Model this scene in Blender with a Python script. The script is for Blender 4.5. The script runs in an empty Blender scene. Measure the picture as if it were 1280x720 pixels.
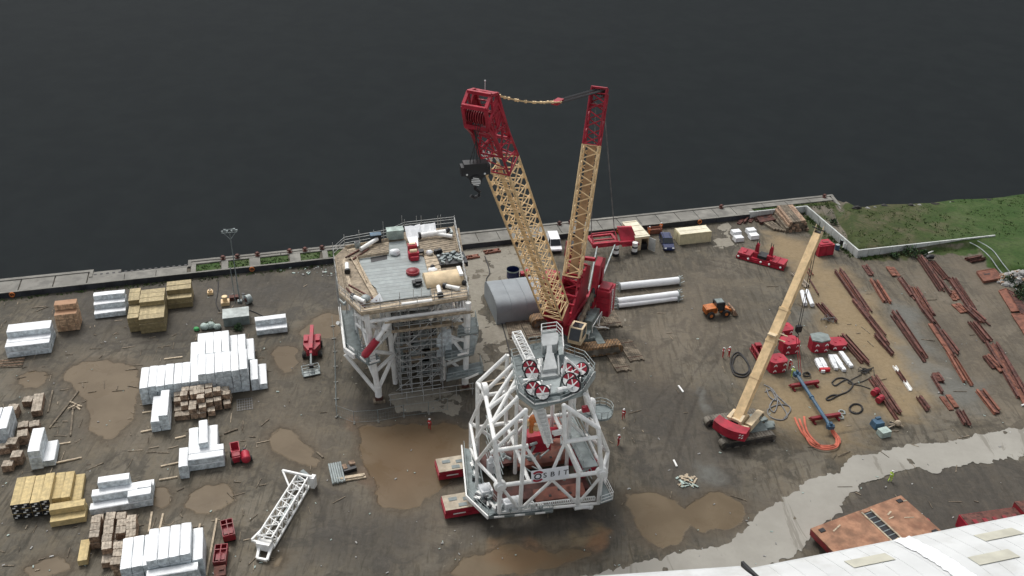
import bpy, bmesh, math, random
import numpy as np
from mathutils import Vector, Matrix
random.seed(7); np.random.seed(7)
S = bpy.context.scene; COL = S.collection
R = math.radians
# ---------------------------------------------------------------- camera
CAM_H = 82.0; PITCH = R(31.0); ROLL = R(1.3); FPX = 1200.0
cam_d = bpy.data.cameras.new('camera'); cam = bpy.data.objects.new('camera', cam_d); COL.objects.link(cam)
cam_d.sensor_width = 36.0; cam_d.lens = 36.0*FPX/1280.0; cam_d.clip_start = 1.0; cam_d.clip_end = 6000.0
FW = Vector((0, math.cos(PITCH), -math.sin(PITCH))); RT = Vector((1, 0, 0)); UP = RT.cross(FW)
R2 = RT*math.cos(ROLL) + UP*math.sin(ROLL); U2 = UP*math.cos(ROLL) - RT*math.sin(ROLL)
CAM = Vector((0, 0, CAM_H))
cam.matrix_world = Matrix(((R2.x, U2.x, -FW.x, CAM.x), (R2.y, U2.y, -FW.y, CAM.y), (R2.z, U2.z, -FW.z, CAM.z), (0, 0, 0, 1)))
S.camera = cam
# ---------------------------------------------------------------- light: overcast daylight
SUN_EL, SUN_AZ = R(56), R(-28)          # azimuth measured from +Y (away from the camera) towards +X
w = bpy.data.worlds.new('World'); S.world = w; w.use_nodes = True
nt = w.node_tree; bg = nt.nodes['Background']
sky = nt.nodes.new('ShaderNodeTexSky'); sky.sky_type = 'NISHITA'; sky.sun_disc = False
sky.sun_elevation = SUN_EL; sky.sun_rotation = SUN_AZ
sky.air_density = 1.0; sky.dust_density = 4.0; sky.ozone_density = 1.0
hs = nt.nodes.new('ShaderNodeHueSaturation'); hs.inputs['Saturation'].default_value = 0.22
nt.links.new(sky.outputs[0], hs.inputs['Color']); nt.links.new(hs.outputs[0], bg.inputs['Color'])
bg.inputs['Strength'].default_value = 0.14
sun_d = bpy.data.lights.new('sun', 'SUN'); sun_d.energy = 1.4; sun_d.angle = R(20); sun_d.color = (1, .97, .93)
sun = bpy.data.objects.new('sun', sun_d); COL.objects.link(sun)
sd = Vector((math.sin(SUN_AZ)*math.cos(SUN_EL), math.cos(SUN_AZ)*math.cos(SUN_EL), math.sin(SUN_EL)))
sun.rotation_euler = sd.to_track_quat('Z', 'Y').to_euler(); sun.location = (0, 120, 150)
S.view_settings.view_transform = 'Standard'; S.view_settings.look = 'None'
S.view_settings.exposure = 0.2; S.view_settings.gamma = 1; S.view_settings.use_curve_mapping = False
# ---------------------------------------------------------------- frames
def ray(x, y): return FW + R2*((x-640)/FPX) - U2*((y-360)/FPX)
def P(x, y, z=0.0):                      # ground position (height z) of a place in the photograph
    d = ray(x, y); return CAM + d*((z-CAM_H)/d.z)
QA = R(15.237); EU = Vector((math.cos(QA), math.sin(QA), 0)); EV = Vector((-math.sin(QA), math.cos(QA), 0))
O0 = P(0, 373)
def UV(x, y, z=0.0):
    d = P(x, y, z) - O0; return d.dot(EU), d.dot(EV)
def W(u, v, z=0.0): return Vector((O0.x, O0.y, 0)) + EU*u + EV*v + Vector((0, 0, z))
def PW(px, py, w0, org):                 # point on the vertical plane at quay-depth w0 behind org
    d = ray(px, py); n = EV; t = ((org + EV*w0) - CAM).dot(n)/d.dot(n); return CAM + d*t
def V3(*a): return Vector(a)
# ---------------------------------------------------------------- materials
def _n(nt, t, **k):
    n = nt.nodes.new(t)
    for a, b in k.items(): setattr(n, a, b)
    return n
def c4(c): return (c[0], c[1], c[2], 1)
def mixc(nt, fac, a, b, blend='MIX'):
    m = _n(nt, 'ShaderNodeMix', data_type='RGBA', blend_type=blend)
    for i, v in ((0, fac), (6, a), (7, b)):
        if hasattr(v, 'is_output'): nt.links.new(v, m.inputs[i])
        elif i == 0: m.inputs[0].default_value = v
        else: m.inputs[i].default_value = c4(v)
    return m.outputs[2]
def mth(nt, op, a, b=0.0, c=None, clamp=False):
    m = _n(nt, 'ShaderNodeMath', operation=op); m.use_clamp = clamp
    for i, v in enumerate((a, b) if c is None else (a, b, c)):
        if hasattr(v, 'is_output'): nt.links.new(v, m.inputs[i])
        else: m.inputs[i].default_value = v
    return m.outputs[0]
def ramp(nt, fac, lo, hi):
    m = _n(nt, 'ShaderNodeMapRange', interpolation_type='SMOOTHSTEP')
    nt.links.new(fac, m.inputs[0]); m.inputs[1].default_value = lo; m.inputs[2].default_value = hi
    return m.outputs[0]
def noise(nt, co, scale, detail=5, rough=.55, dist=0.0):
    n = _n(nt, 'ShaderNodeTexNoise'); n.inputs['Scale'].default_value = scale; n.inputs['Detail'].default_value = detail
    n.inputs['Roughness'].default_value = rough; n.inputs['Distortion'].default_value = dist
    if co is not None: nt.links.new(co, n.inputs['Vector'])
    return n.outputs['Fac']
def mapping(nt, co, sc=(1, 1, 1), rot=(0, 0, 0)):
    m = _n(nt, 'ShaderNodeMapping'); nt.links.new(co, m.inputs[0]); m.inputs['Scale'].default_value = sc; m.inputs['Rotation'].default_value = rot
    return m.outputs[0]
_M = {}
def pm(name, col, rough=.6, metal=0.0, var=.18, scale=.9, dirt=None, damt=.5, dscale=.5, bump=0.0, bscale=6, rnd=.0, spec=.4, stripes=None):
    if name in _M: return _M[name]
    m = bpy.data.materials.new(name); m.use_nodes = True; t = m.node_tree; b = t.nodes['Principled BSDF']
    tc = _n(t, 'ShaderNodeTexCoord'); oi = _n(t, 'ShaderNodeObjectInfo')
    ad = _n(t, 'ShaderNodeVectorMath', operation='MULTIPLY_ADD'); ad.inputs[1].default_value = (1, 1, 1)
    t.links.new(tc.outputs['Object'], ad.inputs[0])
    cb = _n(t, 'ShaderNodeCombineXYZ'); rr = mth(t, 'MULTIPLY', oi.outputs['Random'], 91.0)
    for i in range(3): t.links.new(rr, cb.inputs[i])
    t.links.new(cb.outputs[0], ad.inputs[2]); co = ad.outputs[0]
    n1 = noise(t, co, scale, 6)
    lo = [max(0, x*(1-var*1.6)) for x in col]; hi = [min(.95, x*(1+var*1.3)) for x in col]
    c = mixc(t, ramp(t, n1, .3, .7), lo, hi)
    if stripes:                          # (axis, per metre, dark colour, width): board joints, corrugation seams
        ax, per, dc, wd = stripes
        sp = _n(t, 'ShaderNodeSeparateXYZ'); t.links.new(tc.outputs['Object'], sp.inputs[0])
        x = mth(t, 'MULTIPLY', sp.outputs[ax], per); fr = mth(t, 'FRACT', x); fl = mth(t, 'FLOOR', x)
        wn = _n(t, 'ShaderNodeTexWhiteNoise', noise_dimensions='1D'); t.links.new(fl, wn.inputs['W'])
        c = mixc(t, mth(t, 'MULTIPLY', wn.outputs['Value'], .07 if name.startswith('wrap') else .45), c, [x*.55 for x in col])
        c = mixc(t, mth(t, 'LESS_THAN', fr, wd), c, dc)
    if dirt is not None:
        n2 = noise(t, co, dscale, 8, .65)
        c = mixc(t, mth(t, 'MULTIPLY', ramp(t, n2, .48, .68), damt), c, dirt)
    if rnd:
        v = mth(t, 'MULTIPLY_ADD', oi.outputs['Random'], rnd*2, 1-rnd)
        h = _n(t, 'ShaderNodeHueSaturation'); t.links.new(v, h.inputs['Value']); t.links.new(c, h.inputs['Color']); c = h.outputs[0]
    t.links.new(c, b.inputs['Base Color'])
    r = mth(t, 'MULTIPLY_ADD', n1, .25, rough-.12, clamp=True); t.links.new(r, b.inputs['Roughness'])
    b.inputs['Metallic'].default_value = metal; b.inputs['Specular IOR Level'].default_value = spec
    if bump:
        bn = noise(t, co, bscale, 4); bp = _n(t, 'ShaderNodeBump'); bp.inputs['Strength'].default_value = bump; bp.inputs['Distance'].default_value = .15
        t.links.new(bn, bp.inputs['Height']); t.links.new(bp.outputs[0], b.inputs['Normal'])
    _M[name] = m; return m
MUD = (.10, .082, .062)
def mats():
    pm('red_paint', (.37, .018, .038), .5, dirt=(.2, .05, .05), damt=.35)
    pm('red_dark', (.24, .016, .025), .5, dirt=MUD, damt=.5)
    pm('cream_paint', (.80, .585, .325), .5, dirt=(.4, .28, .15), damt=.4, var=.12)
    pm('pale_steel', (.50, .52, .51), .5, var=.08, dirt=(.32, .34, .33), damt=.5)
    pm('mast_brown', (.40, .26, .14), .7)
    pm('cream_pale', (.72, .58, .38), .5, dirt=(.45, .35, .2), damt=.3, var=.1)
    pm('black_steel', (.018, .018, .02), .45)
    pm('rope_steel', (.20, .20, .20), .5)
    pm('dark_rope', (.035, .034, .034), .7)
    pm('white_paint', (.86, .865, .84), .45, dirt=(.5, .47, .4), damt=.3, var=.06)
    pm('galv', (.33, .37, .365), .5, .15, var=.15, dirt=(.2, .23, .22), damt=.5)
    pm('galv_dark', (.20, .235, .235), .55, .1, var=.2, dirt=(.12, .14, .14), damt=.5)
    pm('deck_grey', (.31, .345, .34), .55, var=.1, dirt=(.22, .24, .23), damt=.6, dscale=.8, stripes=(1, 1.1, (.15, .17, .17), .10))
    pm('trailer_deck', (.11, .045, .038), .7, dirt=(.05, .04, .035), damt=.6); pm('banner_white', (.86, .885, .92), .5, var=.02)
    pm('scaf_tube', (.40, .41, .40), .5, .3)
    pm('board', (.31, .255, .185), .8, var=.25, scale=2, dirt=(.2, .16, .11), rnd=.2)
    pm('board_pale', (.48, .395, .285), .8, var=.2, scale=2, rnd=.15)
    pm('plywood', (.66, .52, .33), .7, var=.12, dirt=(.45, .33, .2), damt=.3)
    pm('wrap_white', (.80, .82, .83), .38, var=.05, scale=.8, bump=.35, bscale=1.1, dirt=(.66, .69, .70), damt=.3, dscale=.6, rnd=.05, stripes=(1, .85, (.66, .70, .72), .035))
    pm('wrap_side', (.62, .68, .70), .45, var=.2, scale=1.8, bump=.8, bscale=2.5, dirt=(.34, .38, .4), damt=.7, dscale=1.2)  # pack sides and ends, darkened bluish to paint in their shade
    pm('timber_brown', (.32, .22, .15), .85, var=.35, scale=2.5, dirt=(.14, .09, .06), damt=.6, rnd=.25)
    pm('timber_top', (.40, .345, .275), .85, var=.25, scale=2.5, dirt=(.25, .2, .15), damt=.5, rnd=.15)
    pm('timber_orange', (.64, .43, .27), .8, var=.3, scale=2.2, dirt=(.25, .13, .07), damt=.5, rnd=.12, stripes=(2, 5, (.42, .25, .15), .12))
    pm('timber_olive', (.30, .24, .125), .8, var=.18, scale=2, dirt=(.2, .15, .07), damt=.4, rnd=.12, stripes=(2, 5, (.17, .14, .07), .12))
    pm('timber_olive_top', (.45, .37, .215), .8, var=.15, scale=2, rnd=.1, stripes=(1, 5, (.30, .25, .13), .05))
    pm('timber_yellow', (.56, .44, .22), .75, var=.15, scale=2, dirt=(.42, .3, .12), damt=.3, rnd=.08, stripes=(0, 6, (.42, .32, .15), .05))
    pm('rust', (.118, .050, .039), .8, var=.4, scale=1.6, dirt=(.085, .03, .02), damt=.7, dscale=.8, rnd=.25)
    pm('rust_bright', (.205, .084, .055), .8, var=.25, scale=1.4, dirt=(.17, .06, .035), damt=.6, dscale=.7, rnd=.15)
    pm('rust_deck', (.33, .175, .105), .75, var=.25, scale=.7, dirt=(.19, .085, .05), damt=.75, dscale=.45)
    pm('deck_brown', (.235, .085, .06), .7, var=.25, scale=.6, dirt=(.12, .07, .05), damt=.6, dscale=.5)
    pm('ballast_tan', (.46, .40, .31), .8, var=.15, dirt=(.25, .2, .14), damt=.5)
    pm('rubber', (.03, .029, .028), .85, var=.3, dirt=MUD, damt=.6)
    pm('track_steel', (.16, .145, .12), .7, .2, var=.3, dirt=MUD, damt=.7)
    pm('track_rust', (.28, .17, .085), .75, var=.35, dirt=(.09, .07, .05), damt=.7, dscale=.7, stripes=(0, 2.6, (.05, .04, .03), .2))
    pm('mat_timber', (.20, .165, .12), .9, var=.4, scale=1.2, dirt=(.08, .06, .045), damt=.7, stripes=(0, 2.2, (.05, .04, .03), .1))
    pm('concrete', (.215, .208, .185), .85, var=.2, scale=.5, dirt=(.11, .105, .09), damt=.75, dscale=.25)
    pm('wall_white', (.50, .52, .50), .8, var=.12, scale=.6, dirt=(.4, .42, .38), damt=.6, dscale=.5)
    pm('wall_dark', (.034, .038, .046), .7, var=.3, scale=.4, dirt=(.07, .07, .07), damt=.5)
    pm('tent', (.25, .275, .29), .6, var=.08, scale=.35, bump=.3, bscale=.8, dirt=(.19, .21, .22), damt=.3)
    pm('tent_inside', (.07, .08, .085), .7)
    pm('glass_dark', (.02, .025, .03), .12, spec=.6)
    pm('blue_car', (.012, .022, .085), .25, spec=.6, var=.05)
    pm('white_car', (.82, .83, .84), .3, spec=.6, var=.03)
    pm('lamp_clear', (.7, .72, .72), .2, spec=.7)
    pm('orange_paint', (.62, .19, .045), .5, dirt=MUD, damt=.4)
    pm('blue_steel', (.055, .12, .19), .5, dirt=(.1, .12, .13), damt=.4)
    pm('sling_orange', (.60, .16, .10), .75, var=.15)
    pm('cream_container', (.62, .56, .36), .6, var=.08, dirt=(.4, .34, .2), damt=.3)
    pm('container_roof', (.74, .69, .53), .6, var=.08, dirt=(.5, .43, .3), damt=.3)
    pm('grey_green', (.20, .235, .225), .6, dirt=(.11, .13, .12), damt=.5)
    pm('grey_green_top', (.42, .46, .44), .6, dirt=(.28, .3, .28), damt=.5)
    pm('green_bag', (.05, .30, .09), .5)
    pm('leaf_dark', (.022, .05, .02), .7, var=.4, rnd=.2)
    pm('leaf_mid', (.05, .11, .028), .7, var=.4, rnd=.2)
    pm('grass_blade', (.060, .110, .022), .7, var=.4); pm('grass_dark', (.030, .055, .014), .7, var=.4)
    pm('bag_pale', (.36, .44, .40), .6, var=.2, bump=.5)
    pm('rock', (.33, .325, .31), .85, var=.3, scale=1, dirt=(.14, .14, .13), damt=.6)
    pm('skin', (.50, .31, .22), .6); pm('hair_dark', (.03, .022, .016), .8)
    pm('hivis_yellow', (.55, .80, .10), .7); pm('hivis_orange', (.75, .20, .04), .7); pm('work_red', (.42, .03, .03), .8)
    pm('work_navy', (.02, .025, .045), .8); pm('helmet_white', (.85, .85, .83), .4)
    pm('roof_sheet', (.60, .615, .61), .5, var=.04, scale=.25, dirt=(.46, .465, .44), damt=.6, dscale=.2, bump=.2, bscale=.5)
    pm('roof_light', (.48, .47, .39), .5, var=.08, scale=.5)
    pm('cladding', (.45, .47, .48), .6)
    pm('brown_drum', (.17, .10, .07), .7)
    pm('sling_red', (.5, .03, .04), .7)
mats()
M = _M
# ---------------------------------------------------------------- mesh collector
ROOTM = {}
class MB:
    def __init__(s): s.v = []; s.f = []; s.m = []
    def add(s, vs, fs, m=0):
        o = len(s.v); s.v += [tuple(v) for v in vs]; s.f += [tuple(i+o for i in f) for f in fs]; s.m += [m]*len(fs); return s
    def box(s, c, size, rz=0.0, m=0, mtop=None, rot=None, taper=1.0):
        x, y, z = (q/2 for q in size); M3 = rot if rot is not None else Matrix.Rotation(rz, 3, 'Z')
        k = taper
        vs = [Vector(c) + M3 @ Vector(p) for p in ((-x, -y, -z), (x, -y, -z), (x, y, -z), (-x, y, -z), (-x*k, -y*k, z), (x*k, -y*k, z), (x*k, y*k, z), (-x*k, y*k, z))]
        s.add(vs, [(0, 3, 2, 1), (0, 1, 5, 4), (1, 2, 6, 5), (2, 3, 7, 6), (3, 0, 4, 7)], m); s.add(vs[4:], [(0, 1, 2, 3)], m if mtop is None else mtop)
        return s
    def frame(s, p, q, up=(0, 0, 1)):
        d = (Vector(q)-Vector(p)).normalized(); u = Vector(up)
        if abs(d.dot(u)) > .98: u = Vector((0, 1, 0)) if abs(d.y) < .9 else Vector((1, 0, 0))
        a = d.cross(u).normalized(); b = a.cross(d).normalized(); return d, a, b
    def bar(s, p, q, w, h=None, m=0, up=(0, 0, 1), w2=None, h2=None):
        p = Vector(p); q = Vector(q); h = h or w; w2 = w2 or w; h2 = h2 or h; d, a, b = s.frame(p, q, up)
        vs = [p-a*w/2-b*h/2, p+a*w/2-b*h/2, p+a*w/2+b*h/2, p-a*w/2+b*h/2, q-a*w2/2-b*h2/2, q+a*w2/2-b*h2/2, q+a*w2/2+b*h2/2, q-a*w2/2+b*h2/2]
        return s.add(vs, [(0, 3, 2, 1), (4, 5, 6, 7), (0, 1, 5, 4), (1, 2, 6, 5), (2, 3, 7, 6), (3, 0, 4, 7)], m)
    def tube(s, p, q, r, r2=None, n=8, m=0, cap=True):
        p = Vector(p); q = Vector(q); r2 = r if r2 is None else r2; d, a, b = s.frame(p, q)
        vs = []
        for c, rr in ((p, r), (q, r2)):
            for i in range(n):
                t = 2*math.pi*i/n; vs.append(c + a*math.cos(t)*rr + b*math.sin(t)*rr)
        fs = [(i, (i+1) % n, n+(i+1) % n, n+i) for i in range(n)]
        if cap: fs += [tuple(range(n-1, -1, -1)), tuple(range(n, 2*n))]
        return s.add(vs, fs, m)
    def path(s, pts, r, n=6, m=0):
        pts = [Vector(p) for p in pts]; vs = []
        for i, p in enumerate(pts):
            d, a, b = s.frame(pts[max(0, i-1)], pts[min(len(pts)-1, i+1)])
            for k in range(n):
                t = 2*math.pi*k/n; vs.append(p + a*math.cos(t)*r + b*math.sin(t)*r)
        fs = [(i*n+k, i*n+(k+1) % n, (i+1)*n+(k+1) % n, (i+1)*n+k) for i in range(len(pts)-1) for k in range(n)]
        fs += [tuple(range(n-1, -1, -1)), tuple(range((len(pts)-1)*n, len(pts)*n))]
        return s.add(vs, fs, m)
    def prism(s, pts, z0, z1, m=0, mtop=None):
        n = len(pts); vs = [(p[0], p[1], z0) for p in pts] + [(p[0], p[1], z1) for p in pts]
        ar = sum(pts[i][0]*pts[(i+1) % n][1]-pts[(i+1) % n][0]*pts[i][1] for i in range(n))
        sd = [(i, (i+1) % n, n+(i+1) % n, n+i) for i in range(n)]; tp = tuple(range(n, 2*n)); bt = tuple(range(n-1, -1, -1))
        if ar < 0: sd = [f[::-1] for f in sd]; tp = tp[::-1]; bt = bt[::-1]
        s.add(vs, sd+[bt], m); return s.add(vs, [tp], m if mtop is None else mtop)
    def slab(s, prof, a, b, m=0):        # profile (list of vectors) swept from offset a to offset b
        n = len(prof); a = Vector(a); b = Vector(b); vs = [Vector(p)+a for p in prof]+[Vector(p)+b for p in prof]
        return s.add(vs, [(i, (i+1) % n, n+(i+1) % n, n+i) for i in range(n)]+[tuple(range(n-1, -1, -1)), tuple(range(n, 2*n))], m)
    def ball(s, c, r, m=0, n=8, k=6, jit=0):
        c = Vector(c); r = Vector(r) if hasattr(r, '__len__') else Vector((r, r, r)); vs = [c+Vector((0, 0, r.z))]
        for j in range(1, k):
            for i in range(n):
                t = math.pi*j/k; f = 2*math.pi*i/n; q = 1+random.uniform(-jit, jit)
                vs.append(c+Vector((r.x*math.sin(t)*math.cos(f), r.y*math.sin(t)*math.sin(f), r.z*math.cos(t)))*q if False else c+q*Vector((r.x*math.sin(t)*math.cos(f), r.y*math.sin(t)*math.sin(f), r.z*math.cos(t))))
        vs.append(c-Vector((0, 0, r.z))); fs = [(0, 1+i, 1+(i+1) % n) for i in range(n)]
        for j in range(k-2):
            for i in range(n): fs.append((1+j*n+i, 1+(j+1)*n+i, 1+(j+1)*n+(i+1) % n, 1+j*n+(i+1) % n))
        l = len(vs)-1; fs += [(l, 1+(k-2)*n+(i+1) % n, 1+(k-2)*n+i) for i in range(n)]
        return s.add(vs, fs, m)
    def lattice(s, p0, p1, w0, h0, w1, h1, n, rc, rl, up, m=0, faces=(0, 1, 2, 3)):
        p0 = Vector(p0); p1 = Vector(p1); d, a, b = s.frame(p0, p1, up)
        def corner(t, k):
            c = p0.lerp(p1, t); w = (w0+(w1-w0)*t)/2; h = (h0+(h1-h0)*t)/2
            return c + a*w*(1, 1, -1, -1)[k] + b*h*(1, -1, -1, 1)[k]
        for k in range(4): s.tube(corner(0, k), corner(1, k), rc, n=6, m=m)
        for i in range(n):
            t0, t1 = i/n, (i+1)/n; tm = (t0+t1)/2
            for k in faces:
                k2 = (k+1) % 4
                s.tube(corner(t0, k), corner(tm, k2), rl, n=5, m=m, cap=False); s.tube(corner(tm, k2), corner(t1, k), rl, n=5, m=m, cap=False)
        for t in (0, 1):
            for k in range(4): s.tube(corner(t, k), corner(t, (k+1) % 4), rl*1.2, n=5, m=m)
        return s
    def build(s, name, mat, parent=None, world=False, smooth=True):
        me = bpy.data.meshes.new(name); vs = s.v
        if world and parent is not None:
            mi = ROOTM[parent.name].inverted(); vs = [tuple(mi @ Vector(v)) for v in vs]
        me.from_pydata(vs, [], s.f)
        for q in (mat if isinstance(mat, (list, tuple)) else [mat]): me.materials.append(M[q] if isinstance(q, str) else q)
        me.polygons.foreach_set('material_index', s.m)
        if smooth:
            me.shade_smooth(); me.set_sharp_from_angle(angle=R(38))
        me.update()
        o = bpy.data.objects.new(name, me); COL.objects.link(o)
        if parent is not None:
            o.parent = parent; ROOTM[o.name] = ROOTM[parent.name]
        else: ROOTM[o.name] = Matrix.Identity(4)
        return o
def tag(o, label=None, cat=None, group=None, kind=None):
    if label: o['label'] = label
    if cat: o['category'] = cat
    if group: o['group'] = group
    if kind: o['kind'] = kind
    return o
def T(name, label, cat, loc=(0, 0, 0), rz=0.0, group=None):
    o = bpy.data.objects.new(name, None); COL.objects.link(o); o.empty_display_size = .5
    o.location = loc; o.rotation_euler = (0, 0, rz); ROOTM[o.name] = Matrix.Translation(Vector(loc)) @ Matrix.Rotation(rz, 4, 'Z')
    return tag(o, label, cat, group)
def clone(o, loc=None, rz=None, label=None, parent=None, scale=None):
    c = o.copy(); COL.objects.link(c)
    if parent is not None: c.parent = parent
    for ch in o.children: clone(ch, parent=c)
    if loc is not None: c.location = loc
    if rz is not None: c.rotation_euler = (0, 0, rz)
    if label: c['label'] = label
    if scale: c.scale = scale
    return c
def one(name, mb, mat, label, cat, loc, rz=0.0, group=None, smooth=True):   # thing that is a single mesh, built in its own frame
    o = mb.build(name, mat, None, smooth=smooth); o.location = loc; o.rotation_euler = (0, 0, rz); return tag(o, label, cat, group)
def oneW(name, mb, mat, label, cat, loc, rz=0.0, group=None, smooth=True):  # the same, mesh given in world coordinates
    mi = (Matrix.Translation(Vector(loc)) @ Matrix.Rotation(rz, 4, 'Z')).inverted(); mb.v = [tuple(mi @ Vector(v)) for v in mb.v]
    return one(name, mb, mat, label, cat, loc, rz, group, smooth)
def text_mesh(body, size, mat, name, parent, loc, rot, extrude=.01, bold=False, sx=1.0, spacing=1.0):
    cu = bpy.data.curves.new(name, 'FONT'); cu.body = body; cu.size = size; cu.extrude = extrude; cu.align_x = 'CENTER'; cu.align_y = 'CENTER'; cu.space_character = spacing
    if bold: cu.offset = size*.03
    tmp = bpy.data.objects.new(name, cu); COL.objects.link(tmp)
    me = bpy.data.meshes.new_from_object(tmp.evaluated_get(bpy.context.evaluated_depsgraph_get())); COL.objects.unlink(tmp); bpy.data.objects.remove(tmp)
    me.materials.clear(); me.materials.append(M[mat]); o = bpy.data.objects.new(name, me); COL.objects.link(o)
    Mx = Matrix.Translation(Vector(loc)) @ rot.to_4x4() @ Matrix.Diagonal((sx, 1, 1, 1))
    mi = ROOTM[parent.name].inverted() if parent else Matrix.Identity(4)
    me.transform(mi @ Mx)
    if parent: o.parent = parent; ROOTM[o.name] = ROOTM[parent.name]
    return o
# ================================================================ SETTING
def uvp(pts, z=0.0): return [UV(x, y, z) for x, y in pts]
SHORE = [(-900, 5.9), (13.2, 5.8), (13.25, 4.05), (29.0, 4.05), (29.05, 5.7), (75, 5.4), (120, 5.7), (152.2, 5.7), (152.25, 5.0), (150.6, -1.2), (154, -2.6), (158, -2.2), (163, -3.2), (168, -3.8), (174, -3.4), (181, -4.6), (189, -4.3), (205, -6), (900, -30)]
def vtop(u):
    if 150.6 < u < 152.25: return -1.2 + (u-150.6)/1.65*6.2
    if u >= 152.25: return float(np.interp(u, [152.25, 154, 158, 163, 168, 174, 181, 189, 205, 900], [-1.9, -2.6, -2.2, -3.2, -3.8, -3.4, -4.6, -4.3, -6, -30]))
    return 4.05 if 13.22 < u < 29.03 else 5.7
def sdist(pts, U, V):                    # signed distance to a polygon, negative inside
    n = len(pts); d = np.full(U.shape, 1e9); ins = np.zeros(U.shape, bool)
    for i in range(n):
        ax, ay = pts[i]; bx, by = pts[(i+1) % n]; ex, ey = bx-ax, by-ay
        t = np.clip(((U-ax)*ex+(V-ay)*ey)/(ex*ex+ey*ey+1e-9), 0, 1)
        d = np.minimum(d, np.hypot(U-ax-t*ex, V-ay-t*ey))
        c = ((ay > V) != (by > V)) & (U < (bx-ax)*(V-ay)/(by-ay+1e-12)+ax); ins ^= c
    return np.where(ins, -d, d)
_rs = np.random.RandomState(3)
def fbm(U, V, f, oct=4, seed=0):         # cheap value noise
    out = 0; amp = 1; tot = 0; rs = np.random.RandomState(seed)
    for o in range(oct):
        g = rs.rand(64, 64); x = U*f; y = V*f; xi = np.floor(x).astype(int); yi = np.floor(y).astype(int); fx = x-xi; fy = y-yi
        fx = fx*fx*(3-2*fx); fy = fy*fy*(3-2*fy)
        q = lambda a, b: g[a % 64, b % 64]
        out = out+amp*((q(xi, yi)*(1-fx)+q(xi+1, yi)*fx)*(1-fy)+(q(xi, yi+1)*(1-fx)+q(xi+1, yi+1)*fx)*fy); tot += amp; amp *= .5; f *= 2.03
    return out/tot
def outline(pts, amp=.5, seed=0, step=.35, smooth=True, fr=.33):    # polygon in (u, v) with a ragged, rounded border
    pts = [np.array(p, float) for p in pts]
    if smooth:
        for _ in range(2):
            q = []
            for i in range(len(pts)):
                a, b = pts[i], pts[(i+1) % len(pts)]; q += [a*.75+b*.25, a*.25+b*.75]
            pts = q
    out = []
    for i in range(len(pts)):
        a, b = pts[i], pts[(i+1) % len(pts)]; n = max(1, int(np.hypot(*(b-a))/step))
        for k in range(n): out.append(a+(b-a)*k/n)
    A = np.array(out); du = fbm(A[:, 0]+200, A[:, 1]+300, fr, 5, seed)-.5; dv = fbm(A[:, 0]+250, A[:, 1]+350, fr, 5, seed+50)-.5
    A = A+np.stack([du, dv], 1)*amp*2.4
    return [tuple(p) for p in A]
def sheet(name, poly, z, mat):
    bm = bmesh.new(); vs = [bm.verts.new(W(u, v, z)) for u, v in poly]
    f = bm.faces.new(vs); f.normal_update()
    if f.normal.z < 0: f.normal_flip()
    bmesh.ops.triangulate(bm, faces=bm.faces[:]); me = bpy.data.meshes.new(name); bm.to_mesh(me); bm.free(); me.materials.append(mat)
    o = bpy.data.objects.new(name, me); COL.objects.link(o); ROOTM[o.name] = Matrix.Identity(4); return tag(o, kind='structure')

PUD = [  # puddle outlines, read off the photograph
 [(80, 465), (100, 453), (138, 449), (160, 455), (174, 462), (172, 485), (172, 510), (157, 537), (140, 556), (120, 547), (110, 520), (100, 497), (84, 480)],
 [(22, 472), (38, 461), (58, 462), (61, 474), (45, 487), (25, 487)],
 [(335, 548), (352, 531), (364, 542), (388, 560), (402, 575), (398, 587), (375, 587), (352, 570), (338, 560)],
 [(231, 622), (250, 604), (283, 604), (294, 617), (290, 634), (264, 645), (242, 638)],
 [(180, 612), (213, 609), (220, 630), (202, 638), (186, 632)],
 [(446, 530), (470, 534), (520, 527), (562, 530), (600, 540), (600, 575), (560, 600), (545, 620), (510, 636), (470, 637), (466, 617), (472, 600), (455, 590), (446, 560)],
 [(778, 618), (818, 612), (845, 622), (857, 640), (858, 660), (845, 682), (822, 687), (802, 668), (788, 645)],
 [(854, 633), (872, 624), (886, 611), (925, 622), (933, 640), (915, 660), (880, 668), (860, 655)],
 [(540, 722), (572, 708), (590, 696), (640, 680), (690, 682), (700, 690), (735, 686), (740, 700), (690, 712), (640, 722)],
 [(367, 419), (400, 392), (425, 388), (428, 405), (427, 424), (380, 424)],
 [(338, 442), (350, 432), (370, 432), (374, 450), (360, 468), (345, 470)],
 [(342, 700), (352, 690), (358, 692), (352, 706), (344, 710)],
 [(28, 712), (60, 698), (90, 702), (95, 715), (70, 724), (34, 724)],
]
PUDUV = [outline(uvp(p), .55 if i not in (8,) else 1.0, i) for i, p in enumerate(PUD)]
def puddle_col(t, tc, orange=None):
    n = noise(t, tc, .16, 7, .6, .4); c = mixc(t, ramp(t, n, .36, .66), (.126, .095, .060), (.158, .122, .079))
    n2 = noise(t, tc, .055, 4, .5); o = ramp(t, n2, .40, .62) if orange is None else orange
    if orange is not None: c = mixc(t, mth(t, 'MULTIPLY', orange, .55), c, (.150, .088, .045))
    return c
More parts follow.
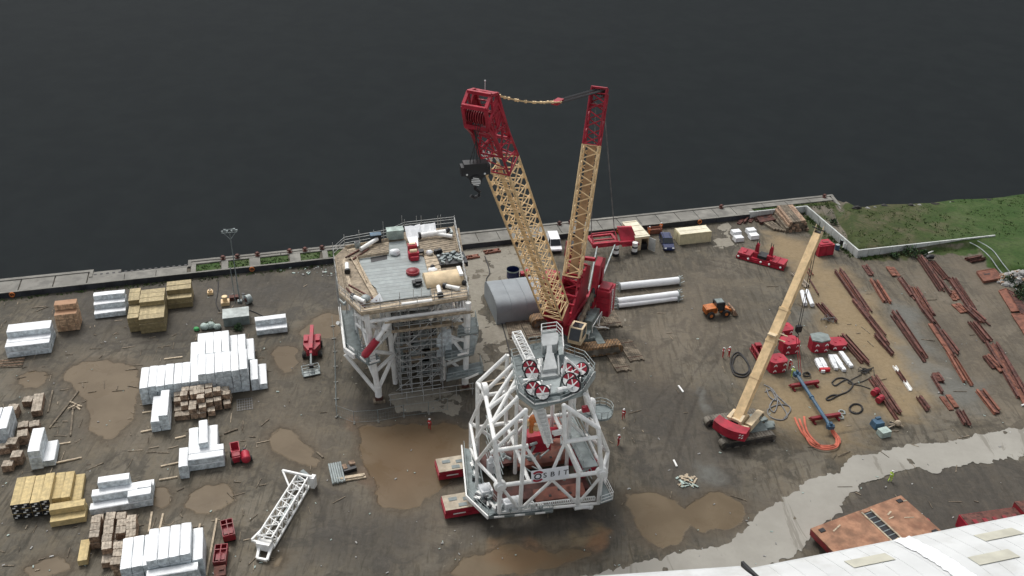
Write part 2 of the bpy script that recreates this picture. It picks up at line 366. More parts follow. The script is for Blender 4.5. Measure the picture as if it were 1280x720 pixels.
def ground():
    us = np.concatenate([np.arange(-700, -30, 20), np.arange(-30, 130, .36), np.arange(130, 205, .5), np.arange(206, 760, 20)])
    vs = np.concatenate([np.arange(-700, -104, 20), np.arange(-104, -20, .36), np.arange(-20, 5.8, .43)])
    nu, nv = len(us), len(vs); top = np.array([vtop(u) for u in us])
    U, V = np.meshgrid(us, vs, indexing='ij'); V = np.minimum(V, top[:, None]); Z = np.zeros_like(U)
    def mask(px, blur, z=0.0, amp=1.0, seed=1):
        s = sdist(uvp(px, z), U, V) + (fbm(U+500, V+500, .22, 5, seed)-.5)*amp*4
        return np.clip(.5-s/(2*blur), 0, 1)
    tan = np.maximum.reduce([mask(p, b, amp=a, seed=i) for i, (p, b, a) in enumerate([
        ([(1000, 330), (1052, 335), (1100, 385), (1150, 440), (1172, 470), (1170, 505), (1100, 490), (1040, 420), (1010, 365)], 4, 1.2),
        ([(960, 290), (1010, 300), (1035, 345), (1000, 350), (960, 310)], 3, 1),
        ([(1085, 470), (1150, 490), (1160, 530), (1110, 520), (1080, 500)], 3, 1),
        ([(930, 480), (1040, 470), (1090, 510), (1060, 560), (960, 530)], 5, 1),
        ([(600, 690), (690, 672), (745, 655), (765, 668), (740, 700), (640, 722)], 2, 1.2)])])
    org = np.maximum(mask([(585, 700), (640, 680), (660, 668), (700, 690), (735, 660), (765, 662), (765, 690), (735, 705), (640, 722)], 1.2, amp=1.3, seed=4),
                     .75*mask([(446, 530), (560, 530), (570, 590), (510, 634), (470, 620)], 3, seed=9))
    dark = np.maximum.reduce([mask(p, b, amp=1.2, seed=20+i) for i, (p, b) in enumerate([  # darker mud; the patches below both towers paint in their shadows
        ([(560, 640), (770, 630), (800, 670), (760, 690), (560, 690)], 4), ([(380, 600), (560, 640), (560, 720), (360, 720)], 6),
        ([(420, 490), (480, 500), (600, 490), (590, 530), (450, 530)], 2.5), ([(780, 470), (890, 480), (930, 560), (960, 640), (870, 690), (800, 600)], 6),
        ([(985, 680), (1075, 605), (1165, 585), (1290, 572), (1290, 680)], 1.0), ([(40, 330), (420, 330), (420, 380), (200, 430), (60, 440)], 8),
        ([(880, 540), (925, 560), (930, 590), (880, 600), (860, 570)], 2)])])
    conc = np.maximum.reduce([mask(p, b, amp=2.4, seed=40+i) for i, (p, b) in enumerate([
        ([(575, 318), (650, 308), (672, 335), (660, 350), (590, 352)], 1.0), ([(575, 355), (610, 350), (610, 400), (590, 420), (575, 400)], .8),
        ([(588, 405), (640, 400), (690, 400), (650, 430), (600, 432)], .8), ([(585, 430), (640, 430), (625, 445), (590, 450)], .6), ([(600, 450), (650, 450), (640, 470), (600, 465)], .6),
        ([(478, 492), (575, 492), (582, 520), (545, 522), (500, 510)], .8), ([(580, 470), (600, 470), (600, 490), (582, 492)], .7), ([(738, 482), (764, 480), (766, 490), (742, 492)], .5),
        ([(848, 312), (900, 300), (935, 300), (930, 306), (880, 318), (850, 320)], .5), ([(900, 285), (907, 285), (925, 305), (915, 305)], .5)])])
    blue = np.maximum.reduce([mask(p, b, amp=1.2, seed=60+i) for i, (p, b) in enumerate([
        ([(1115, 430), (1150, 440), (1215, 480), (1230, 520), (1170, 500), (1150, 470)], 3), ([(1110, 375), (1140, 385), (1180, 450), (1150, 450), (1110, 400)], 3),
        ([(990, 385), (1020, 385), (1015, 405), (985, 405)], 1.5), ([(860, 580), (900, 570), (905, 600), (870, 605)], 1.5), ([(880, 530), (870, 500), (878, 490), (895, 540)], 1)])])
    pale = np.maximum.reduce([mask(p, b, amp=1.0, seed=80+i) for i, (p, b) in enumerate([
        ([(1185, 322), (1225, 315), (1262, 345), (1262, 372), (1230, 380), (1210, 362)], 2), ([(900, 690), (985, 620), (1030, 600), (960, 660), (915, 690)], 2.5),
        ([(790, 405), (830, 400), (850, 490), (800, 500)], 4), ([(320, 480), (430, 520), (440, 600), (330, 560)], 7), ([(100, 440), (190, 460), (190, 560), (110, 560)], 5),
        ([(470, 640), (560, 600), (575, 660), (520, 690)], 5), ([(1130, 340), (1280, 380), (1280, 520), (1200, 500)], 8), ([(820, 350), (900, 340), (920, 420), (840, 450)], 8)])])
    grass = np.maximum.reduce([mask([(1052, 252), (1074, 256), (1100, 250), (1310, 232), (1310, 345), (1262, 335), (1236, 326), (1222, 300), (1071, 312)], .8, 1.3, .35, 90),
        mask([(925, 259), (1040, 248), (1062, 285), (1066, 312), (1040, 262), (1030, 257), (925, 266)], .5, 0, .2, 91)] +
        [mask(p, .25, 0, .25, 92+i) for i, p in enumerate([[(241, 331), (276, 327), (276, 336), (241, 340)], [(282, 326), (311, 322), (312, 332), (282, 336)], [(323, 322), (359, 317), (361, 327), (324, 331)], [(372, 316), (400, 313), (401, 323), (373, 326)], [(406, 312), (430, 310), (430, 319), (407, 322)]])] +
        [.7*mask([(1070, 320), (1225, 303), (1232, 322), (1160, 322), (1075, 330)], 1.2, 0, 1.2, 97), .55*mask([(985, 270), (1030, 262), (1060, 315), (1030, 320)], 2, 0, 1, 98), .5*mask([(1250, 340), (1300, 340), (1300, 400), (1265, 380)], 2, 0, 1, 99), .35*mask([(210, 340), (420, 325), (420, 345), (215, 362)], 2, 0, 1, 100)])
    puds = np.zeros_like(U)
    for p in PUDUV:
        q = p[::3]; puds = np.maximum(puds, np.clip(.5-(sdist(q, U, V)+(fbm(U+90, V+40, .6, 4, 5)-.5)*1.4)/5.0, 0, 1))
    # tyre ruts
    rut = np.zeros_like(U); rs = random.Random(5)
    def track(px, w=2.1, tw=.42, k=1.0):
        nonlocal rut
        pts = [np.array(UV(*p)) for p in px]; c = []
        for i in range(len(pts)-1):
            p0 = pts[max(0, i-1)]; p1 = pts[i]; p2 = pts[i+1]; p3 = pts[min(len(pts)-1, i+2)]
            for t in np.linspace(0, 1, 8, endpoint=False): c.append(.5*((2*p1)+(p2-p0)*t+(2*p0-5*p1+4*p2-p3)*t*t+(3*p1-p0-3*p2+p3)*t**3))
        c.append(pts[-1]); d = np.full(U.shape, 1e9); sgn = 0
        for i in range(len(c)-1):
            (ax, ay), (bx, by) = c[i], c[i+1]; ex, ey = bx-ax, by-ay
            t = np.clip(((U-ax)*ex+(V-ay)*ey)/(ex*ex+ey*ey+1e-9), 0, 1); d = np.minimum(d, np.hypot(U-ax-t*ex, V-ay-t*ey))
        m = np.clip(1-np.abs(d-w/2)/tw, 0, 1)*k*np.clip((fbm(U+50, V+70, .09, 3, int(abs(px[0][0]))+3)-.36)*4, 0, 1); rut = np.maximum(rut, m)
    for t in ([(60, 500), (120, 440), (230, 430), (330, 420), (400, 370)], [(70, 495), (150, 430), (300, 415), (420, 360)], [(200, 560), (330, 520), (370, 450), (360, 400)], [(215, 600), (330, 590), (400, 520), (420, 440)],
              [(190, 590), (320, 540), (400, 600), (420, 680), (410, 720)], [(210, 690), (300, 600), (360, 560), (420, 480)], [(320, 720), (340, 640), (400, 610), (560, 660), (700, 680), (900, 640)], [(10, 660), (60, 650), (110, 690), (130, 720)],
              [(0, 690), (60, 660), (100, 680), (120, 715)], [(140, 580), (180, 560), (210, 590)], [(110, 590), (150, 555), (180, 540), (190, 500)], [(420, 700), (560, 690), (760, 690), (930, 630), (1000, 560)], [(440, 690), (600, 700), (800, 660), (880, 600)],
              [(1040, 590), (1090, 640), (1170, 640), (1200, 600), (1150, 590)], [(1060, 620), (1120, 600), (1190, 620), (1220, 640)], [(780, 480), (800, 420), (880, 390), (960, 370), (1020, 420)], [(830, 600), (870, 480), (930, 400), (1000, 330)],
              [(770, 500), (860, 460), (890, 400), (830, 340)], [(640, 320), (700, 330), (800, 325), (900, 330), (960, 350)], [(920, 570), (1000, 560), (1100, 540), (1280, 520)], [(930, 600), (1000, 575), (1120, 545)], [(1100, 420), (1180, 520)], [(1060, 400), (1100, 480), (1120, 520)],
              [(400, 470), (420, 560), (430, 640), (500, 700)], [(20, 440), (60, 400), (120, 390), (260, 370)], [(310, 400), (320, 450), (330, 520), (320, 600)], [(130, 420), (145, 460), (150, 400)], [(800, 560), (830, 500), (900, 440)], [(790, 590), (850, 590), (900, 620), (960, 590)]):
        track(t, rs.uniform(1.7, 2.4), .5, rs.uniform(.5, 1))
    Z += 1.3*np.clip(.5-sdist(uvp([(1053, 250), (1310, 235), (1310, 340), (1268, 335), (1240, 324), (1226, 301), (1069, 312)], 1.3), U, V)/1.2, 0, 1)*np.clip((U-143.05)/.3, 0, 1)
    Z += (fbm(U, V, .5, 4, 11)-.5)*.16*np.clip((-1-V)/2, 0, 1) - rut*.06
    Z = np.where(V < -1, Z*np.clip(1.2-2.2*puds, 0, 1), Z)
    Z[:, -1] = np.where((us > 152.2), -3.4, Z[:, -1])
    co = np.empty((nu*nv, 3)); co[:, 0] = O0.x+EU.x*U.ravel()+EV.x*V.ravel(); co[:, 1] = O0.y+EU.y*U.ravel()+EV.y*V.ravel(); co[:, 2] = Z.ravel()
    i, j = np.meshgrid(np.arange(nu-1), np.arange(nv-1), indexing='ij')
    ok = V[:-1, 1:] - V[:-1, :-1] + V[1:, 1:] - V[1:, :-1] > 1e-4
    ok[:, -1] |= us[:-1] > 152.2
    a = (i*nv+j)[ok]; q = np.stack([a, a+nv, a+nv+1, a+1], 1)
    me = bpy.data.meshes.new('ground'); me.vertices.add(nu*nv); me.vertices.foreach_set('co', co.ravel()); me.loops.add(q.size); me.loops.foreach_set('vertex_index', q.ravel().astype(np.int32))
    me.polygons.add(len(q)); me.polygons.foreach_set('loop_start', np.arange(0, q.size, 4, dtype=np.int32)); me.update(calc_edges=True); me.validate()
    for nm, ch in (('pa', (tan, dark, conc)), ('pb', (grass, blue, org)), ('pc', (puds, rut, pale))):
        at = me.attributes.new(nm, 'FLOAT_COLOR', 'POINT'); d = np.ones((nu*nv, 4), np.float32)
        for k in range(3): d[:, k] = ch[k].ravel()
        at.data.foreach_set('color', d.ravel())
    me.shade_smooth()
    m = bpy.data.materials.new('yard_mud'); m.use_nodes = True; t = m.node_tree; b = t.nodes['Principled BSDF']
    tc = _n(t, 'ShaderNodeTexCoord').outputs['Object']; at = {}
    for nm in ('pa', 'pb', 'pc'):
        n = _n(t, 'ShaderNodeAttribute', attribute_name=nm); sp = _n(t, 'ShaderNodeSeparateColor'); t.links.new(n.outputs['Color'], sp.inputs[0]); at[nm] = sp.outputs
    big = noise(t, tc, .045, 6, .6); mid = noise(t, tc, .22, 8, .65, .6); fin = noise(t, tc, 1.6, 8, .7); st = noise(t, mapping(t, tc, (.9, .12, 1), (0, 0, R(-30))), .8, 6, .6, .8)
    c = mixc(t, ramp(t, big, .34, .66), (.078, .072, .058), (.178, .158, .124))
    c = mixc(t, mth(t, 'MULTIPLY', ramp(t, mid, .49, .58), .78), c, (.048, .043, .032))
    m2 = noise(t, mapping(t, tc, (1, 1, 1), (0, 0, 1.1)), .5, 9, .72, 1.0); c = mixc(t, mth(t, 'MULTIPLY', ramp(t, m2, .52, .58), .5), c, (.150, .128, .092)); c = mixc(t, mth(t, 'MULTIPLY', ramp(t, m2, .36, .44), -.4), c, (.05, .045, .04)) if False else c
    m3 = noise(t, tc, .09, 5, .6, 1.5); c = mixc(t, mth(t, 'MULTIPLY', ramp(t, m3, .52, .66), .5), c, (.150, .127, .090))
    c = mixc(t, mth(t, 'MULTIPLY', ramp(t, st, .54, .7), .35), c, (.160, .132, .092))
    sa = noise(t, mapping(t, tc, (1.3, .16, 1), (0, 0, R(24))), 1.0, 7, .7, .9); sb = noise(t, mapping(t, tc, (1.3, .14, 1), (0, 0, R(-48))), 1.0, 7, .7, .9); sc_ = noise(t, mapping(t, tc, (1.4, .18, 1), (0, 0, R(88))), 1.0, 7, .7, .9)
    reg = noise(t, tc, .06, 3, .5); reg2 = noise(t, mapping(t, tc, (1, 1, 1), (0, 0, .7)), .075, 3, .5)
    def mf(x, lo, hi): return ramp(t, x, lo, hi)
    stk = mth(t, 'ADD', mth(t, 'MULTIPLY', sa, mf(reg, .5, .56)), mth(t, 'MULTIPLY', sb, mth(t, 'SUBTRACT', 1.0, mf(reg, .5, .56))))
    stk = mth(t, 'ADD', mth(t, 'MULTIPLY', sc_, mf(reg2, .55, .6)), mth(t, 'MULTIPLY', stk, mth(t, 'SUBTRACT', 1.0, mf(reg2, .55, .6))))
    c = mixc(t, mth(t, 'MULTIPLY', ramp(t, stk, .50, .60), .55), c, (.046, .041, .030)); c = mixc(t, mth(t, 'MULTIPLY', mf(stk, .44, .36), .38), c, (.165, .140, .102))
    def thr(x, amt=.5, lo=.42, hi=.58, n=mid):           # mask broken up by noise
        return ramp(t, mth(t, 'ADD', x, mth(t, 'MULTIPLY', mth(t, 'SUBTRACT', n, .5), amt)), lo, hi)
    c = mixc(t, mth(t, 'MULTIPLY', at['pc'][2], .55), c, (.175, .145, .108))
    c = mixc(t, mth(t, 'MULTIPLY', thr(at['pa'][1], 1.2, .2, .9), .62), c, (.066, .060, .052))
    c = mixc(t, mth(t, 'MULTIPLY', thr(at['pa'][0], 1.3, .1, .95), .9), c, (.275, .208, .120))
    c = mixc(t, mth(t, 'MULTIPLY', thr(at['pb'][2], 1.0, .2, .8), .7), c, (.235, .125, .065))
    c = mixc(t, mth(t, 'MULTIPLY', thr(at['pb'][1], 1.3, .15, .95), .8), c, (.150, .152, .138))
    cc = mixc(t, ramp(t, fin, .35, .7), (.225, .205, .165), (.32, .30, .25))
    crk = noise(t, tc, .38, 6, .6, .8); c = mixc(t, ramp(t, mth(t, 'ADD', mth(t, 'MULTIPLY', at['pa'][2], .62), mth(t, 'MULTIPLY', mth(t, 'SUBTRACT', crk, .5), 2.0)), .40, .46), c, cc)
    halo = thr(at['pc'][0], .35, .10, .50, mid); c = mixc(t, mth(t, 'MULTIPLY', halo, .6), c, (.108, .085, .058)); rim = thr(at['pc'][0], .5, .40, .47, fin); c = mixc(t, mth(t, 'MULTIPLY', rim, .35), c, (.070, .056, .040))
    c = mixc(t, mth(t, 'MULTIPLY', thr(at['pc'][1], .9, .25, .9, fin), .55), c, (.052, .045, .037))
    sx = _n(t, 'ShaderNodeSeparateXYZ'); t.links.new(tc, sx.inputs[0]); gx = ramp(t, mth(t, 'ADD', sx.outputs[0], mth(t, 'MULTIPLY', m3, 30.0)), 84.0, 104.0)
    g1 = mixc(t, ramp(t, mid, .40, .60), (.042, .060, .016), (.085, .078, .036)); g1 = mixc(t, ramp(t, m3, .45, .6), g1, (.045, .062, .014)); g2 = mixc(t, ramp(t, mid, .35, .65), (.034, .076, .014), (.058, .092, .022)); sy = mth(t, 'GREATER_THAN', sx.outputs[0], 52.0); g = mixc(t, mth(t, 'MAXIMUM', gx, mth(t, 'SUBTRACT', 1.0, sy)), g1, g2)
    g = mixc(t, mth(t, 'MULTIPLY', ramp(t, fin, .45, .75), .6), g, (.020, .036, .010))
    c = mixc(t, thr(at['pb'][0], .9, .4, .62), c, g)
    c = mixc(t, mth(t, 'MULTIPLY', ramp(t, fin, .3, .8), .35), c, (.20, .175, .14), 'OVERLAY')
    spk = noise(t, tc, 3.3, 3, .8); c = mixc(t, mth(t, 'MULTIPLY', ramp(t, spk, .72, .78), .5), c, (.3, .28, .24))
    pm_ = thr(at['pc'][0], .42, .47, .535, mid); c = mixc(t, mth(t, 'MULTIPLY', pm_, .97), c, puddle_col(t, tc, at['pb'][2]))
    t.links.new(c, b.inputs['Base Color'])
    wet = mth(t, 'SUBTRACT', .88, mth(t, 'MULTIPLY', ramp(t, mid, .45, .7), .22)); wet = mth(t, 'SUBTRACT', wet, mth(t, 'MULTIPLY', pm_, .5)); t.links.new(wet, b.inputs['Roughness']); t.links.new(mth(t, 'SUBTRACT', .28, mth(t, 'MULTIPLY', pm_, .2)), b.inputs['Specular IOR Level'])
    bp = _n(t, 'ShaderNodeBump'); bp.inputs['Strength'].default_value = .6; bp.inputs['Distance'].default_value = .12
    hh = mth(t, 'MULTIPLY', mth(t, 'ADD', fin, mth(t, 'MULTIPLY', mid, 2.0)), mth(t, 'SUBTRACT', 1.0, pm_)); t.links.new(hh, bp.inputs['Height']); t.links.new(bp.outputs[0], b.inputs['Normal'])
    me.materials.append(m); o = bpy.data.objects.new('ground', me); COL.objects.link(o); tag(o, kind='structure')
ground()
# puddles: thin sheets of brown water
def water_mat(name, col, col2, rough, spec, bscale, bstr, fcol=None):
    m = bpy.data.materials.new(name); m.use_nodes = True; t = m.node_tree; b = t.nodes['Principled BSDF']; tc = _n(t, 'ShaderNodeTexCoord').outputs['Object']
    if name.startswith('puddle'): v_ = _n(t, 'ShaderNodeValue'); v_.outputs[0].default_value = .75 if 'orange' in name else .0; c = puddle_col(t, tc, v_.outputs[0])
    else: n = noise(t, tc, .16, 7, .6, .4); c = mixc(t, ramp(t, n, .36, .66), col, col2)
    t.links.new(c, b.inputs['Base Color'])
    b.inputs['Roughness'].default_value = rough; b.inputs['Specular IOR Level'].default_value = spec
    bn = noise(t, tc, bscale, 4); bp = _n(t, 'ShaderNodeBump'); bp.inputs['Strength'].default_value = bstr; bp.inputs['Distance'].default_value = .1; t.links.new(bn, bp.inputs['Height']); t.links.new(bp.outputs[0], b.inputs['Normal'])
    return m
# concrete road with ragged muddy edges
RTOP = [(700, 728), (760, 716), (801, 703), (849, 692), (880, 684), (909, 678), (914, 674), (935, 655), (965, 632), (1005, 605), (1025, 597), (1050, 590), (1056, 578), (1062, 570), (1095, 566), (1130, 558), (1212, 546), (1265, 538), (1320, 529)]
RBOT = [(1320, 566), (1270, 574), (1200, 583), (1164, 589), (1150, 584), (1130, 586), (1112, 594), (1077, 604), (1055, 630), (1047, 643), (1020, 668), (987, 698), (930, 720), (900, 735), (700, 740)]
road = outline(outline(uvp(RTOP+RBOT), .5, 77, .5, smooth=False), .55, 78, .14, smooth=False, fr=1.3)
m = bpy.data.materials.new('road_concrete'); m.use_nodes = True; t = m.node_tree; b = t.nodes['Principled BSDF']; tc = _n(t, 'ShaderNodeTexCoord').outputs['Object']
c = mixc(t, ramp(t, noise(t, tc, .1, 8, .65), .3, .7), (.275, .262, .228), (.345, .332, .292))
sk = noise(t, mapping(t, tc, (.5, .12, 1), (0, 0, R(20))), .45, 9, .7, 1.2); c = mixc(t, mth(t, 'MULTIPLY', ramp(t, sk, .585, .62), .7), c, (.19, .175, .145))
c = mixc(t, mth(t, 'MULTIPLY', ramp(t, noise(t, tc, 1.5, 8, .7), .45, .8), .3), c, (.25, .235, .2)); t.links.new(c, b.inputs['Base Color']); b.inputs['Roughness'].default_value = .85
sheet('road', road, .04, m)
# water
wm = water_mat('river_water', (.0166, .0198, .0212), (.0186, .0222, .0234), .5, .006, .10, .015)
mb = MB(); mb.add([(-2500, -300, -3.2), (2500, -300, -3.2), (2500, 4000, -3.2), (-2500, 4000, -3.2)], [(0, 1, 2, 3)]); o = mb.build('water', wm); tag(o, kind='structure')
# quay: apron slabs, edge, steps in the edge
mb = MB()
def ubox(mb, u0, u1, v0, v1, z0, z1, m=0, mtop=None): mb.prism([W(u0, v0), W(u1, v0), W(u1, v1), W(u0, v1)], z0, z1, m, mtop)
ubox(mb, -600, 13.2, 5.25, 5.95, -4.5, .32); ubox(mb, 13.2, 29.0, 3.5, 4.15, -4.5, .2); ubox(mb, 29.0, 152.3, 5.15, 5.75, -4.5, .32)
mb.prism([W(151.6, 5.15), W(152.3, 5.75), W(150.9, -1.5), W(150.2, -1.5)][::-1], -4.5, .3); ubox(mb, 13.0, 13.5, 3.5, 5.9, -4.5, .33); ubox(mb, 28.7, 29.2, 3.5, 5.8, -4.5, .33)
o = mb.build('quay_edge', 'concrete'); tag(o, kind='structure')
mb = MB(); rs = random.Random(2)
def slab(u0, u1, v0, v1): ubox(mb, u0, u1, v0, v1, -.2, .17+rs.uniform(0, .03))
for u in np.arange(-60, 13, 5.2): slab(u+.1, u+5.1, .35, 5.22)
for u in np.arange(13.6, 28, 5.0): slab(u+.05, min(28.7, u+4.95), .35, 3.48)
for a, b2 in ((29.2, 30.0), (34.2, 35.3), (38.8, 40.6), (45.6, 47.4), (51.2, 52.1)): slab(a, b2, .35, 5.12)
for u in np.arange(55.5, 131, 3.9): slab(u+.06, u+3.84, .35, 5.12)
for u in np.arange(29.2, 55, 5): ubox(mb, u, u+4.9, 4.45, 5.12, -.2, .2)
for u in np.arange(131.4, 151, 5): ubox(mb, u, u+4.9, 3.6, 5.12, -.2, .2)
o = mb.build('quay_apron', 'concrete'); tag(o, kind='structure')
# roadstead fittings on the quay
b0 = MB(); b0.lathe = None
def bollard_mb():
    q = MB(); q.tube((0, 0, 0), (0, 0, .12), .42, n=10); q.tube((0, 0, .12), (0, 0, .5), .2, n=10); q.tube((0, 0, .5), (0, 0, .68), .34, .28, n=10); q.bar((-.5, 0, .42), (.5, 0, .42), .12); return q
bol = None
for x, y in [(279, 322), (322, 319), (362, 314), (402, 309), (297, 321), (381, 312), (700, 283), (714, 282), (900, 260), (1029, 247)]:
    u, v = UV(x, y); p = W(u, 5.0, .2)
    if bol is None: bol = one('mooring_bollard', bollard_mb(), 'rust', 'squat dark mooring bollard at the edge of the quay', 'bollard', p, QA, 'mooring bollards along the quay edge')
    else: clone(bol, p, QA)
fen = None
for k in range(16):
    p = W(13.9+k*.96, 4.3, -.6)
    if fen is None: q = MB(); q.box((0, 0, 0), (.42, .34, 1.7)); q.tube((0, -.1, .2), (0, .22, .2), .09); fen = one('fender_pile', q, 'black_steel', 'black timber fender pile standing in the row on the stepped-in quay edge', 'fender', p, QA, 'fender piles on the stepped in quay edge')
    else: clone(fen, p, QA)
# walls
mb = MB(); ubox(mb, -200, 131.0, -.14, .14, -.3, .95, 0); ubox(mb, -200, 131.0, -.18, .18, .955, 1.03, 1)
for u in np.arange(-58, 131, 3.2): ubox(mb, u, u+.35, -.24, -.143, -.3, .93, 0)
tag(mb.build('flood_wall', ['wall_dark', 'concrete']), 'long low dark flood wall along the quay behind the yard', 'wall')
mb = MB(); ubox(mb, 131.02, 143.2, -.14, .14, -.3, 1.45); ubox(mb, 142.92, 143.2, -18.1, -.143, -.3, 1.55)
A = W(142.92, -18.1); mb.prism([W(142.92, -18.38), W(171, -18.75), W(171, -18.5), W(142.92, -18.1)], -.3, 1.55)
for u in np.arange(133, 143, 2.4): ubox(mb, u, u+.06, -.148, -.142, 0, 1.44, 1)
for v in np.arange(-17, -1, 2.4): ubox(mb, 142.912, 142.918, v, v+.06, 0, 1.5, 1)
for u in np.arange(145, 170, 2.4): mb.prism([W(u, -18.395-(u-142.9)*.0132), W(u+.06, -18.395-(u-142.9)*.0132), W(u+.06, -18.39-(u-142.9)*.0132), W(u, -18.39-(u-142.9)*.0132)], 0, 1.5, 1)
tag(mb.build('concrete_wall', ['wall_white', 'concrete']), 'pale concrete wall stepping round the grassy corner of the yard', 'wall')
# lifebuoys hung on the dark wall
lb = None
for x, y in [(14, 370), (315, 338), (773, 287), (875, 277)]:
    u, v = UV(x, y, .7); p = W(u, -.3, .6)
    if lb is None:
        q = MB(); pts = [(.36*math.cos(a), 0, .36*math.sin(a)) for a in np.linspace(0, 2*math.pi, 17)]; q.path(pts, .1, 6); q.bar((0, .06, -.6), (0, .06, .5), .08); lb = one('lifebuoy', q, 'orange_paint', 'red lifebuoy ring on the dark flood wall at the far left edge', 'lifebuoy', p, QA, 'lifebuoys on the dark flood wall')
    else: clone(lb, p, QA, {315: 'red lifebuoy ring on the dark flood wall near the floodlight mast', 773: 'red lifebuoy ring on the dark wall beside the tall plywood shed', 875: 'red lifebuoy ring on the dark wall behind the cream container'}[x])
# shore stones
rs = random.Random(8); mb = MB()
for k in range(420):
    u = rs.uniform(152.4, 202); g_ = fbm(np.array([u]), np.array([3.0]), .22, 3, 8)[0]; v = vtop(u)+rs.uniform(-.7, 1.1); r = rs.uniform(.2, .6)*(1.5 if g_ > .5 else .8); pale = rs.random() < (.12 if g_ > .5 else .6); mb.ball(W(u, v, .9-(v-vtop(u)+.7)*1.9+rs.uniform(-.2, .5)), (r*1.4, r, r*.75), 0 if pale else 1, 7, 5, .25)
tag(mb.build('shore_rocks', ['rock', 'rubber'], smooth=False), 'dark boulders and pale stones along the water edge of the grass bank', 'rocks', kind='stuff')
q = MB(); rs = random.Random(15)
def tuft(u, v, z, h):
    for k in range(4):
        a = rs.uniform(0, 6.28); b_ = W(u+rs.gauss(0, .15), v+rs.gauss(0, .15), z); d_ = Vector((math.cos(a), math.sin(a), 0)); s_ = Vector((-d_.y, d_.x, 0))*.09
        q.add([b_-s_, b_+s_, b_+d_*h*rs.uniform(.2, .6)+Vector((0, 0, h))], [(0, 1, 2)], rs.choice((0, 1, 1)))
for k in range(1500):
    u = rs.uniform(144, 200); v = rs.uniform(-19, -2.5); n_ = fbm(np.array([u]), np.array([v]), .3, 3, 4)[0]
    if v > vtop(u)-.4 or n_ < .47: continue
    if v < -17.5 and u < 170: continue
    tuft(u, v, 1.28, rs.uniform(.08, .26))
for k in range(260): u = rs.uniform(143.3, 168); tuft(u, -18.5-abs(rs.gauss(0, .5)), 0, rs.uniform(.15, .5))
for k in range(160): tuft(142.7-abs(rs.gauss(0, .5)), rs.uniform(-18, 0), 0, rs.uniform(.15, .45))
for k in range(240): tuft(rs.uniform(0, 70), -.4-abs(rs.gauss(0, .5)), 0, rs.uniform(.1, .35))
for a_, b_ in ((30.2, 34.0), (35.4, 38.7), (40.7, 45.5), (47.5, 51.0), (52.2, 55.4), (131.4, 150.5)):
    for k in range(int((b_-a_)*14)): tuft(rs.uniform(a_, b_), rs.uniform(.6, 3.6 if a_ > 100 else 4.3), 0, rs.uniform(.1, .28))
tag(q.build('grass_tufts', ['grass_dark', 'grass_blade'], smooth=False), 'green grass tufts and weeds on the bank, the apron beds and along the walls', 'grass', kind='stuff')
# shed roof in the near right corner
t = T('shed', 'large shed with white barrel roof in the near right corner', 'building', W(100, -88, 0), QA)
def roof_prof(v0, z0, n=14, span=26.0, rise=4.2): return [(v0-span*i/n, z0+rise*math.sin(math.pi*i/n)) for i in range(n+1)]
for (u0, u1, v0, z0, nm) in ((86.2, 190, -87.4, 9.0, 'roof'), (40, 85.6, -86.7, 8.75, 'lean_to_roof')):
    sk = (lambda u: max(0, 85.6-u)*.15) if u0 < 80 else (lambda u: 0.0)
    q = MB(); pr = roof_prof(v0, z0); us = list(np.arange(u0, u1, 2.0))+[u1]
    for u_a, u_b in zip(us[:-1], us[1:]):
        for (va, za), (vb, zb) in zip(pr[:-1], pr[1:]): q.add([W(u_a, va+sk(u_a), za), W(u_b, va+sk(u_b), za), W(u_b, vb, zb), W(u_a, vb, zb)] if va == v0 else [W(u_a, va, za), W(u_b, va, za), W(u_b, vb, zb), W(u_a, vb, zb)], [(0, 3, 2, 1)])
    for u in us[1:-1]:
        for (va, za), (vb, zb) in list(zip(pr[:-1], pr[1:]))[1 if u0 < 80 else 0:]: q.bar(W(u, va, za+.01), W(u, vb, zb+.01), .05, .05)
    q.bar(W(u0, v0+.05+sk(u0), z0-.12), W(u1, v0+.05+sk(u1), z0-.12), .2, .28); rf = q.build(nm, 'roof_sheet', t, True)
    for k in (1, 3):
        q = MB(); ng = 0
        for u in np.arange(u0+(9 if k == 1 else 5), u1-8, 15.0):
            (va, za), (vb, zb) = pr[k], pr[k+1]; q = MB(); va2 = va+(vb-va)*.15; za2 = za+(zb-za)*.15; q.slab([W(u, va2, za2+.06), W(u+4.6, va2, za2+.06), W(u+4.6, vb, zb+.06), W(u, vb, zb+.06)], (0, 0, 0), (0, 0, .04)); q.build('skylight', 'roof_light', rf, True)
q = MB(); q.prism([W(86.3, -88), W(189, -88), W(189, -113), W(86.3, -113)], -.2, 9.0); q.prism([W(40.2, -87.4), W(85.9, -87.4), W(85.9, -112), W(40.2, -112)], -.2, 8.7); q.build('wall', 'cladding', t, True)
q = MB(); rs = random.Random(4); pr = roof_prof(-87.4, 9.0, 60); wv = []
for k in range(42):
    c0_ = 103.6+rs.uniform(-.12, .12); row = []
    for j in range(7): row.append(W(c0_+(j-3)*.34+rs.uniform(-.08, .08), pr[k][0]+rs.uniform(-.05, .05), pr[k][1]+.05+(.05 if j in (0, 6) else .16+rs.uniform(0, .2))))
    wv += row
q.add(wv, [(k*7+j, k*7+7+j, k*7+8+j, k*7+1+j) for k in range(41) for j in range(6)])
q.build('ridge_cover', 'wrap_white', t, True)
q = MB(); q.bar(W(85.85, -86.4, 8.9), W(85.9, -90.5, 10.3), .3, .5); q.build('dark_gap', 'black_steel', t, True)  # black bar standing in for the shade in the gap between roofs
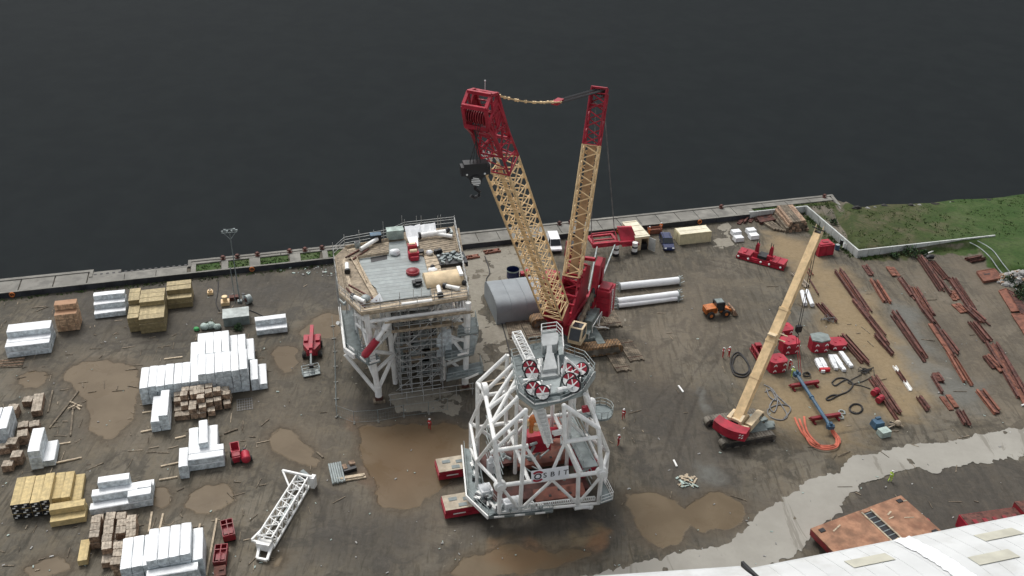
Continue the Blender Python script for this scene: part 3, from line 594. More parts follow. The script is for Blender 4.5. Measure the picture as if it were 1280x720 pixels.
# ================================================================ CRANES
def rotW(fwd):                           # rotation about Z that turns local +y to fwd
    return math.atan2(fwd.y, fwd.x)-math.pi/2
def crawler(mb, L, Wd, H, m=0, mi=1):    # one track along local x, resting on z=0: rounded belt with shoes and a frame inside
    r = H/2; pts = []; n = 7
    for k in range(n+1): a = math.pi/2+math.pi*k/n; pts.append((-L/2+r+r*math.cos(a), r+r*math.sin(a)))
    for k in range(n+1): a = -math.pi/2+math.pi*k/n; pts.append((L/2-r+r*math.cos(a), r+r*math.sin(a)))
    mb.slab([(x, 0, z) for x, z in pts][::-1], (0, -Wd/2, 0), (0, Wd/2, 0), m)
    k = 0; x = -L/2+r
    while x < L/2-r:
        mb.box((x, 0, H+.03), (.16, Wd, .07), m=m); x += .42
    for s in (-1, 1):
        mb.box((0, s*(Wd/2+.03), r), (L-H, .05, H*.55), m=mi)
        for k in range(int(L/1.1)): mb.tube((-L/2+r+k*(L-2*r)/max(1, int(L/1.1)-1), s*(Wd/2-.01), r*.55), (-L/2+r+k*(L-2*r)/max(1, int(L/1.1)-1), s*(Wd/2+.09), r*.55), r*.42, n=9, m=mi)
# ---------------------------------------------------------------- the big lattice boom crane
c0 = Vector((8.3, 122.6, 0)); FWD = Vector((-.366, -.931, 0)).normalized()
HEAD = CAM + ray(600, 131)*((95-0)/ray(600, 131).y); MHEAD = CAM + ray(749, 117)*(135/ray(749, 117).y)
CR = T('crawler_crane', 'giant red and cream lattice boom crawler crane towering over the yard', 'crane', c0, rotW(FWD))
RTV = Vector((FWD.y, -FWD.x, 0))         # right of the operator
def CL(x, y, z): return c0 + RTV*x + FWD*y + Vector((0, 0, z))
ctr = W(86.2, -31.6)
mb = MB(); mb.box((0, 0, 1.3), (4.2, 6.5, 1.1)); mb.box((-2.6, 0, 1.25), (1.2, 9.4, .8)); mb.box((2.6, 0, 1.25), (1.2, 9.4, .8)); mb.tube((0, 0, 1.8), (0, 0, 2.4), 2.1, n=20)
mb.v = [tuple(ctr + EU*p[0]+EV*p[1]+Vector((0, 0, p[2]+.25))) for p in mb.v]; mb.build('car_body', 'grey_green', CR, True)
for s in (-1, 1):
    mb = MB(); crawler(mb, 11.6, 1.7, 1.55); mb.v = [tuple(ctr + EU*p[0]+EV*(p[1]+s*4.7)+Vector((0, 0, p[2]+.28))) for p in mb.v]; mb.build('crawler_track', ['track_rust', 'track_steel'], CR, True)
mb = MB()                                # turning upper works
def cbox(mb, x0, x1, y0, y1, z0, z1, m=0): mb.add([CL(x, y, z) for z in (z0, z1) for x, y in ((x0, y0), (x1, y0), (x1, y1), (x0, y1))], [(0, 3, 2, 1), (4, 5, 6, 7), (0, 1, 5, 4), (1, 2, 6, 5), (2, 3, 7, 6), (3, 0, 4, 7)], m)
cbox(mb, -1.5, 1.5, -7.5, 3.2, 2.5, 4.1); cbox(mb, -1.75, -1.3, -7.6, 3.6, 2.6, 4.5); cbox(mb, 1.3, 1.75, -7.6, 3.6, 2.6, 4.5)
for y in (-6.5, -4, -1.6): mb.tube(CL(-1.2, y, 4.5), CL(1.2, y, 4.5), .55, n=12, m=1)
mb.build('turntable', ['red_paint', 'dark_rope'], CR, True)
mb = MB()                                # plated red lower body that carries the mast foot
pr = [CL(0, 3.4, 2.5), CL(0, 3.0, 4.6), CL(0, -1.0, 8.2), CL(0, -4.6, 10.4), CL(0, -6.4, 9.4), CL(0, -5.6, 5.2), CL(0, -3.5, 2.6)]
for s in (-1.45, 1.2): mb.slab(pr, RTV*s, RTV*(s+.3))
for a, b in ((1, 2), (2, 3)):
    for t in (0, .25, .5, .75, 1): p = pr[a].lerp(pr[b], t); mb.bar(p-RTV*1.45, p+RTV*1.45, .3)
for t in (.1, .5, .9): p = pr[5].lerp(pr[1], t); mb.bar(p-RTV*1.4, p+RTV*1.4, .9, .5)
mb.box(CL(0, -1.8, 6.2), (2.4, 4.5, .25), rot=Matrix.Rotation(rotW(FWD), 3, 'Z') @ Matrix.Rotation(R(-38), 3, 'X')); mb.build('mast_base', 'red_paint', CR, True)
mb = MB()                                # rear frame and cylinder on the left side of the operator
mb.slab([CL(-2.5, -2.6, 4.0), CL(-2.5, -4.8, 10.6), CL(-2.5, -6.2, 11.4), CL(-2.5, -7.6, 10.6), CL(-2.5, -7.0, 6.4), CL(-2.5, -6.2, 6.4), CL(-2.5, -6.4, 9.6), CL(-2.5, -5.6, 9.9), CL(-2.5, -3.8, 4.0)], (0, 0, 0), RTV*-.9, 0)
mb.bar(CL(-2.2, -5.9, 10.9), CL(1.5, -5.9, 10.6), .5); mb.tube(CL(-2.7, -6.2, 9.4), CL(-3.0, -3.2, 6.4), .3, m=1); mb.tube(CL(-3.0, -3.2, 6.4), CL(-2.6, 2.8, 3.2), .42, n=10, m=2)
for k in range(9): p = CL(-3.0, -3.0, 6.3).lerp(CL(-2.6, 2.6, 3.3), k/8); mb.tube(p+RTV*-.5, p+RTV*.4, .3, n=7, m=2 if k % 2 else 1)
mb.build('back_frame', ['red_paint', 'dark_rope', 'mat_timber'], CR, True)
def plates(x0, x1):
    mb = MB()
    for k in range(4): cbox(mb, x0, x1, -6.6, -3.6, 2.7+k*1.1, 3.75+k*1.1)
    cbox(mb, x0+.3, x1-.3, -6.2, -4.0, 7.1, 7.35)
    return mb.build('counterweight', 'red_paint', CR, True)
cw = plates(-5.6, -3.5); plates(3.5, 5.6)
nrm = -RTV; rot = Matrix((( (FWD).x, 0, nrm.x), (FWD.y, 0, nrm.y), (0, 1, nrm.z))) 
rot = Matrix(((-FWD.x*-1, 0, nrm.x), (-FWD.y*-1, 0, nrm.y), (0, 1, 0)))
# the maker's plate: white lettering running up the outer face of the counterweight
xa = Vector((0, 0, 1)); za = -RTV; ya = za.cross(xa); rot = Matrix(((xa.x, ya.x, za.x), (xa.y, ya.y, za.y), (xa.z, ya.z, za.z)))
text_mesh('MAMMOET', .85, 'white_paint', 'lettering', cw, CL(-5.62, -5.1, 4.95), rot, .02, True)
mb = MB(); cbox(mb, -4.4, -1.8, -3.3, 2.2, 2.55, 2.75); cbox(mb, -4.3, -2.0, -3.2, .8, 2.75, 4.2); mb.build('machine_deck', 'grey_green', CR, True)
mb = MB()
for y in (-3, -1, 1.5, 3.2): mb.tube(CL(-4.7, y, 2.7), CL(-4.7, y, 3.9), .05, n=5)
mb.path([CL(-4.7, -3, 3.9), CL(-4.7, 1.5, 3.9), CL(-5.6, 1.0, 3.6), CL(-6.2, -.4, 3.0)], .06); mb.path([CL(-4.5, -3.2, 3.3), CL(-5.2, 0, 3.2), CL(-6.6, -.8, 2.6)], .05); mb.build('handrail', 'white_paint', CR, True)
mb = MB()                                # cab
pr = [CL(-2.2, 3.0, 2.7), CL(-2.2, 5.4, 2.7), CL(-2.2, 5.7, 3.6), CL(-2.2, 4.9, 5.2), CL(-2.2, 3.0, 5.2)]; mb.slab(pr, (0, 0, 0), RTV*-2.0); cab = mb.build('cab', 'cream_pale', CR, True)
mb = MB(); g = [CL(-2.4, 5.76, 3.55), CL(-4.0, 5.76, 3.55), CL(-4.0, 4.99, 5.1), CL(-2.4, 4.99, 5.1)]; mb.slab(g, (0, 0, 0), FWD*.03); mb.slab([CL(-2.5, 3.4, 5.22), CL(-3.9, 3.4, 5.22), CL(-3.9, 4.7, 5.22), CL(-2.5, 4.7, 5.22)], (0, 0, 0), (0, 0, .02)); mb.slab([CL(-4.22, 3.4, 3.7), CL(-4.22, 5.2, 3.7), CL(-4.22, 4.7, 5.0), CL(-4.22, 3.4, 5.0)], (0, 0, 0), RTV*-.02); mb.build('window', 'glass_dark', cab, True)
def crane_spar(foot, head, w, h, w0, cuts, nb, rc, rl, name, wtip):
    """lattice spar: (fraction, material) sections from foot to head"""
    d = head-foot; L = d.length; side = d.cross(Vector((0, 0, 1))).normalized(); up = side.cross(d).normalized()
    root = None
    for i, ((t0, t1, mt, wa, ha, wb, hb, n)) in enumerate(cuts):
        q = MB(); q.lattice(foot+d*t0, foot+d*t1, wa, ha, wb, hb, n, rc, rl, up); o = q.build(name if i == 1 else ('foot_section' if i == 0 else 'head_section'), mt, CR, True)
    return d.normalized(), side, up
FOOT = CL(0, 2.2, 3.2); d = HEAD-FOOT
bd, bs, bu = crane_spar(FOOT, HEAD, 2.6, 2.4, 1.6, [(0, .10, 'red_paint', 2.2, .9, 3.0, 2.7, 2), (.102, .80, 'cream_paint', 3.05, 2.8, 3.05, 2.8, 17), (.802, .985, 'red_paint', 3.05, 2.8, 2.7, 2.4, 4)], 0, .145, .08, 'boom', 0)
mb = MB()                                # plating, inner walkway and rope on the boom
mb.bar(FOOT-bd*1.2+bu*.5, FOOT+d*.098+bu*1.2, 2.5, .25, up=bu, w2=2.9); mb.bar(FOOT-bd*1.0-bs*1.2, FOOT+d*.098-bs*1.42, .2, 1.0, up=bu, h2=2.4); mb.bar(FOOT-bd*1.0+bs*1.2, FOOT+d*.098+bs*1.42, .2, 1.0, up=bu, h2=2.4); mb.build('foot_plate', 'red_paint', CR, True)
mb = MB(); 
for t in np.arange(.12, .79, .026): mb.bar(FOOT+d*t-bs*1.0-bu*.9, FOOT+d*t+bs*1.0-bu*.9, .12, .05)
mb.bar(FOOT+d*.145-bs*.9-bu*1.0, FOOT+d*.815-bs*.9-bu*1.0, .1); mb.bar(FOOT+d*.145+bs*.9-bu*1.0, FOOT+d*.815+bs*.9-bu*1.0, .1); mb.bar(FOOT+d*.145-bs*.2-bu*.98, FOOT+d*.815-bs*.2-bu*.98, .55, .05, up=bu); mb.build('boom_walkway', 'cream_paint', CR, True)
mb = MB()
for s in (-.5, .5): mb.tube(FOOT+d*.02+bs*s+bu*1.3, HEAD+bs*s+bu*1.1, .035, n=5)
mb.tube(FOOT+d*.05+bs*.2, FOOT+d*.95+bs*.2, .05, n=5); mb.build('hoist_rope', 'rope_steel', CR, True)
# red boom head: side cheeks, sheave cluster, front beam
mb = MB(); hd = HEAD
PT = {'a': hd-bd*7.0+bu*1.3, 'b': hd-bd*3+bu*1.45, 'c': hd+bd*.1+bu*1.7, 'e': hd+bd*1.1+bu*.6, 'f': hd+bd*.8-bu*1.1, 'g': hd-bd*1.6-bu*1.8, 'h': hd-bd*3.5-bu*1.25, 'i': hd-bd*7-bu*1.3, 'm': hd-bd*.6+bu*.0}
for s in (-1.3, 1.3):
    for k in ('ab', 'bc', 'ce', 'ef', 'fg', 'gh', 'hi', 'bm', 'cm', 'em', 'gm', 'hb', 'hm', 'ah', 'ib'): mb.bar(PT[k[0]]+bs*s, PT[k[1]]+bs*s, .34 if k in ('ab', 'bc', 'ce', 'ef', 'fg', 'gh', 'hi') else .2)
    mb.slab([PT['b']-bu*.1, PT['c']-bu*.1, PT['m'], PT['h']+bu*.9], bs*(s-.05), bs*(s+.05)); mb.slab([PT['m'], PT['f'], PT['g'], PT['h']], bs*(s-.05), bs*(s+.05)) if s > 0 else None
for k in ('ab', 'gh', 'hi', 'ce'): mb.bar(PT[k[0]]-bs*1.3, PT[k[1]]+bs*1.3, .14); mb.bar(PT[k[0]]+bs*1.3, PT[k[1]]-bs*1.3, .14)
for k in 'abchi': mb.bar(PT[k]-bs*1.3, PT[k]+bs*1.3, .2)
for p, q in ((hd+bd*1.2+bu*.55, .35), (hd+bd*.1+bu*1.6, .35), (hd+bd*.9-bu*1.1, .4), (hd-bd*1.5-bu*1.8, .45), (hd-bd*3+bu*1.3, .3)): mb.bar(p-bs*1.35, p+bs*1.35, q)
mb.bar(hd+bd*1.15+bu*.5, hd-bd*.3+bu*1.5, .2); mb.bar(hd-bd*1.5-bu*1.75-bs*1.3, hd-bd*3.3-bu*1.0+bs*1.2, .18)
head = mb.build('boom_head', 'red_paint', CR, True)
mb = MB()
for k in range(8): s = -.95+k*.27; mb.tube(hd-bd*.5-bu*1.1+bs*(s-.05), hd-bd*.5-bu*1.1+bs*(s+.05), .75, n=16)
mb.build('sheave', 'red_dark', head, True)
mb = MB(); mb.tube(hd+bd*.3+bu*1.6, hd+bd*.3+bu*1.6+Vector((0, 0, 1.0)), .03, n=5); mb.ball(hd+bd*.3+bu*1.6+Vector((0, 0, 1.1)), .09, 1); mb.build('wind_gauge', ['white_paint', 'lamp_clear'], head, True)
mb = MB()                                # white numerals panel on the lattice below the head
for a in (-.75, .1, .75):
    p = FOOT+d*.86+bs*a+bu*-1.3
    mb.bar(p-bd*.9, p+bd*.9, .14, .05, up=bu); mb.bar(p-bd*.9+bs*.0, p+bs*.42, .12, .05, up=bu)
mb.build('marking', 'white_paint', CR, True)
# derrick mast
PS = -1.0
MF = CL(0, -.6, 5.6); md = MHEAD-MF
ms = md.cross(Vector((0, 0, 1))).normalized(); mu = ms.cross(md).normalized()
for nm, mt, t0, t1, n, w in (('mast_foot', 'red_paint', 0, .13, 2, 2.3), ('derrick_mast', 'cream_paint', .132, .76, 9, 2.35), ('mast_head', 'red_paint', .762, 1.0, 3, 2.3)):
    q = MB(); q.lattice(MF+md*t0, MF+md*t1, w, 1.7, w, 1.7, n, .15, .10, mu); q.build(nm, mt, CR, True)
mb = MB(); mb.bar(MF+md*.135+mu*.62*PS, MF+md*.755+mu*.62*PS, 1.25, .05, up=mu); mb.build('mast_plating', 'mast_brown', CR, True)
mb = MB(); mdd = md.normalized()
for s in (-1.1, 1.1): mb.slab([MHEAD-mdd*2+mu*.8, MHEAD+mdd*.9+mu*.9, MHEAD+mdd*.9-mu*.6, MHEAD-mdd*2-mu*.8], ms*(s-.1), ms*(s+.1))
for k in range(5): mb.tube(MHEAD+mdd*.3+ms*(-.7+k*.35-.06), MHEAD+mdd*.3+ms*(-.7+k*.35+.06), .55, n=12, m=1)
mb.bar(MHEAD-mdd*1.7-ms*1.2, MHEAD-mdd*1.7+ms*1.2, .35); mb.bar(MHEAD+mdd*.8-ms*1.2+mu*.6, MHEAD+mdd*.8+ms*1.2+mu*.6, .3); mb.build('mast_sheave_head', ['red_paint', 'black_steel'], CR, True)
# stays between the two heads
JT = CAM + ray(697, 127)*(122.5/ray(697, 127).y)
ha = HEAD+bd*.2+bu*1.6
mb = MB()
for s in (-.5, .5):
    pts = [ha.lerp(JT, t)+bs*s*(1-t)+ms*s*t*.9-Vector((0, 0, 0.55*math.sin(math.pi*t)))for t in np.linspace(0, 1, 9)]
    for i, (a, b) in enumerate(zip(pts[:-1], pts[1:])): mb.bar(a, b, .16, .16, m=0 if i else 1); mb.box(b, (.26, .26, .26), m=0)
mb.box(JT, (1.9, .9, .4), rz=R(60), m=1); mb.build('pendant_bars', ['cream_paint', 'red_paint'], CR, True)
mb = MB()
for s in (-.7, -.35, .35, .7): mb.tube(JT+ms*s*.8, MHEAD+mdd*.5+ms*s+mu*.3, .12, n=5)
mb.build('stay_ropes', 'black_steel', CR, True)
# ballast tray behind the crane, hung from the derrick mast
tc_ = P(757, 305, 2.6); TR = T('ballast_tray', 'red ballast tray hung behind the crane on ropes from the mast', 'ballast tray', tc_-Vector((0, 0, 2.6)), QA)
def TL(u, v, z): return Vector((tc_.x, tc_.y, 0))+EU*u+EV*v+Vector((0, 0, z))
mb = MB(); mb.bar(TL(-2.4, 0, 2.6), TL(2.4, 0, 2.6), .7, .8); mb.bar(TL(-2.2, 3.2, 2.6), TL(2.2, 3.2, 2.6), .35); mb.bar(TL(-2.2, 0, 2.6), TL(-2.2, 3.2, 2.6), .4); mb.bar(TL(2.2, 0, 2.6), TL(2.2, 3.2, 2.6), .4); mb.bar(TL(-2.2, 1.6, 2.6), TL(2.2, 1.6, 2.6), .25)
for a, b in (((-2.2, 0, 2.9), (-2.2, 1.6, 4.0)), ((2.2, 0, 2.9), (2.2, 1.6, 4.0)), ((-2.2, 1.6, 4.0), (2.2, 1.6, 4.0))): mb.bar(TL(*a), TL(*b), .2)
mb.slab([TL(3.4, .4, 1.4), TL(6.6, .4, 1.4), TL(5.6, 2.2, 4.2), TL(3.2, 3, 4.0)], (0, 0, 0), EV*.5); mb.bar(TL(2.4, 0, 2.5), TL(5.2, .8, 2.0), .5); mb.build('frame', 'red_paint', TR, True)
for a in (2.1, 5.6, -5.8):
    mb = MB(); mb.tube(TL(a, .1, .5), TL(a, .1, 2.2), .5, n=10); mb.tube(TL(a, .1, 0), TL(a, .1, .5), .62, n=10, m=1); mb.tube(TL(a, .1, 1.2), TL(a, .1, 1.5), .53, n=10, m=1); mb.build('jack_leg', ['white_paint', 'black_steel'], TR, True)
mb = MB()
for a in (-2.2, 2.1): mb.tube(TL(a, 1.6, 4.0), MHEAD+mdd*.4+ms*(.5 if a > 0 else -.5), .08, n=5)
mb.build('ballast_ropes', 'rope_steel', CR, True)
mb = MB(); mb.bar(TL(-1.7, -.4, 2.5), CL(-1, -7.5, 3.6), .2); mb.bar(TL(1.6, -.4, 2.5), CL(-2.2, -7.5, 3.6), .2); mb.build('guide_bars', 'galv', CR, True)
mb = MB(); mb.slab([TL(-6.9, -1.2, .2), TL(-4.6, -1.6, .2), TL(-4.8, -1.2, 2.9), TL(-6.6, -.9, 2.9)], (0, 0, 0), EV*3.0); mb.box(TL(-5.7, .3, 3.05), (1.6, 2.2, .25), rz=QA, m=1); 
oneW('winch_frame', mb, ['red_dark', 'dark_rope'], 'dark red winch frame on the ground between the white van and the mast', 'winch', TL(-5.8, 0, 0), QA)
# hook block, hanging from the boom head
hx = Vector((0, 0, 0)); sv = hd-bd*.6-bu*1.2
hz = None
for zz in np.arange(sv.z-4, sv.z-24, -.1):
    v = Vector((sv.x-.2, sv.y-.3, zz))-CAM; z = v.dot(FW); py = 360-FPX*v.dot(U2)/z
    if py > 212: hz = zz; break
HB = Vector((sv.x-.2, sv.y-.3, hz)); HK = T('hook_block', 'black multi sheave hook block with striped plates hanging from the boom head', 'hook block', HB, R(12))
mb = MB()
for s in (-1, -.5, .5, 1): mb.slab([(-.95, s*.0-.0, .75), (.95, 0, .75), (1.05, 0, -.25), (.55, 0, -.75), (-.55, 0, -.75), (-1.05, 0, -.25)], (0, s*.42-.05, 0), (0, s*.42+.05, 0))
mb.box((0, 0, .72), (2.1, 1.0, .3)); mb.box((-1.15, 0, .1), (.3, .95, .9)); mb.box((1.15, 0, .1), (.3, .95, .9)); mb.build('block_body', 'black_steel', HK)
for x in (-.55, .55):
    for y in (-.21, .21): mb = MB(); mb.tube((x, y-.09, .1), (x, y+.09, .1), .55, n=14); mb.build('sheave', 'black_steel', HK)
mb = MB(); mb.tube((0, 0, -.75), (0, 0, -1.5), .3, n=10); mb.tube((0, -.54, -.85), (0, .54, -.85), .55, n=16); q = [(0, 0, -1.5), (.05, 0, -2.0), (.4, 0, -2.3), (.35, 0, -2.75), (-.05, 0, -2.95), (-.4, 0, -2.7)]; mb.path(q, .17, 7); mb.build('hook', 'black_steel', HK)
mb = MB()
for k in range(5):
    z = -.5-k*.17; w_ = .42*math.sqrt(max(.05, 1-((k-2)/2.6)**2)); mb.slab([(-w_, -.56, z), (w_, -.56, z-.12), (w_, -.56, z-.21), (-w_, -.56, z-.09)], (0, -.02, 0), (0, 0, 0))
for z in (.7, .45, .2, -.05): mb.slab([(1.31, -.47, z), (1.31, .47, z-.15), (1.31, .47, z-.28), (1.31, -.47, z-.13)], (0, 0, 0), (.02, 0, 0))
for x in (-.8, .8): mb.ball((x, -.5, -.2), .1)
mb.build('hazard_stripes', 'white_paint', HK); HK.scale = (1.2, 1.2, 1.1)
mb = MB()
for x in (-.8, -.3, .3, .8):
    for y in (-.2, .2): mb.tube(HB+Vector((x*.8, y, .6)), sv+bs*x*.8+Vector((0, y, 0)), .035, n=5)
mb.build('hoist_lines', 'dark_rope', CR, True)
# timber mats under the tracks
tm = None
def mat_mb(L=5.5, Wd=2.3): 
    q = MB(); rs = random.Random(int(L*10))
    n = int(Wd/.3)
    for k in range(n): q.box((rs.uniform(-.15, .15), -Wd/2+(k+.5)*Wd/n, .12), (L, Wd/n-.03, .24))
    for x in (-L*.35, L*.35): q.tube((x, -Wd/2, .25), (x, Wd/2, .25), .05, n=5, m=1)
    return q
G_ = 'timber mats laid under the big crane'
for i, (u, v, rz, lab) in enumerate([(93.4, -36.6, QA+R(90), 'weathered timber mat jutting out furthest right under the near track of the big crane'), (90.6, -38.6, QA+R(90), 'muddy timber mat along the near track, under the crane cab'), (93.6, -27.2, QA+R(86), 'weathered timber mat under the right end of the far track of the big crane'),
    (80.3, -27.6, QA+R(90), 'dark timber mat under the left end of the far track of the big crane'), (77.9, -26.8, QA+R(84), 'loose timber mat just left of the crane tracks near the grey tent'), (91.2, -27.6, QA+R(90), 'timber mat half covered by the far track below the red counterweight')]):
    if tm is None: tm = one('timber_mat', mat_mb(), ['mat_timber', 'rust'], lab, 'timber mat', W(u, v, .02), rz, G_)
    else: clone(tm, W(u, v, .02), rz, lab)
# ---------------------------------------------------------------- telescopic crawler crane
tu, tv = UV(923, 540); tcn = W(tu, tv)
TC = T('telescopic_crane', 'crawler crane with long cream telescopic boom and curved red counterweight', 'crane', tcn, QA)
def TP(u, v, z): return tcn+EU*u+EV*v+Vector((0, 0, z))
for s in (-1, 1):
    mb = MB(); crawler(mb, 7.9, 1.0, 1.15); mb.v = [tuple(TP(p[0], p[1]+s*2.35, p[2])) for p in mb.v]; mb.build('crawler_track', ['track_steel', 'rubber'], TC, True)
mb = MB(); mb.add([TP(x, y, z) for z in (.6, 1.2) for x, y in ((-3, -1.8), (3.2, -1.8), (3.2, 1.8), (-3, 1.8))], [(0, 3, 2, 1), (4, 5, 6, 7), (0, 1, 5, 4), (1, 2, 6, 5), (2, 3, 7, 6), (3, 0, 4, 7)]); mb.box(TP(3.9, -.8, .9), (1.2, 1.0, .4), rz=QA); mb.box(TP(3.7, 1.1, .8), (1.4, 1.3, .25), rz=QA+.2); mb.box(TP(4.6, .2, .5), (1.3, .8, .25), rz=QA-.3); mb.tube(TP(0, 0, 1.2), TP(0, 0, 1.6), 1.0, n=18); mb.build('car_body', 'grey_green', TC, True)
tip_g = P(997, 466, 0); vt = None
TIP = CAM + ray(1022, 293)*(tip_g.y/ray(1022, 293).y)
bf = TP(-.3, -.1, 3.1); dirg = (TIP-bf); dh = Vector((dirg.x, dirg.y, 0)).normalized(); sh = Vector((dh.y, -dh.x, 0))
def TS(x, y, z): return TP(-.2, 0, 0)+sh*x+dh*y+Vector((0, 0, z))
mb = MB(); pts = []
for a in np.linspace(-1, 1, 9): pts.append((2.3*a, -3.7+ .6*a*a))
for a in np.linspace(1, -1, 9): pts.append((2.2*a, -2.0+.4*a*a))
mb.add([TS(x, y, 1.6) for x, y in pts]+[TS(x, y, 2.9) for x, y in pts], [(i, (i+1) % 18, 18+(i+1) % 18, 18+i) for i in range(18)]+[tuple(range(18, 36)), tuple(range(17, -1, -1))]); cwt = mb.build('counterweight', 'red_paint', TC, True)
for x in (1.55, 1.85):
    for k in range(2):
        mb = MB(); mb.slab([TS(x, -3.73+.6*(x/2.3)**2, 2.0+k*.4), TS(x+.2, -3.73+.6*((x+.2)/2.3)**2, 2.15+k*.4), TS(x+.2, -3.73+.6*((x+.2)/2.3)**2, 2.32+k*.4), TS(x, -3.73+.6*(x/2.3)**2, 2.17+k*.4)], (0, 0, 0), dh*-.03); mb.build('chevron', 'white_paint', cwt, True)
mb = MB()
for s in (-.95, .55): mb.slab([TS(s, -1.7, 1.7), TS(s, 1.4, 1.7), TS(s, 1.0, 2.8), TS(s, -.6, 3.6), TS(s, -1.7, 3.2)], (0, 0, 0), sh*.35)
mb.bar(TS(-.9, -1.4, 3.0), TS(.9, -1.4, 3.0), .35); mb.bar(TS(-1.1, -1.5, 2.9), TS(-1.1, .6, 2.9), .25); mb.bar(TS(.95, -1.6, 2.6), TS(1.9, -1.4, 2.6), .3); mb.tube(TS(-.5, -1.1, 2.4), TS(.5, -1.1, 2.4), .45, n=12, m=1); mb.tube(TS(-.45, -.3, 2.4), TS(.5, -.3, 2.4), .4, n=12, m=1)
mb.build('upper_works', ['cream_pale', 'dark_rope'], TC, True)
mb = MB(); mb.slab([TS(1.15, -.9, 1.7), TS(1.15, 3.4, 1.7), TS(1.15, 3.4, 2.3), TS(1.15, 2.6, 2.75), TS(1.15, -.9, 2.75)], (0, 0, 0), sh*.95); cb = mb.build('cab', 'cream_pale', TC, True)
mb = MB(); mb.slab([TS(1.22, 3.42, 1.9), TS(2.03, 3.42, 1.9), TS(2.03, 3.42, 2.28), TS(1.22, 3.42, 2.28)], (0, 0, 0), dh*.02); mb.slab([TS(2.105, 1.6, 1.95), TS(2.105, 3.2, 1.95), TS(2.105, 2.6, 2.6), TS(2.105, 1.6, 2.6)], (0, 0, 0), sh*.02); mb.build('window', 'glass_dark', cb, True)
bdr = (TIP-bf); bl = bdr.length; bdn = bdr.normalized()
mb = MB(); mb.bar(bf-bdn*1.0, bf+bdn*bl*.58, 1.2, 1.45); mb.bar(bf-bdn*1.1, bf-bdn*.3, 1.35, 1.6)
for t in (.2, .4, .575): mb.bar(bf+bdn*(bl*t-.18), bf+bdn*(bl*t+.18), 1.3, 1.56)
boom = mb.build('boom', 'cream_paint', TC, True)
mb = MB(); mb.bar(bf+bdn*bl*.58, bf+bdn*bl*.975, 1.0, 1.22); mb.bar(bf+bdn*bl*.96, TIP, .95, 1.15); mb.build('inner_boom', 'cream_paint', boom, True)
mb = MB()
for s in (-.5, .5): mb.slab([TIP-bdn*.6+Vector((0, 0, .6)), TIP+bdn*.5+Vector((0, 0, .9)), TIP+bdn*.9-Vector((0, 0, .4)), TIP-Vector((0, 0, .9)), TIP-bdn*.6-Vector((0, 0, .6))], sh*(s-.05), sh*(s+.05))
mb.tube(TIP+bdn*.4-sh*.4-Vector((0, 0, .3)), TIP+bdn*.4+sh*.4-Vector((0, 0, .3)), .4, n=12, m=1); mb.tube(TIP+Vector((0, 0, .9)), TIP+Vector((0, 0, 1.9)), .05, m=1); mb.bar(TIP-sh*.9+Vector((0, 0, .9)), TIP+sh*.9+Vector((0, 0, .7)), .12, m=1); mb.build('boom_tip', ['cream_pale', 'black_steel'], boom, True)
mb = MB()
for k, (t, r) in enumerate(((.43, 0), (.40, 0))): mb.bar(bf+bdn*bl*t-sh*.3+Vector((0, 0, .75)), bf+bdn*bl*t+sh*1.8+Vector((0, 0, .75)), .12)
mb.box(bf+bdn*bl*.42+Vector((0, 0, .8)), (1.1, 1.6, .25), rot=Matrix.Rotation(rotW(dh), 3, 'Z')); mb.build('hose_bracket', 'cream_pale', boom, True)
mb = MB(); mb.tube(TS(0, 1.2, 1.9), bf+bdn*bl*.26-Vector((0, 0, .5)), .22, n=10); mb.build('luffing_cylinder', 'cream_paint', TC, True)
mb = MB(); hk0 = Vector((TIP.x+bdn.x*.4, TIP.y+bdn.y*.4, 7.2))
for s in (-.14, .14): mb.tube(Vector((hk0.x, hk0.y, TIP.z))+sh*s, hk0+sh*s+Vector((0, 0, .5)), .05, n=5)
mb.build('hoist_rope', 'dark_rope', TC, True)
HT = T('hook_block', 'small black hook block hanging below the cream telescopic boom', 'hook block', hk0, QA)
mb = MB(); mb.box((0, 0, .35), (.75, .55, 1.0)); mb.box((0, 0, .4), (.95, .35, .7)); mb.build('block_body', 'black_steel', HT); mb = MB(); mb.path([(0, 0, -.1), (0, 0, -.45), (.2, 0, -.65), (.15, 0, -.95), (-.1, 0, -1.0), (-.25, 0, -.8)], .09); mb.build('hook', 'black_steel', HT)
bt = P(1000, 468, 1.0); mb = MB()
for s in (-.15, .15): mb.tube(hk0+Vector((s, 0, -.9)), bt+Vector((s, 0, .2)), .045, n=5)
oneW('lifting_sling', mb, 'sling_red', 'taut red lifting sling between the small hook block and the blue beam', 'sling', bt)
# ================================================================ THE TWO STEEL TOWERS
def PV(px, py, v):                       # point of the photograph on the upright plane at quay-frame depth v
    d = ray(px, py); o = W(0, v); t = (o-CAM).dot(EV)/d.dot(EV); return CAM+d*t
def rail(mb, pts, h=1.1, post=1.6, r=.035, m=0, closed=False, kick=None):
    pts = [Vector(p) for p in pts]+([Vector(pts[0])] if closed else [])
    for a, b in zip(pts[:-1], pts[1:]):
        n = max(1, int((b-a).length/post)); 
        for k in range(n+1): p = a.lerp(b, k/n); mb.tube(p, p+Vector((0, 0, h)), r, n=5, m=m, cap=False)
        for z in (h, h*.55): mb.tube(a+Vector((0, 0, z)), b+Vector((0, 0, z)), r, n=5, m=m)
        mb.bar(a+Vector((0, 0, .08)), b+Vector((0, 0, .08)), .03, .16, m=m if kick is None else kick)
def plate(mb, pts, t=.15, m=0):          # flat polygon plate with thickness
    pts = [Vector(p) for p in pts]; z = pts[0].z; mb.prism([(p.x, p.y) for p in pts], z-t, z, m)
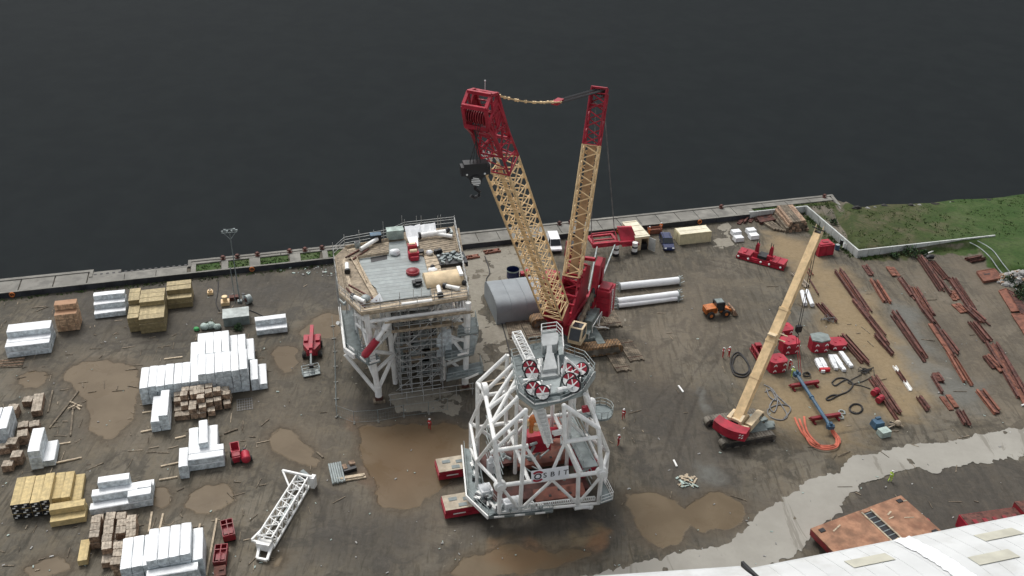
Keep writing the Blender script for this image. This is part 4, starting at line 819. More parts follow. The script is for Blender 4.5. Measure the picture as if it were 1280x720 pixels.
# ---------------------------------------------------------------- white tower on the trailers, carrying the name banner
VF = -67.4
TW = T('walkway_tower', 'white tubular steel tower with name banner standing on two red trailers', 'tower', W(71.5, -62, 0), QA)
f = lambda x, y: PV(x, y, VF)
def tubes(mb, segs, r, n=10):
    for a, b in segs: mb.tube(a, b, r, n=n)
def vdn(p, z): return Vector((p.x, p.y, z))
FLb, FLn, FLs = f(624, 641), f(625, 607), f(618, 549); FRb, FRn, FRs = f(748, 629), f(752, 590), f(748, 535)
Cb, Cm, Ct = f(650, 637), f(652, 604), f(657, 513); Dt, Db = f(723, 592), f(722, 630); Et, Em = f(705, 507), f(706, 553); X0 = f(690, 600)
EBL = PV(606, 490, -58.2); EBR = W(77.8, -58.2, 13.0); n1 = P(588, 529, 6.2); n2 = P(596, 577, 6.2); n1b = vdn(n1, 2.2); n2b = vdn(n2, 2.2)
nr2 = W(79.6, -64.2, 6.2); nr1 = W(79.8, -56, 6.2)
mb = MB()
tubes(mb, [(FLb, FLn), (FLn, FLs), (FRb, FRn), (FRn, FRs), (FLs, Ct), (FRs, Et), (FLn, FRn)], .26, 12)
tubes(mb, [(Cb, Cm), (Cm, Ct), (Dt, Db), (Et, Em), (f(621, 563), f(660, 557)), (f(703, 553), f(749, 546))], .25, 12)
tubes(mb, [(Em, f(686, 599)), (Em, Dt), (f(658, 560), f(684, 599.5)), (Cb, X0), (X0, Db), (Db, f(750, 597)), (FLn, f(647, 634)), (FLb, FRb)], .19)
for p in (FLn, FRn): mb.tube(p-EV*.28, p+EV*.28, .72, n=18); mb.tube(p-EV*.5, p+EV*.5, .42, n=14)
for p in (Cm, Em, Dt, FLs, FRs, Ct, Et): mb.ball(p, .29)
mb.build('front_frame', 'white_paint', TW, True)
mb = MB(); tubes(mb, [(FLs, EBL)], .26, 12)
tl = lambda x, y: P(x, y, 16.5)
e = lambda t: FLs.lerp(EBL, t); er = lambda t: FRs.lerp(EBR, t)
tubes(mb, [(EBL, tl(641, 456)), (e(.62), tl(650, 480)), (e(.30), tl(655, 489)), (e(.0), Ct)], .24, 12); tubes(mb, [(e(.3), tl(648, 470)), (e(.62), tl(645, 460))], .24)
tubes(mb, [(EBL, n1), (e(.45), n1b), (FLs, n2), (n1, n2), (n2, FLn), (n1, n1b), (n2, n2b), (n2, n1b), (n2b, FLb), (n1b, n2b)], .2)
mb.tube(EBL+Vector((0, 0, .2))-EU*.3, EBL+Vector((0, 0, .2))+EU*.3, 1.0, n=18); mb.bar(EBL-EV*.2, n1.lerp(EBL, .8), .8, .5)
mb.build('side_frame', 'white_paint', TW, True)
mb = MB(); tubes(mb, [(FRs, EBR)], .26, 12)
tubes(mb, [(EBR, W(76.5, -58.4, 16.5)), (er(.65), W(76.6, -62, 16.5)), (er(.25), W(75.6, -65.5, 16.5)), (EBR, nr1), (FRs, nr2), (er(.5), nr1), (nr1, nr2), (nr2, FRn), (nr1, vdn(nr1, 2.2)), (nr2, vdn(nr2, 2.2)), (nr2, vdn(nr1, 2.2)), (vdn(nr2, 2.2), FRb), (vdn(nr1, 2.2), vdn(nr2, 2.2))], .23)
mb.build('side_frame', 'white_paint', TW, True)
mb = MB(); b = lambda u, z: W(u, -56.2, z)
tubes(mb, [(b(65.4, 2), b(65.4, 13)), (b(77.8, 2), b(77.8, 13)), (b(65.4, 13), b(69, 16.5)), (b(77.8, 13), b(75, 16.5)), (b(69, 2), b(69, 16.5)), (b(75, 2), b(75, 16.5)), (b(65.4, 6.2), b(77.8, 6.2)), (b(65.4, 11), b(69, 11)), (b(75, 11), b(77.8, 11)), (EBL, b(65.4, 13)), (EBR, b(77.8, 13)), (n1, b(65.4, 6.2)), (nr1, b(77.8, 6.2))], .25, 10)
tubes(mb, [(b(69, 11), b(72, 6.2)), (b(75, 11), b(72, 6.2)), (b(69, 2.2), b(72, 6.2)), (b(75, 2.2), b(72, 6.2)), (b(65.4, 6.2), b(69, 2.2)), (b(77.8, 6.2), b(75, 2.2)), (W(69, -56.2, 6.2), W(69, -67, 6.2)), (W(75.3, -56.2, 6.2), W(75.3, -67, 6.2)), (W(69, -61, 2.2), W(69, -61, 14)), (W(75.6, -61, 2.2), W(75.6, -61, 14)), (W(66, -61, 6), W(69, -61, 9)), (W(75.6, -61, 9), W(78, -61, 6))], .24)
mb.build('rear_frame', 'white_paint', TW, True)
# banner
mb = MB(); bp = [f(662, 584.6), f(708.5, 577.6), f(709.3, 592.4), f(662.5, 599.3)]; bp = [p-EV*.62 for p in bp]; mb.slab(bp, -EV*.02, EV*.02); ban = mb.build('banner', 'banner_white', TW, True)
bc = (bp[0]+bp[1]+bp[2]+bp[3])/4; xa = ((bp[1]+bp[2])-(bp[0]+bp[3])).normalized(); ya = ((bp[0]+bp[1])-(bp[2]+bp[3])).normalized(); za = xa.cross(ya).normalized(); ya = za.cross(xa); rb = Matrix(((xa.x, ya.x, za.x), (xa.y, ya.y, za.y), (xa.z, ya.z, za.z)))
bw = ((bp[1]-bp[0]).length); bh = (bp[0]-bp[3]).length
text_mesh('SBIT', bh*.56, 'black_steel', 'lettering', ban, bc+xa*bw*.15+za*.05, rb, .01, False, 1.0, 1.75)
mb = MB(); lc = bc-xa*bw*.33+za*.05; R0 = bh*.26
def arc(mb, r0, r1, a0, a1, m, n=16):
    for k in range(n):
        t0 = a0+(a1-a0)*k/n; t1 = a0+(a1-a0)*(k+1)/n; q = [lc+xa*math.cos(t)*r+ya*math.sin(t)*r for t, r in ((t0, r0), (t0, r1), (t1, r1), (t1, r0))]; mb.slab(q, (0, 0, 0), za*.012, m)
arc(mb, R0*.62, R0*.95, 0, 2*math.pi, 0, 28); arc(mb, R0*1.15, R0*1.75, R(40), R(140), 1); arc(mb, R0*1.15, R0*1.75, R(220), R(320), 1); mb.build('emblem', ['black_steel', 'red_paint'], ban, True)
# lower walkways
LZ = 2.35
def q_l(t):
    c_ = [P(588, 566, 2.4), P(594, 616, 2.4), P(618, 640, 2.4), P(680, 634, 2.1)]; i = min(2, int(t*3)); return c_[i].lerp(c_[i+1], t*3-i)
q = lambda x, y, z=LZ: P(x, y, z)
mb = MB(); outer = [q(579, 560), q(584, 620), q(611, 646)]; inner = [q(626, 636), q(603, 612), q(594, 562)]; plate(mb, outer+inner, .2); wl = mb.build('walkway', 'galv_dark', TW, True)
mb = MB(); rail(mb, [q(580, 560), q(585, 620), q(611, 645)], 1.15, 1.3); mb.build('handrail', 'galv', wl, True)
mb = MB(); rail(mb, [q(596, 566), q(604, 611), q(624, 634)], 1.1, 1.3); mb.build('handrail', 'galv', wl, True)
mb = MB(); 
for a, c in ((q(577, 558, 2.6), q(583, 621, 2.6)), (q(583, 621, 2.6), q(610, 647, 2.6))): mb.bar(a, c, .16, .5)
mb.build('kick_plate', 'white_paint', wl, True)
mb = MB(); plate(mb, [q(611, 647, 2.0), q(691, 639, 2.0), q(690, 630, 2.0), q(626, 637, 2.0)], .25); wf = mb.build('walkway', 'galv_dark', TW, True)
mb = MB(); rail(mb, [q(611, 647, 2.0), q(691, 639.5, 2.0)], 1.1, 1.2); mb.build('handrail', 'galv', wf, True)
for k in range(3): mb = MB(); a = .08+k*.32; mb.bar(q(611, 647, 2.9).lerp(q(691, 639.5, 2.9), a)-EV*.05, q(611, 647, 2.9).lerp(q(691, 639.5, 2.9), a+.16)-EV*.05, .05, .22); mb.build('toe_board', 'white_paint', wf, True)
mb = MB(); pts = [q(752, 597, 2.6), q(766, 624, 2.6), q(750, 629, 2.6)]; plate(mb, pts, .2); mb.v = mb.v; wr = mb.build('walkway', 'galv_dark', TW, True)
mb = MB(); rail(mb, [q(753, 597, 2.6), q(766, 624, 2.6), q(751, 629, 2.6)], 1.1, 1.2); mb.build('handrail', 'white_paint', wr, True)
mb = MB(); a, c = f(655, 635), f(743, 625); mb.bar(a, c, .12); mb.bar(a+Vector((0, 0, .55)), c+Vector((0, 0, .55)), .12)
for k in range(34): p = a.lerp(c, k/33)-EV*.1; mb.bar(p, p+Vector((0, 0, .55)), .16, .1)
mb.build('cable_ladder', 'white_paint', TW, True)
mb = MB(); p = f(724, 634); mb.tube(p-EU*.6, p+EU*.6, .3); mb.tube(p+EU*.3, p+EU*1.3-Vector((0, 0, .2)), .28); mb.ball(p+EU*1.4-Vector((0, 0, .2)), .4); mb.build('pipe_bracket', 'white_paint', TW, True)
# platform right mid height (small round one) and deck below the top
mb = MB(); pc = W(79.6, -60.8, 9.5); cir = [pc+Vector((1.5*math.cos(a), 1.5*math.sin(a), 0)) for a in np.linspace(0, 2*math.pi, 13)[:-1]]; plate(mb, cir, .15); mb.bar(pc-EU*1.4, W(77, -60.8, 9.4), .9, .15); rp = mb.build('side_platform', 'galv_dark', TW, True)
mb = MB(); rail(mb, cir, 1.1, 1, closed=True); mb.build('handrail', 'galv', rp, True)
mb = MB(); mb.box(W(77.4, -61.5, 11), (.9, .5, .7), rz=QA, m=0); mb.build('control_box', 'red_paint', TW, True)
mb = MB(); mb.tube(W(78.4, -60.6, 9.6), W(78.4, -60.6, 11.2), .55, n=12); mb.ball(W(78.4, -60.6, 11.2), .55); mb.build('tank', 'white_paint', TW, True)
# top platform
TZ = 17.0; tp = lambda x, y, z=TZ: P(x, y, z)
OUT = [(639, 447), (648, 490), (668, 506), (701, 501), (728, 488), (743, 465), (730, 449), (706, 441), (690, 437), (655, 443)]
mb = MB(); plate(mb, [tp(*p) for p in OUT], .3); top = mb.build('top_platform', 'galv_dark', TW, True)
ins = [(650, 462), (657, 484), (671, 497), (699, 493), (722, 482), (734, 465)]; mb = MB(); rail(mb, [tp(*p) for p in OUT], 1.15, 1.1, .04, closed=True, kick=1); mb.build('handrail', ['galv', 'white_paint'], top, True)
mb = MB(); plate(mb, [tp(*p, TZ+.35) for p in ((652, 452), (659, 481), (673, 494), (698, 490), (702, 470), (690, 452))], .3); plate(mb, [tp(*p, TZ+.3) for p in ((703, 489), (721, 479), (731, 464), (722, 452), (704, 448))], .28); mb.bar(tp(648, 492, TZ-.6), tp(670, 508, TZ-.6), .3, .9); mb.bar(tp(668, 508, TZ-.6), tp(728, 490, TZ-.6), .3, .9); mb.bar(tp(728, 490, TZ-.6), tp(743, 468, TZ-.6), .3, .9); mb.bar(tp(640, 450, TZ-.6), tp(648, 490, TZ-.6), .3, .9); mb.build('deck_beams', 'galv', top, True)
# pale pedestal with the folded arm lying backwards
mb = MB(); pb = tp(687, 474)
def PB(x, y, z): return pb+EU*(x*.68+y*.17)+EV*(y*.66)+Vector((0, 0, z*.36))
mb.slab([PB(-1.9, -.6, .3), PB(1.7, -.6, .3), PB(1.7, -.6, 1.2), PB(1.1, -.6, 2.0), PB(-1.4, -.6, 2.0), PB(-1.9, -.6, 1.2)], (0, 0, 0), EV*1.3)
mb.slab([PB(-1.2, .5, 1.8), PB(1.3, .5, 1.8), PB(.75, 4.2, 3.0), PB(-.6, 4.2, 3.0)], (0, 0, -.9), (0, 0, .5))
mb.slab([PB(-.5, 4.1, 3.0), PB(.6, 4.1, 3.0), PB(.5, 6.6, 4.0), PB(-.35, 6.6, 4.0)], (0, 0, -.9), (0, 0, .3)); mb.slab([PB(-1.1, 6.5, 4.0), PB(1.4, 6.5, 4.0), PB(1.8, 7.6, 4.4), PB(1.8, 9.6, 4.6), PB(-1.2, 9.6, 4.6), PB(-1.3, 7.6, 4.4)], (0, 0, -1.1), (0, 0, .2))
for s in (-1.55, 1.45): mb.slab([PB(s, -.3, .3), PB(s, 1.6, .3), PB(s, 4.2, 2.6), PB(s, 4.0, 3.4), PB(s, .6, 2.6), PB(s, -.3, 1.8)], (0, 0, 0), EU*.18)
mb.build('pedestal', 'pale_steel', TW, True)
mb = MB(); up_ = [PB(-1.2, 9.4, 3.7), PB(1.6, 9.4, 3.7), PB(1.6, 11.6, 3.9), PB(-1.2, 11.6, 3.9)]; plate(mb, [vdn(p, pb.z+1.35) for p in up_], .15); plate(mb, [vdn(p, pb.z+1.3) for p in (PB(1.7, 4, 0), PB(2.5, 4, 0), PB(2.5, 9.5, 0), PB(1.7, 9.5, 0))], .15)
mb.tube(PB(-1, 10, -.5), PB(-1, 10, 3.6), .2); mb.tube(PB(2.0, 10, -.5), PB(2.0, 10, 3.6), .2); cw2 = mb.build('upper_walkway', 'galv', TW, True)
mb = MB(); rail(mb, [PB(2.5, 3.8, 3.8), PB(2.5, 9.5, 3.8), PB(1.6, 11.6, 3.8), PB(-1.2, 11.6, 3.8), PB(-1.2, 9.4, 3.8)], 1.1, 1.1, .05); mb.bar(PB(-1.2, 11.0, 4.4), PB(1.6, 11.0, 4.4), .1); mb.bar(PB(-1.2, 10.2, 4.2), PB(1.6, 10.2, 4.2), .1); mb.build('handrail', 'white_paint', cw2, True)
mb = MB(); mb.lattice(tp(663, 452, 18.2), tp(645.5, 417, 18.8), 1.0, .7, 1.0, .7, 8, .09, .05, (0, 0, 1)); mb.tube(tp(661, 450, 18), tp(664, 455, 17.8), .7, n=10); mb.build('ladder_boom', 'white_paint', TW, True)
mb = MB(); rail(mb, [tp(661, 432, 17.5), tp(679, 429, 17.5), tp(681, 446, 17.5)], 1.1, .9, .04); plate(mb, [tp(660, 431, 17.5), tp(680, 428, 17.5), tp(682, 446, 17.5), tp(664, 449, 17.5)], .1, 1); mb.build('grating_bay', ['galv', 'galv_dark'], TW, True)
# red and white sheaves
def sheave(x, y, z, r, tilt, yaw, nm='sheave'):
    cc = tp(x, y, z); mb = MB(); ax = Vector((math.sin(yaw)*math.cos(tilt), -math.cos(yaw)*math.cos(tilt), math.sin(tilt))); a = ax.cross(Vector((0, 0, 1))).normalized(); b_ = a.cross(ax)
    mb.tube(cc-ax*.16, cc+ax*.10, r*1.2, n=18, m=1)
    for k in range(12):
        t0, t1 = 2*math.pi*k/12, 2*math.pi*(k+1)/12; q = [cc, cc+(a*math.cos(t0)+b_*math.sin(t0))*r, cc+(a*math.cos(t1)+b_*math.sin(t1))*r]; mb.slab(q, ax*.10, ax*.17, 0 if math.sin((t0+t1)/2) > .2 else 2)
    for t in (R(60), R(120)): d = a*math.cos(t)+b_*math.sin(t); mb.bar(cc-d*r*.95+ax*.2, cc+d*r*.95+ax*.2, .1, m=2)
    mb.tube(cc, cc+ax*.3, .16, n=8, m=2); mb.build(nm, ['red_paint', 'black_steel', 'white_paint'], TW, True)
for x, y, tl_, yw in ((662, 459, 35, 0), (665, 466.5, 35, .1), (666, 486, 45, .2), (678, 491, 40, .2), (709, 463, 40, -.6), (727, 462, 45, -.8), (712, 475, 38, -.5), (717, 482, 35, -.5), (716, 466, 60, -.5)): sheave(x, y, TZ+1.1, .74, R(tl_), yw)
mb = MB()
for x, y in ((662, 462), (666, 470), (667, 489), (678, 494), (712, 470), (726, 467), (715, 485)):
    p = tp(x, y, TZ+.3); mb.box(p+Vector((0, .3, .4)), (1.5, .7, .8), rz=QA); mb.tube(p+EU*.9, p+EU*.9+Vector((0, 0, 1.3)), .1)
mb.tube(tp(703, 470, 18), tp(708, 448, 20.5), .16); mb.tube(tp(706, 446, 20), tp(728, 466, 18.4), .13); mb.bar(tp(654, 476, 17.6), tp(671, 473, 17.6), .3); mb.bar(tp(672, 470, 17.8), tp(676, 450, 17.8), .5); mb.tube(tp(697, 488, 17.6), tp(716, 484, 17.6), .3)
mb.build('winch_frame', 'white_paint', TW, True)
rs = random.Random(77)
for k in range(46):
    x = rs.choice((rs.uniform(652, 678), rs.uniform(702, 732))); y = rs.uniform(455, 494); p = tp(x, y, TZ+.35); mb = MB()
    if rs.random() < .5: mb.box(p+Vector((0, 0, .25)), (rs.uniform(.2, .7), rs.uniform(.2, .5), rs.uniform(.2, .8)), rz=rs.uniform(0, 3)); mt = rs.choice(('galv_dark', 'galv_dark', 'black_steel'))
    else: mb.tube(p, p+Vector((rs.uniform(-1, 1), rs.uniform(-.8, .8), rs.uniform(0, .9))), rs.uniform(.04, .09), n=5); mt = rs.choice(('galv_dark', 'white_paint', 'white_paint'))
    mb.build('deck_fitting', mt, TW, True)
for k in range(40):
    a_ = q_l(rs.random()); mb = MB(); mb.box(a_+EU*rs.uniform(-.5, .7)+EV*rs.uniform(-.3, .6)+Vector((0, 0, rs.uniform(.1, .4))), (rs.uniform(.2, .8), rs.uniform(.15, .5), rs.uniform(.2, .7)), rz=rs.uniform(0, 3)); mb.build('walkway_fitting', rs.choice(('galv', 'galv', 'black_steel', 'white_paint')), TW, True)
# telescopic gangway hanging inside, hydraulic unit, inner pipes
mb = MB(); ga, gb = PV(673, 510, -63), PV(685, 552, -64.5); mb.bar(ga, gb, 1.2, .3, up=-EV, w2=.8); 
for s in (-.55, .55): mb.bar(ga+EU*s-EV*.3, gb+EU*s*.6-EV*.3, .14, .5)
for t in np.linspace(.05, .95, 9): p = ga.lerp(gb, t)-EV*.4; mb.bar(p-EU*.5, p+EU*.5, .1)
mb.tube(gb, gb-Vector((0, 0, .9)), .4, .1); mb.bar(PV(690, 541, -64), PV(704, 538, -64), .35); mb.bar(PV(692, 544, -64), PV(705, 541, -64), .2); mb.build('gangway_tip', 'white_paint', TW, True)
mb = MB(); p = PV(664, 540, -61); mb.tube(p, p+Vector((0, 0, 2.2)), .3); mb.ball(p+Vector((.2, 0, 2.0)), .55); mb.ball(p+Vector((-.6, 0, 1.4)), .5, 1); mb.ball(p+Vector((.6, 0, .7)), .5, 1); mb.build('hydraulic_hose', ['orange_paint', 'cream_paint'], TW, True)
mb = MB(); mb.box(PV(672, 546, -59)+Vector((0, 0, -.5)), (3, 1.6, 2.6), rz=QA); mb.box(PV(732, 582, -62), (2.2, 1.6, 2.0), rz=QA+.3); mb.box(PV(718, 570, -60), (1.8, 1.5, 1.6), rz=QA); mb.tube(PV(684, 541, -58), PV(710, 540, -58), .7); mb.build('power_unit', 'red_paint', TW, True)
mb = MB(); rs = random.Random(12)
for k in range(26): u = rs.uniform(66, 78); v = rs.uniform(-65, -57); z = rs.uniform(2.6, 6.0); mb.tube(W(u, v, z), W(u+rs.uniform(-1.6, 1.6), v+rs.uniform(-1.6, 1.6), z+rs.choice((0, 0, rs.uniform(.5, 4)))), rs.choice((.08, .12, .2)), n=6)
for u in (66.3, 77.3):
    for z in np.arange(2.5, 9, 1.0): mb.bar(W(u, -65.5, z), W(u, -57, z), .1)
mb.build('pipework', 'galv', TW, True)
mb = MB(); plate(mb, [W(75.7, -66.4, 6.3), W(77.6, -66.4, 6.3), W(77.6, -57, 6.3), W(75.7, -57, 6.3)], .1); rail(mb, [W(75.7, -66.4, 6.3), W(75.7, -57, 6.3)], 1.1, 1.4); mb.build('inner_walkway', 'galv', TW, True)
# wrapped machines on the lower walkway
for px, py, s, lab in ((607, 617, (1.4, 1.5, 1.3), 'rounded white wrapped bundle on the left lower walkway of the tower'), (640, 634, (2.0, 1.1, 1.5), 'square white wrapped machine on the front walkway of the tower'), (614, 590, (.9, .9, 2.4), 'tall white wrapped cylinder inside the left corner of the tower')):
    mb = MB(); mb.ball((0, 0, s[2]*.5), (s[0]*.55, s[1]*.55, s[2]*.55), 0, 12, 8, .06); mb.box((0, 0, s[2]*.38), (s[0], s[1], s[2]*.75), rz=.1)
    one('wrapped_machine', mb, 'wrap_white', lab, 'wrapped machine', q(px, py, 2.35), QA, 'wrapped machines on the tower walkway')
# trailers under the tower
def trailer(v0, u0, L, lab):
    t = T('heavy_trailer', lab, 'trailer', W(u0, v0, 0), QA, 'multi axle trailers under the tower'); Wd = 2.6
    mb = MB(); mb.box((2.0, 0, 1.15), (4.0, Wd, .9)); mb.box((2.0, -Wd/2-.01, .75), (4.1, .12, .55)); mb.box((-.03, 0, .85), (.1, Wd+.1, .8)); pw = mb.build('power_pack', 'red_paint', t)
    mb = MB(); mb.box((2.0, 0, 1.63), (3.95, Wd-.08, .06)); mb.build('cover', 'ballast_tan', pw)
    mb = MB()
    for x, y in ((1.2, .45), (2.9, .2), (2.2, -.7)): mb.box((x, y, 1.69), (1.0, .55, .06))
    mb.build('grille', 'galv_dark', pw)
    mb = MB(); mb.slab([(.9, -Wd/2-.08, .95), (2.4, -Wd/2-.08, .95), (2.4, -Wd/2-.08, 1.12), (.9, -Wd/2-.08, 1.12)], (0, 0, 0), (0, -.01, 0)); mb.build('marking', 'white_paint', pw)
    mb = MB(); mb.box((4.2+(L-4.2)/2, 0, 1.2), (L-4.2, Wd, .45)); mb.build('deck', 'trailer_deck', t)
    for k in range(int((L-5)/1.4)):
        for s in (-1, 1):
            mb = MB(); mb.tube((5.0+k*1.4, s*.75-.35, .42), (5.0+k*1.4, s*.75+.35, .42), .41, n=12); mb.tube((5.0+k*1.4, s*.75, .5), (5.0+k*1.4, s*.75, 1.0), .12, m=1); mb.build('wheel', ['rubber', 'red_dark'], t)
    return t
ua, va = UV(549, 592, 1.5); ub, vb = UV(557, 640, 1.5)
trailer(va+1.3, ua, 18.5, 'red heavy trailer furthest back under the tower, littered with tools on its tan cover'); trailer(vb+1.3, ub, 17.8, 'red heavy trailer nearest the camera under the tower, with grey grilles on its tan cover')
for i, (pts, lab) in enumerate([([(640, 566), (706, 557), (709, 574), (643, 584)], 'brown red steel load spreader behind the banner'), ([(666, 612), (728, 603), (733, 618), (670, 627)], 'brown red steel load spreader below the banner at the front'), ([(680, 520), (706, 516), (708, 556), (684, 560)], 'brown red steel load spreader deepest inside the tower')]):
    mb = MB(); pp = [P(x, y, 2.1) for x, y in pts]; mb.prism([(p.x, p.y) for p in pp], 1.45, 2.1)
    c_ = sum(pp, Vector((0, 0, 0)))/4
    for k in range(5):
        p = pp[0].lerp(pp[1], .1+k*.2).lerp(pp[3].lerp(pp[2], .1+k*.2), .3+.4*(k % 2)); mb.box(p+Vector((0, 0, .02)), (.3, .3, .1), rz=QA, m=1)
    oneW('load_spreader', mb, ['deck_brown', 'black_steel'], lab, 'steel deck', vdn(c_, 1.4), QA, 'load spreaders on the trailers')
# ---------------------------------------------------------------- scaffolded tower
ST = T('scaffolded_tower', 'white and grey steel tower wrapped in scaffolding with a timber edged deck', 'tower', W(61, -31, 0), QA)
DZ = 14.7; dk = lambda x, y, z=DZ: P(x, y, z)
DO = [(418, 321), (424, 365), (451, 391), (584, 371), (573, 317), (567, 283), (506, 290), (486, 299), (431, 309)]
mb = MB(); plate(mb, [dk(*p, 14.55) for p in DO], .5); mb.build('deck_frame', 'board', ST, True)
mb = MB(); plate(mb, [dk(*p, 14.72) for p in ((449, 323), (467, 315), (486, 309), (486, 303), (507, 300), (508, 307), (530, 322), (536, 345), (540, 369), (476, 377), (470, 360), (452, 345))], .16); mb.build('steel_deck', 'deck_grey', ST, True)
mb = MB(); plate(mb, [dk(*p, 14.74) for p in ((463, 322), (484, 318), (484, 324), (464, 328))], .05); mb.build('hatch', 'black_steel', ST, True)
# boards round the deck
mb = MB(); rs = random.Random(21)
def boards(poly, n, m_=None, z=14.78):   # boards along poly[0]->poly[1], spread to poly[3]->poly[2]
    a, b_, c_, d_ = [dk(x, y, z) for x, y in poly]
    for k in range(n):
        t0, t1 = k/n+.012, (k+1)/n-.012; p = [a.lerp(d_, t0), b_.lerp(c_, t0), b_.lerp(c_, t1), a.lerp(d_, t1)]; mb.prism([(v.x, v.y) for v in p], z-.02, z+.03+rs.random()*.03, rs.choice((0, 0, 1)) if m_ is None else m_)
boards([(419, 322), (425, 366), (431, 366), (425, 322)], 4); boards([(425, 366), (452, 391), (457, 386), (432, 366)], 4); boards([(452, 391), (500, 384), (500, 378), (457, 386)], 4); boards([(500, 384), (584, 371), (583, 366), (500, 379)], 4)
boards([(446, 322), (476, 377), (470, 378), (438, 322)], 4, 1); boards([(433, 310), (486, 300), (486, 316), (436, 324)], 7); boards([(431, 322), (447, 386), (440, 382), (426, 330)], 3); boards([(522, 303), (570, 293), (572, 314), (530, 320)], 8); boards([(530, 320), (548, 317), (552, 340), (536, 344)], 5, 1); boards([(536, 345), (576, 338), (584, 366), (540, 372)], 7)
boards([(571, 286), (584, 366), (587, 365), (574, 285)], 2)
mb.build('scaffold_boards', ['board', 'board_pale'], ST, True)
# tall edge boards (they stand on edge round the platform)
for a, b_ in (((431, 309), (486, 299)), ((486, 316), (447, 322)), ((567, 283), (574, 317)), ((500, 385), (451, 392)), ((584, 372), (500, 385)), ((424, 366), (451, 391)), ((418, 322), (424, 366)), ((446, 322), (458, 352)), ((539, 347), (577, 340))): mb = MB(); mb.bar(dk(*a, 15.0), dk(*b_, 15.0), .06, .45); mb.build('toe_board', 'board_pale', ST, True)
# legs and bracing
g = lambda u, v, z: W(u, v, z)
LG = {'fl': (55.1, -40.2), 'fr': (67.3, -40.0), 'ml': (57.9, -36.9), 'bl': (53.4, -25), 'br': (68.6, -24), 'mr': (64.6, -37.5), 'b2l': (57.9, -24), 'b2r': (65, -24)}
for k in ('fl', 'fr', 'ml', 'bl', 'br', 'mr'):
    u, v = LG[k]; mb = MB(); du = {'fl': -.9, 'fr': .5, 'ml': -.6, 'mr': .3}.get(k, 0); mb.tube(g(u, v, .9 if k in ('fl', 'fr') else 0.2), g(u+du, v, 14.2), .40 if k in ('fl', 'fr') else .36, n=12)
    if k in ('fl', 'fr'): mb.tube(g(u, v, 2.6), g(u, v, .9), .48, n=12)
    mb.build('leg', 'white_paint', ST, True)
for k in ('fl', 'fr'):
    u, v = LG[k]; q_ = MB(); q_.box((0, 0, .2), (1.6, 1.3, .4)); q_.box((0, 0, .65), (1.0, .9, .5), m=1); one('support_block', q_, ['mat_timber', 'rust'], 'timber and steel block under the %s front leg of the scaffolded tower' % ('left' if k == 'fl' else 'right'), 'block', g(u, v, 0), QA, 'blocks under the tower legs')
mb = MB()
tubes(mb, [(g(51.2, -38, 7.0), g(54.9, -40.2, 1.6)), (g(51, -30, 7), g(53.4, -25, 1.5)), (g(55, -40.2, 1.8), g(57.9, -37, 5.2)), (g(55, -40.2, 5.2), g(57.9, -37, 5.2)), (g(54.8, -40.2, 8.4), g(57.7, -37, 5.4)), (g(54.6, -40.2, 8.6), g(57.6, -37, 9.2)), (g(54.5, -40.2, 13.2), g(67.6, -40, 13.2)), (g(54.4, -40.2, 12.6), g(57.5, -37, 9.2)), (g(57.2, -37, 13.6), g(54.6, -40.2, 9))], .28)
tubes(mb, [(g(67.5, -40, 12.5), g(64.8, -37.5, 9)), (g(67.4, -40, 5.5), g(64.8, -37.5, 9)), (g(67.4, -40, 5.5), g(64.6, -37.5, 2.5)), (g(67.6, -40, 9), g(68.6, -30, 12.5)), (g(67.4, -40, 4), g(68.6, -30, 9)), (g(68.6, -24, 13), g(68.6, -30, 9)), (g(64.8, -37.5, 13.5), g(66.5, -39.6, 12)), (g(64.8, -37.5, 13.5), g(63, -37.5, 12))], .24)
tubes(mb, [(g(53.4, -25, 8), g(54.6, -40, 8)), (g(68.6, -24, 8), g(67.5, -40, 8)), (g(53.4, -25, 3), g(55, -40, 3)), (g(53.4, -25, 13), g(54.3, -40, 8)), (g(53.4, -30, 8), g(54.6, -40, 13)), (g(53.4, -25, 8), g(68.6, -24, 8)), (g(53.4, -25, 13.5), g(68.6, -24, 13.5)), (g(57.9, -24, 0), g(57.9, -24, 14)), (g(65, -24, 0), g(65, -24, 14)), (g(57.9, -24, 8), g(61.5, -24, 13.5)), (g(65, -24, 8), g(61.5, -24, 13.5)), (g(57.6, -37, 13.5), g(57.9, -24, 13.5)), (g(64.7, -37, 13.5), g(65, -24, 13.5))], .26)
tubes(mb, [(g(57.4, -36.9, 9.2), g(54.6, -40.2, 12.8)), (g(57.3, -36.9, 13.2), g(54.8, -40.2, 9.4)), (g(54.6, -40.2, 11), g(53.4, -33, 8.4)), (g(54.4, -40.2, 13.4), g(53.4, -33, 10)), (g(53.4, -33, 7), g(53.4, -33, 14)), (g(57.7, -36.9, 7), g(58.6, -37.2, 9.5)), (g(67.6, -40, 13), g(64.8, -37.5, 10.4)), (g(64.8, -37.5, 12.6), g(67.6, -40, 10.2)), (g(67.5, -40, 8.6), g(64.7, -37.5, 6)), (g(64.7, -37.5, 4.4), g(67.4, -40, 2.6)), (g(64.7, -37.5, 8), g(67.4, -40, 8)), (g(68.4, -34, 2), g(68.6, -34, 14)), (g(68.4, -34, 6), g(67.4, -40, 9)), (g(62.6, -40.1, 12.2), g(64.8, -37.6, 13.6)), (g(67, -40.1, 12.2), g(64.8, -37.6, 13.6)), (g(57.3, -37, 12.4), g(64.8, -37.4, 12.4))], .23)
mb.build('bracing', 'white_paint', ST, True)
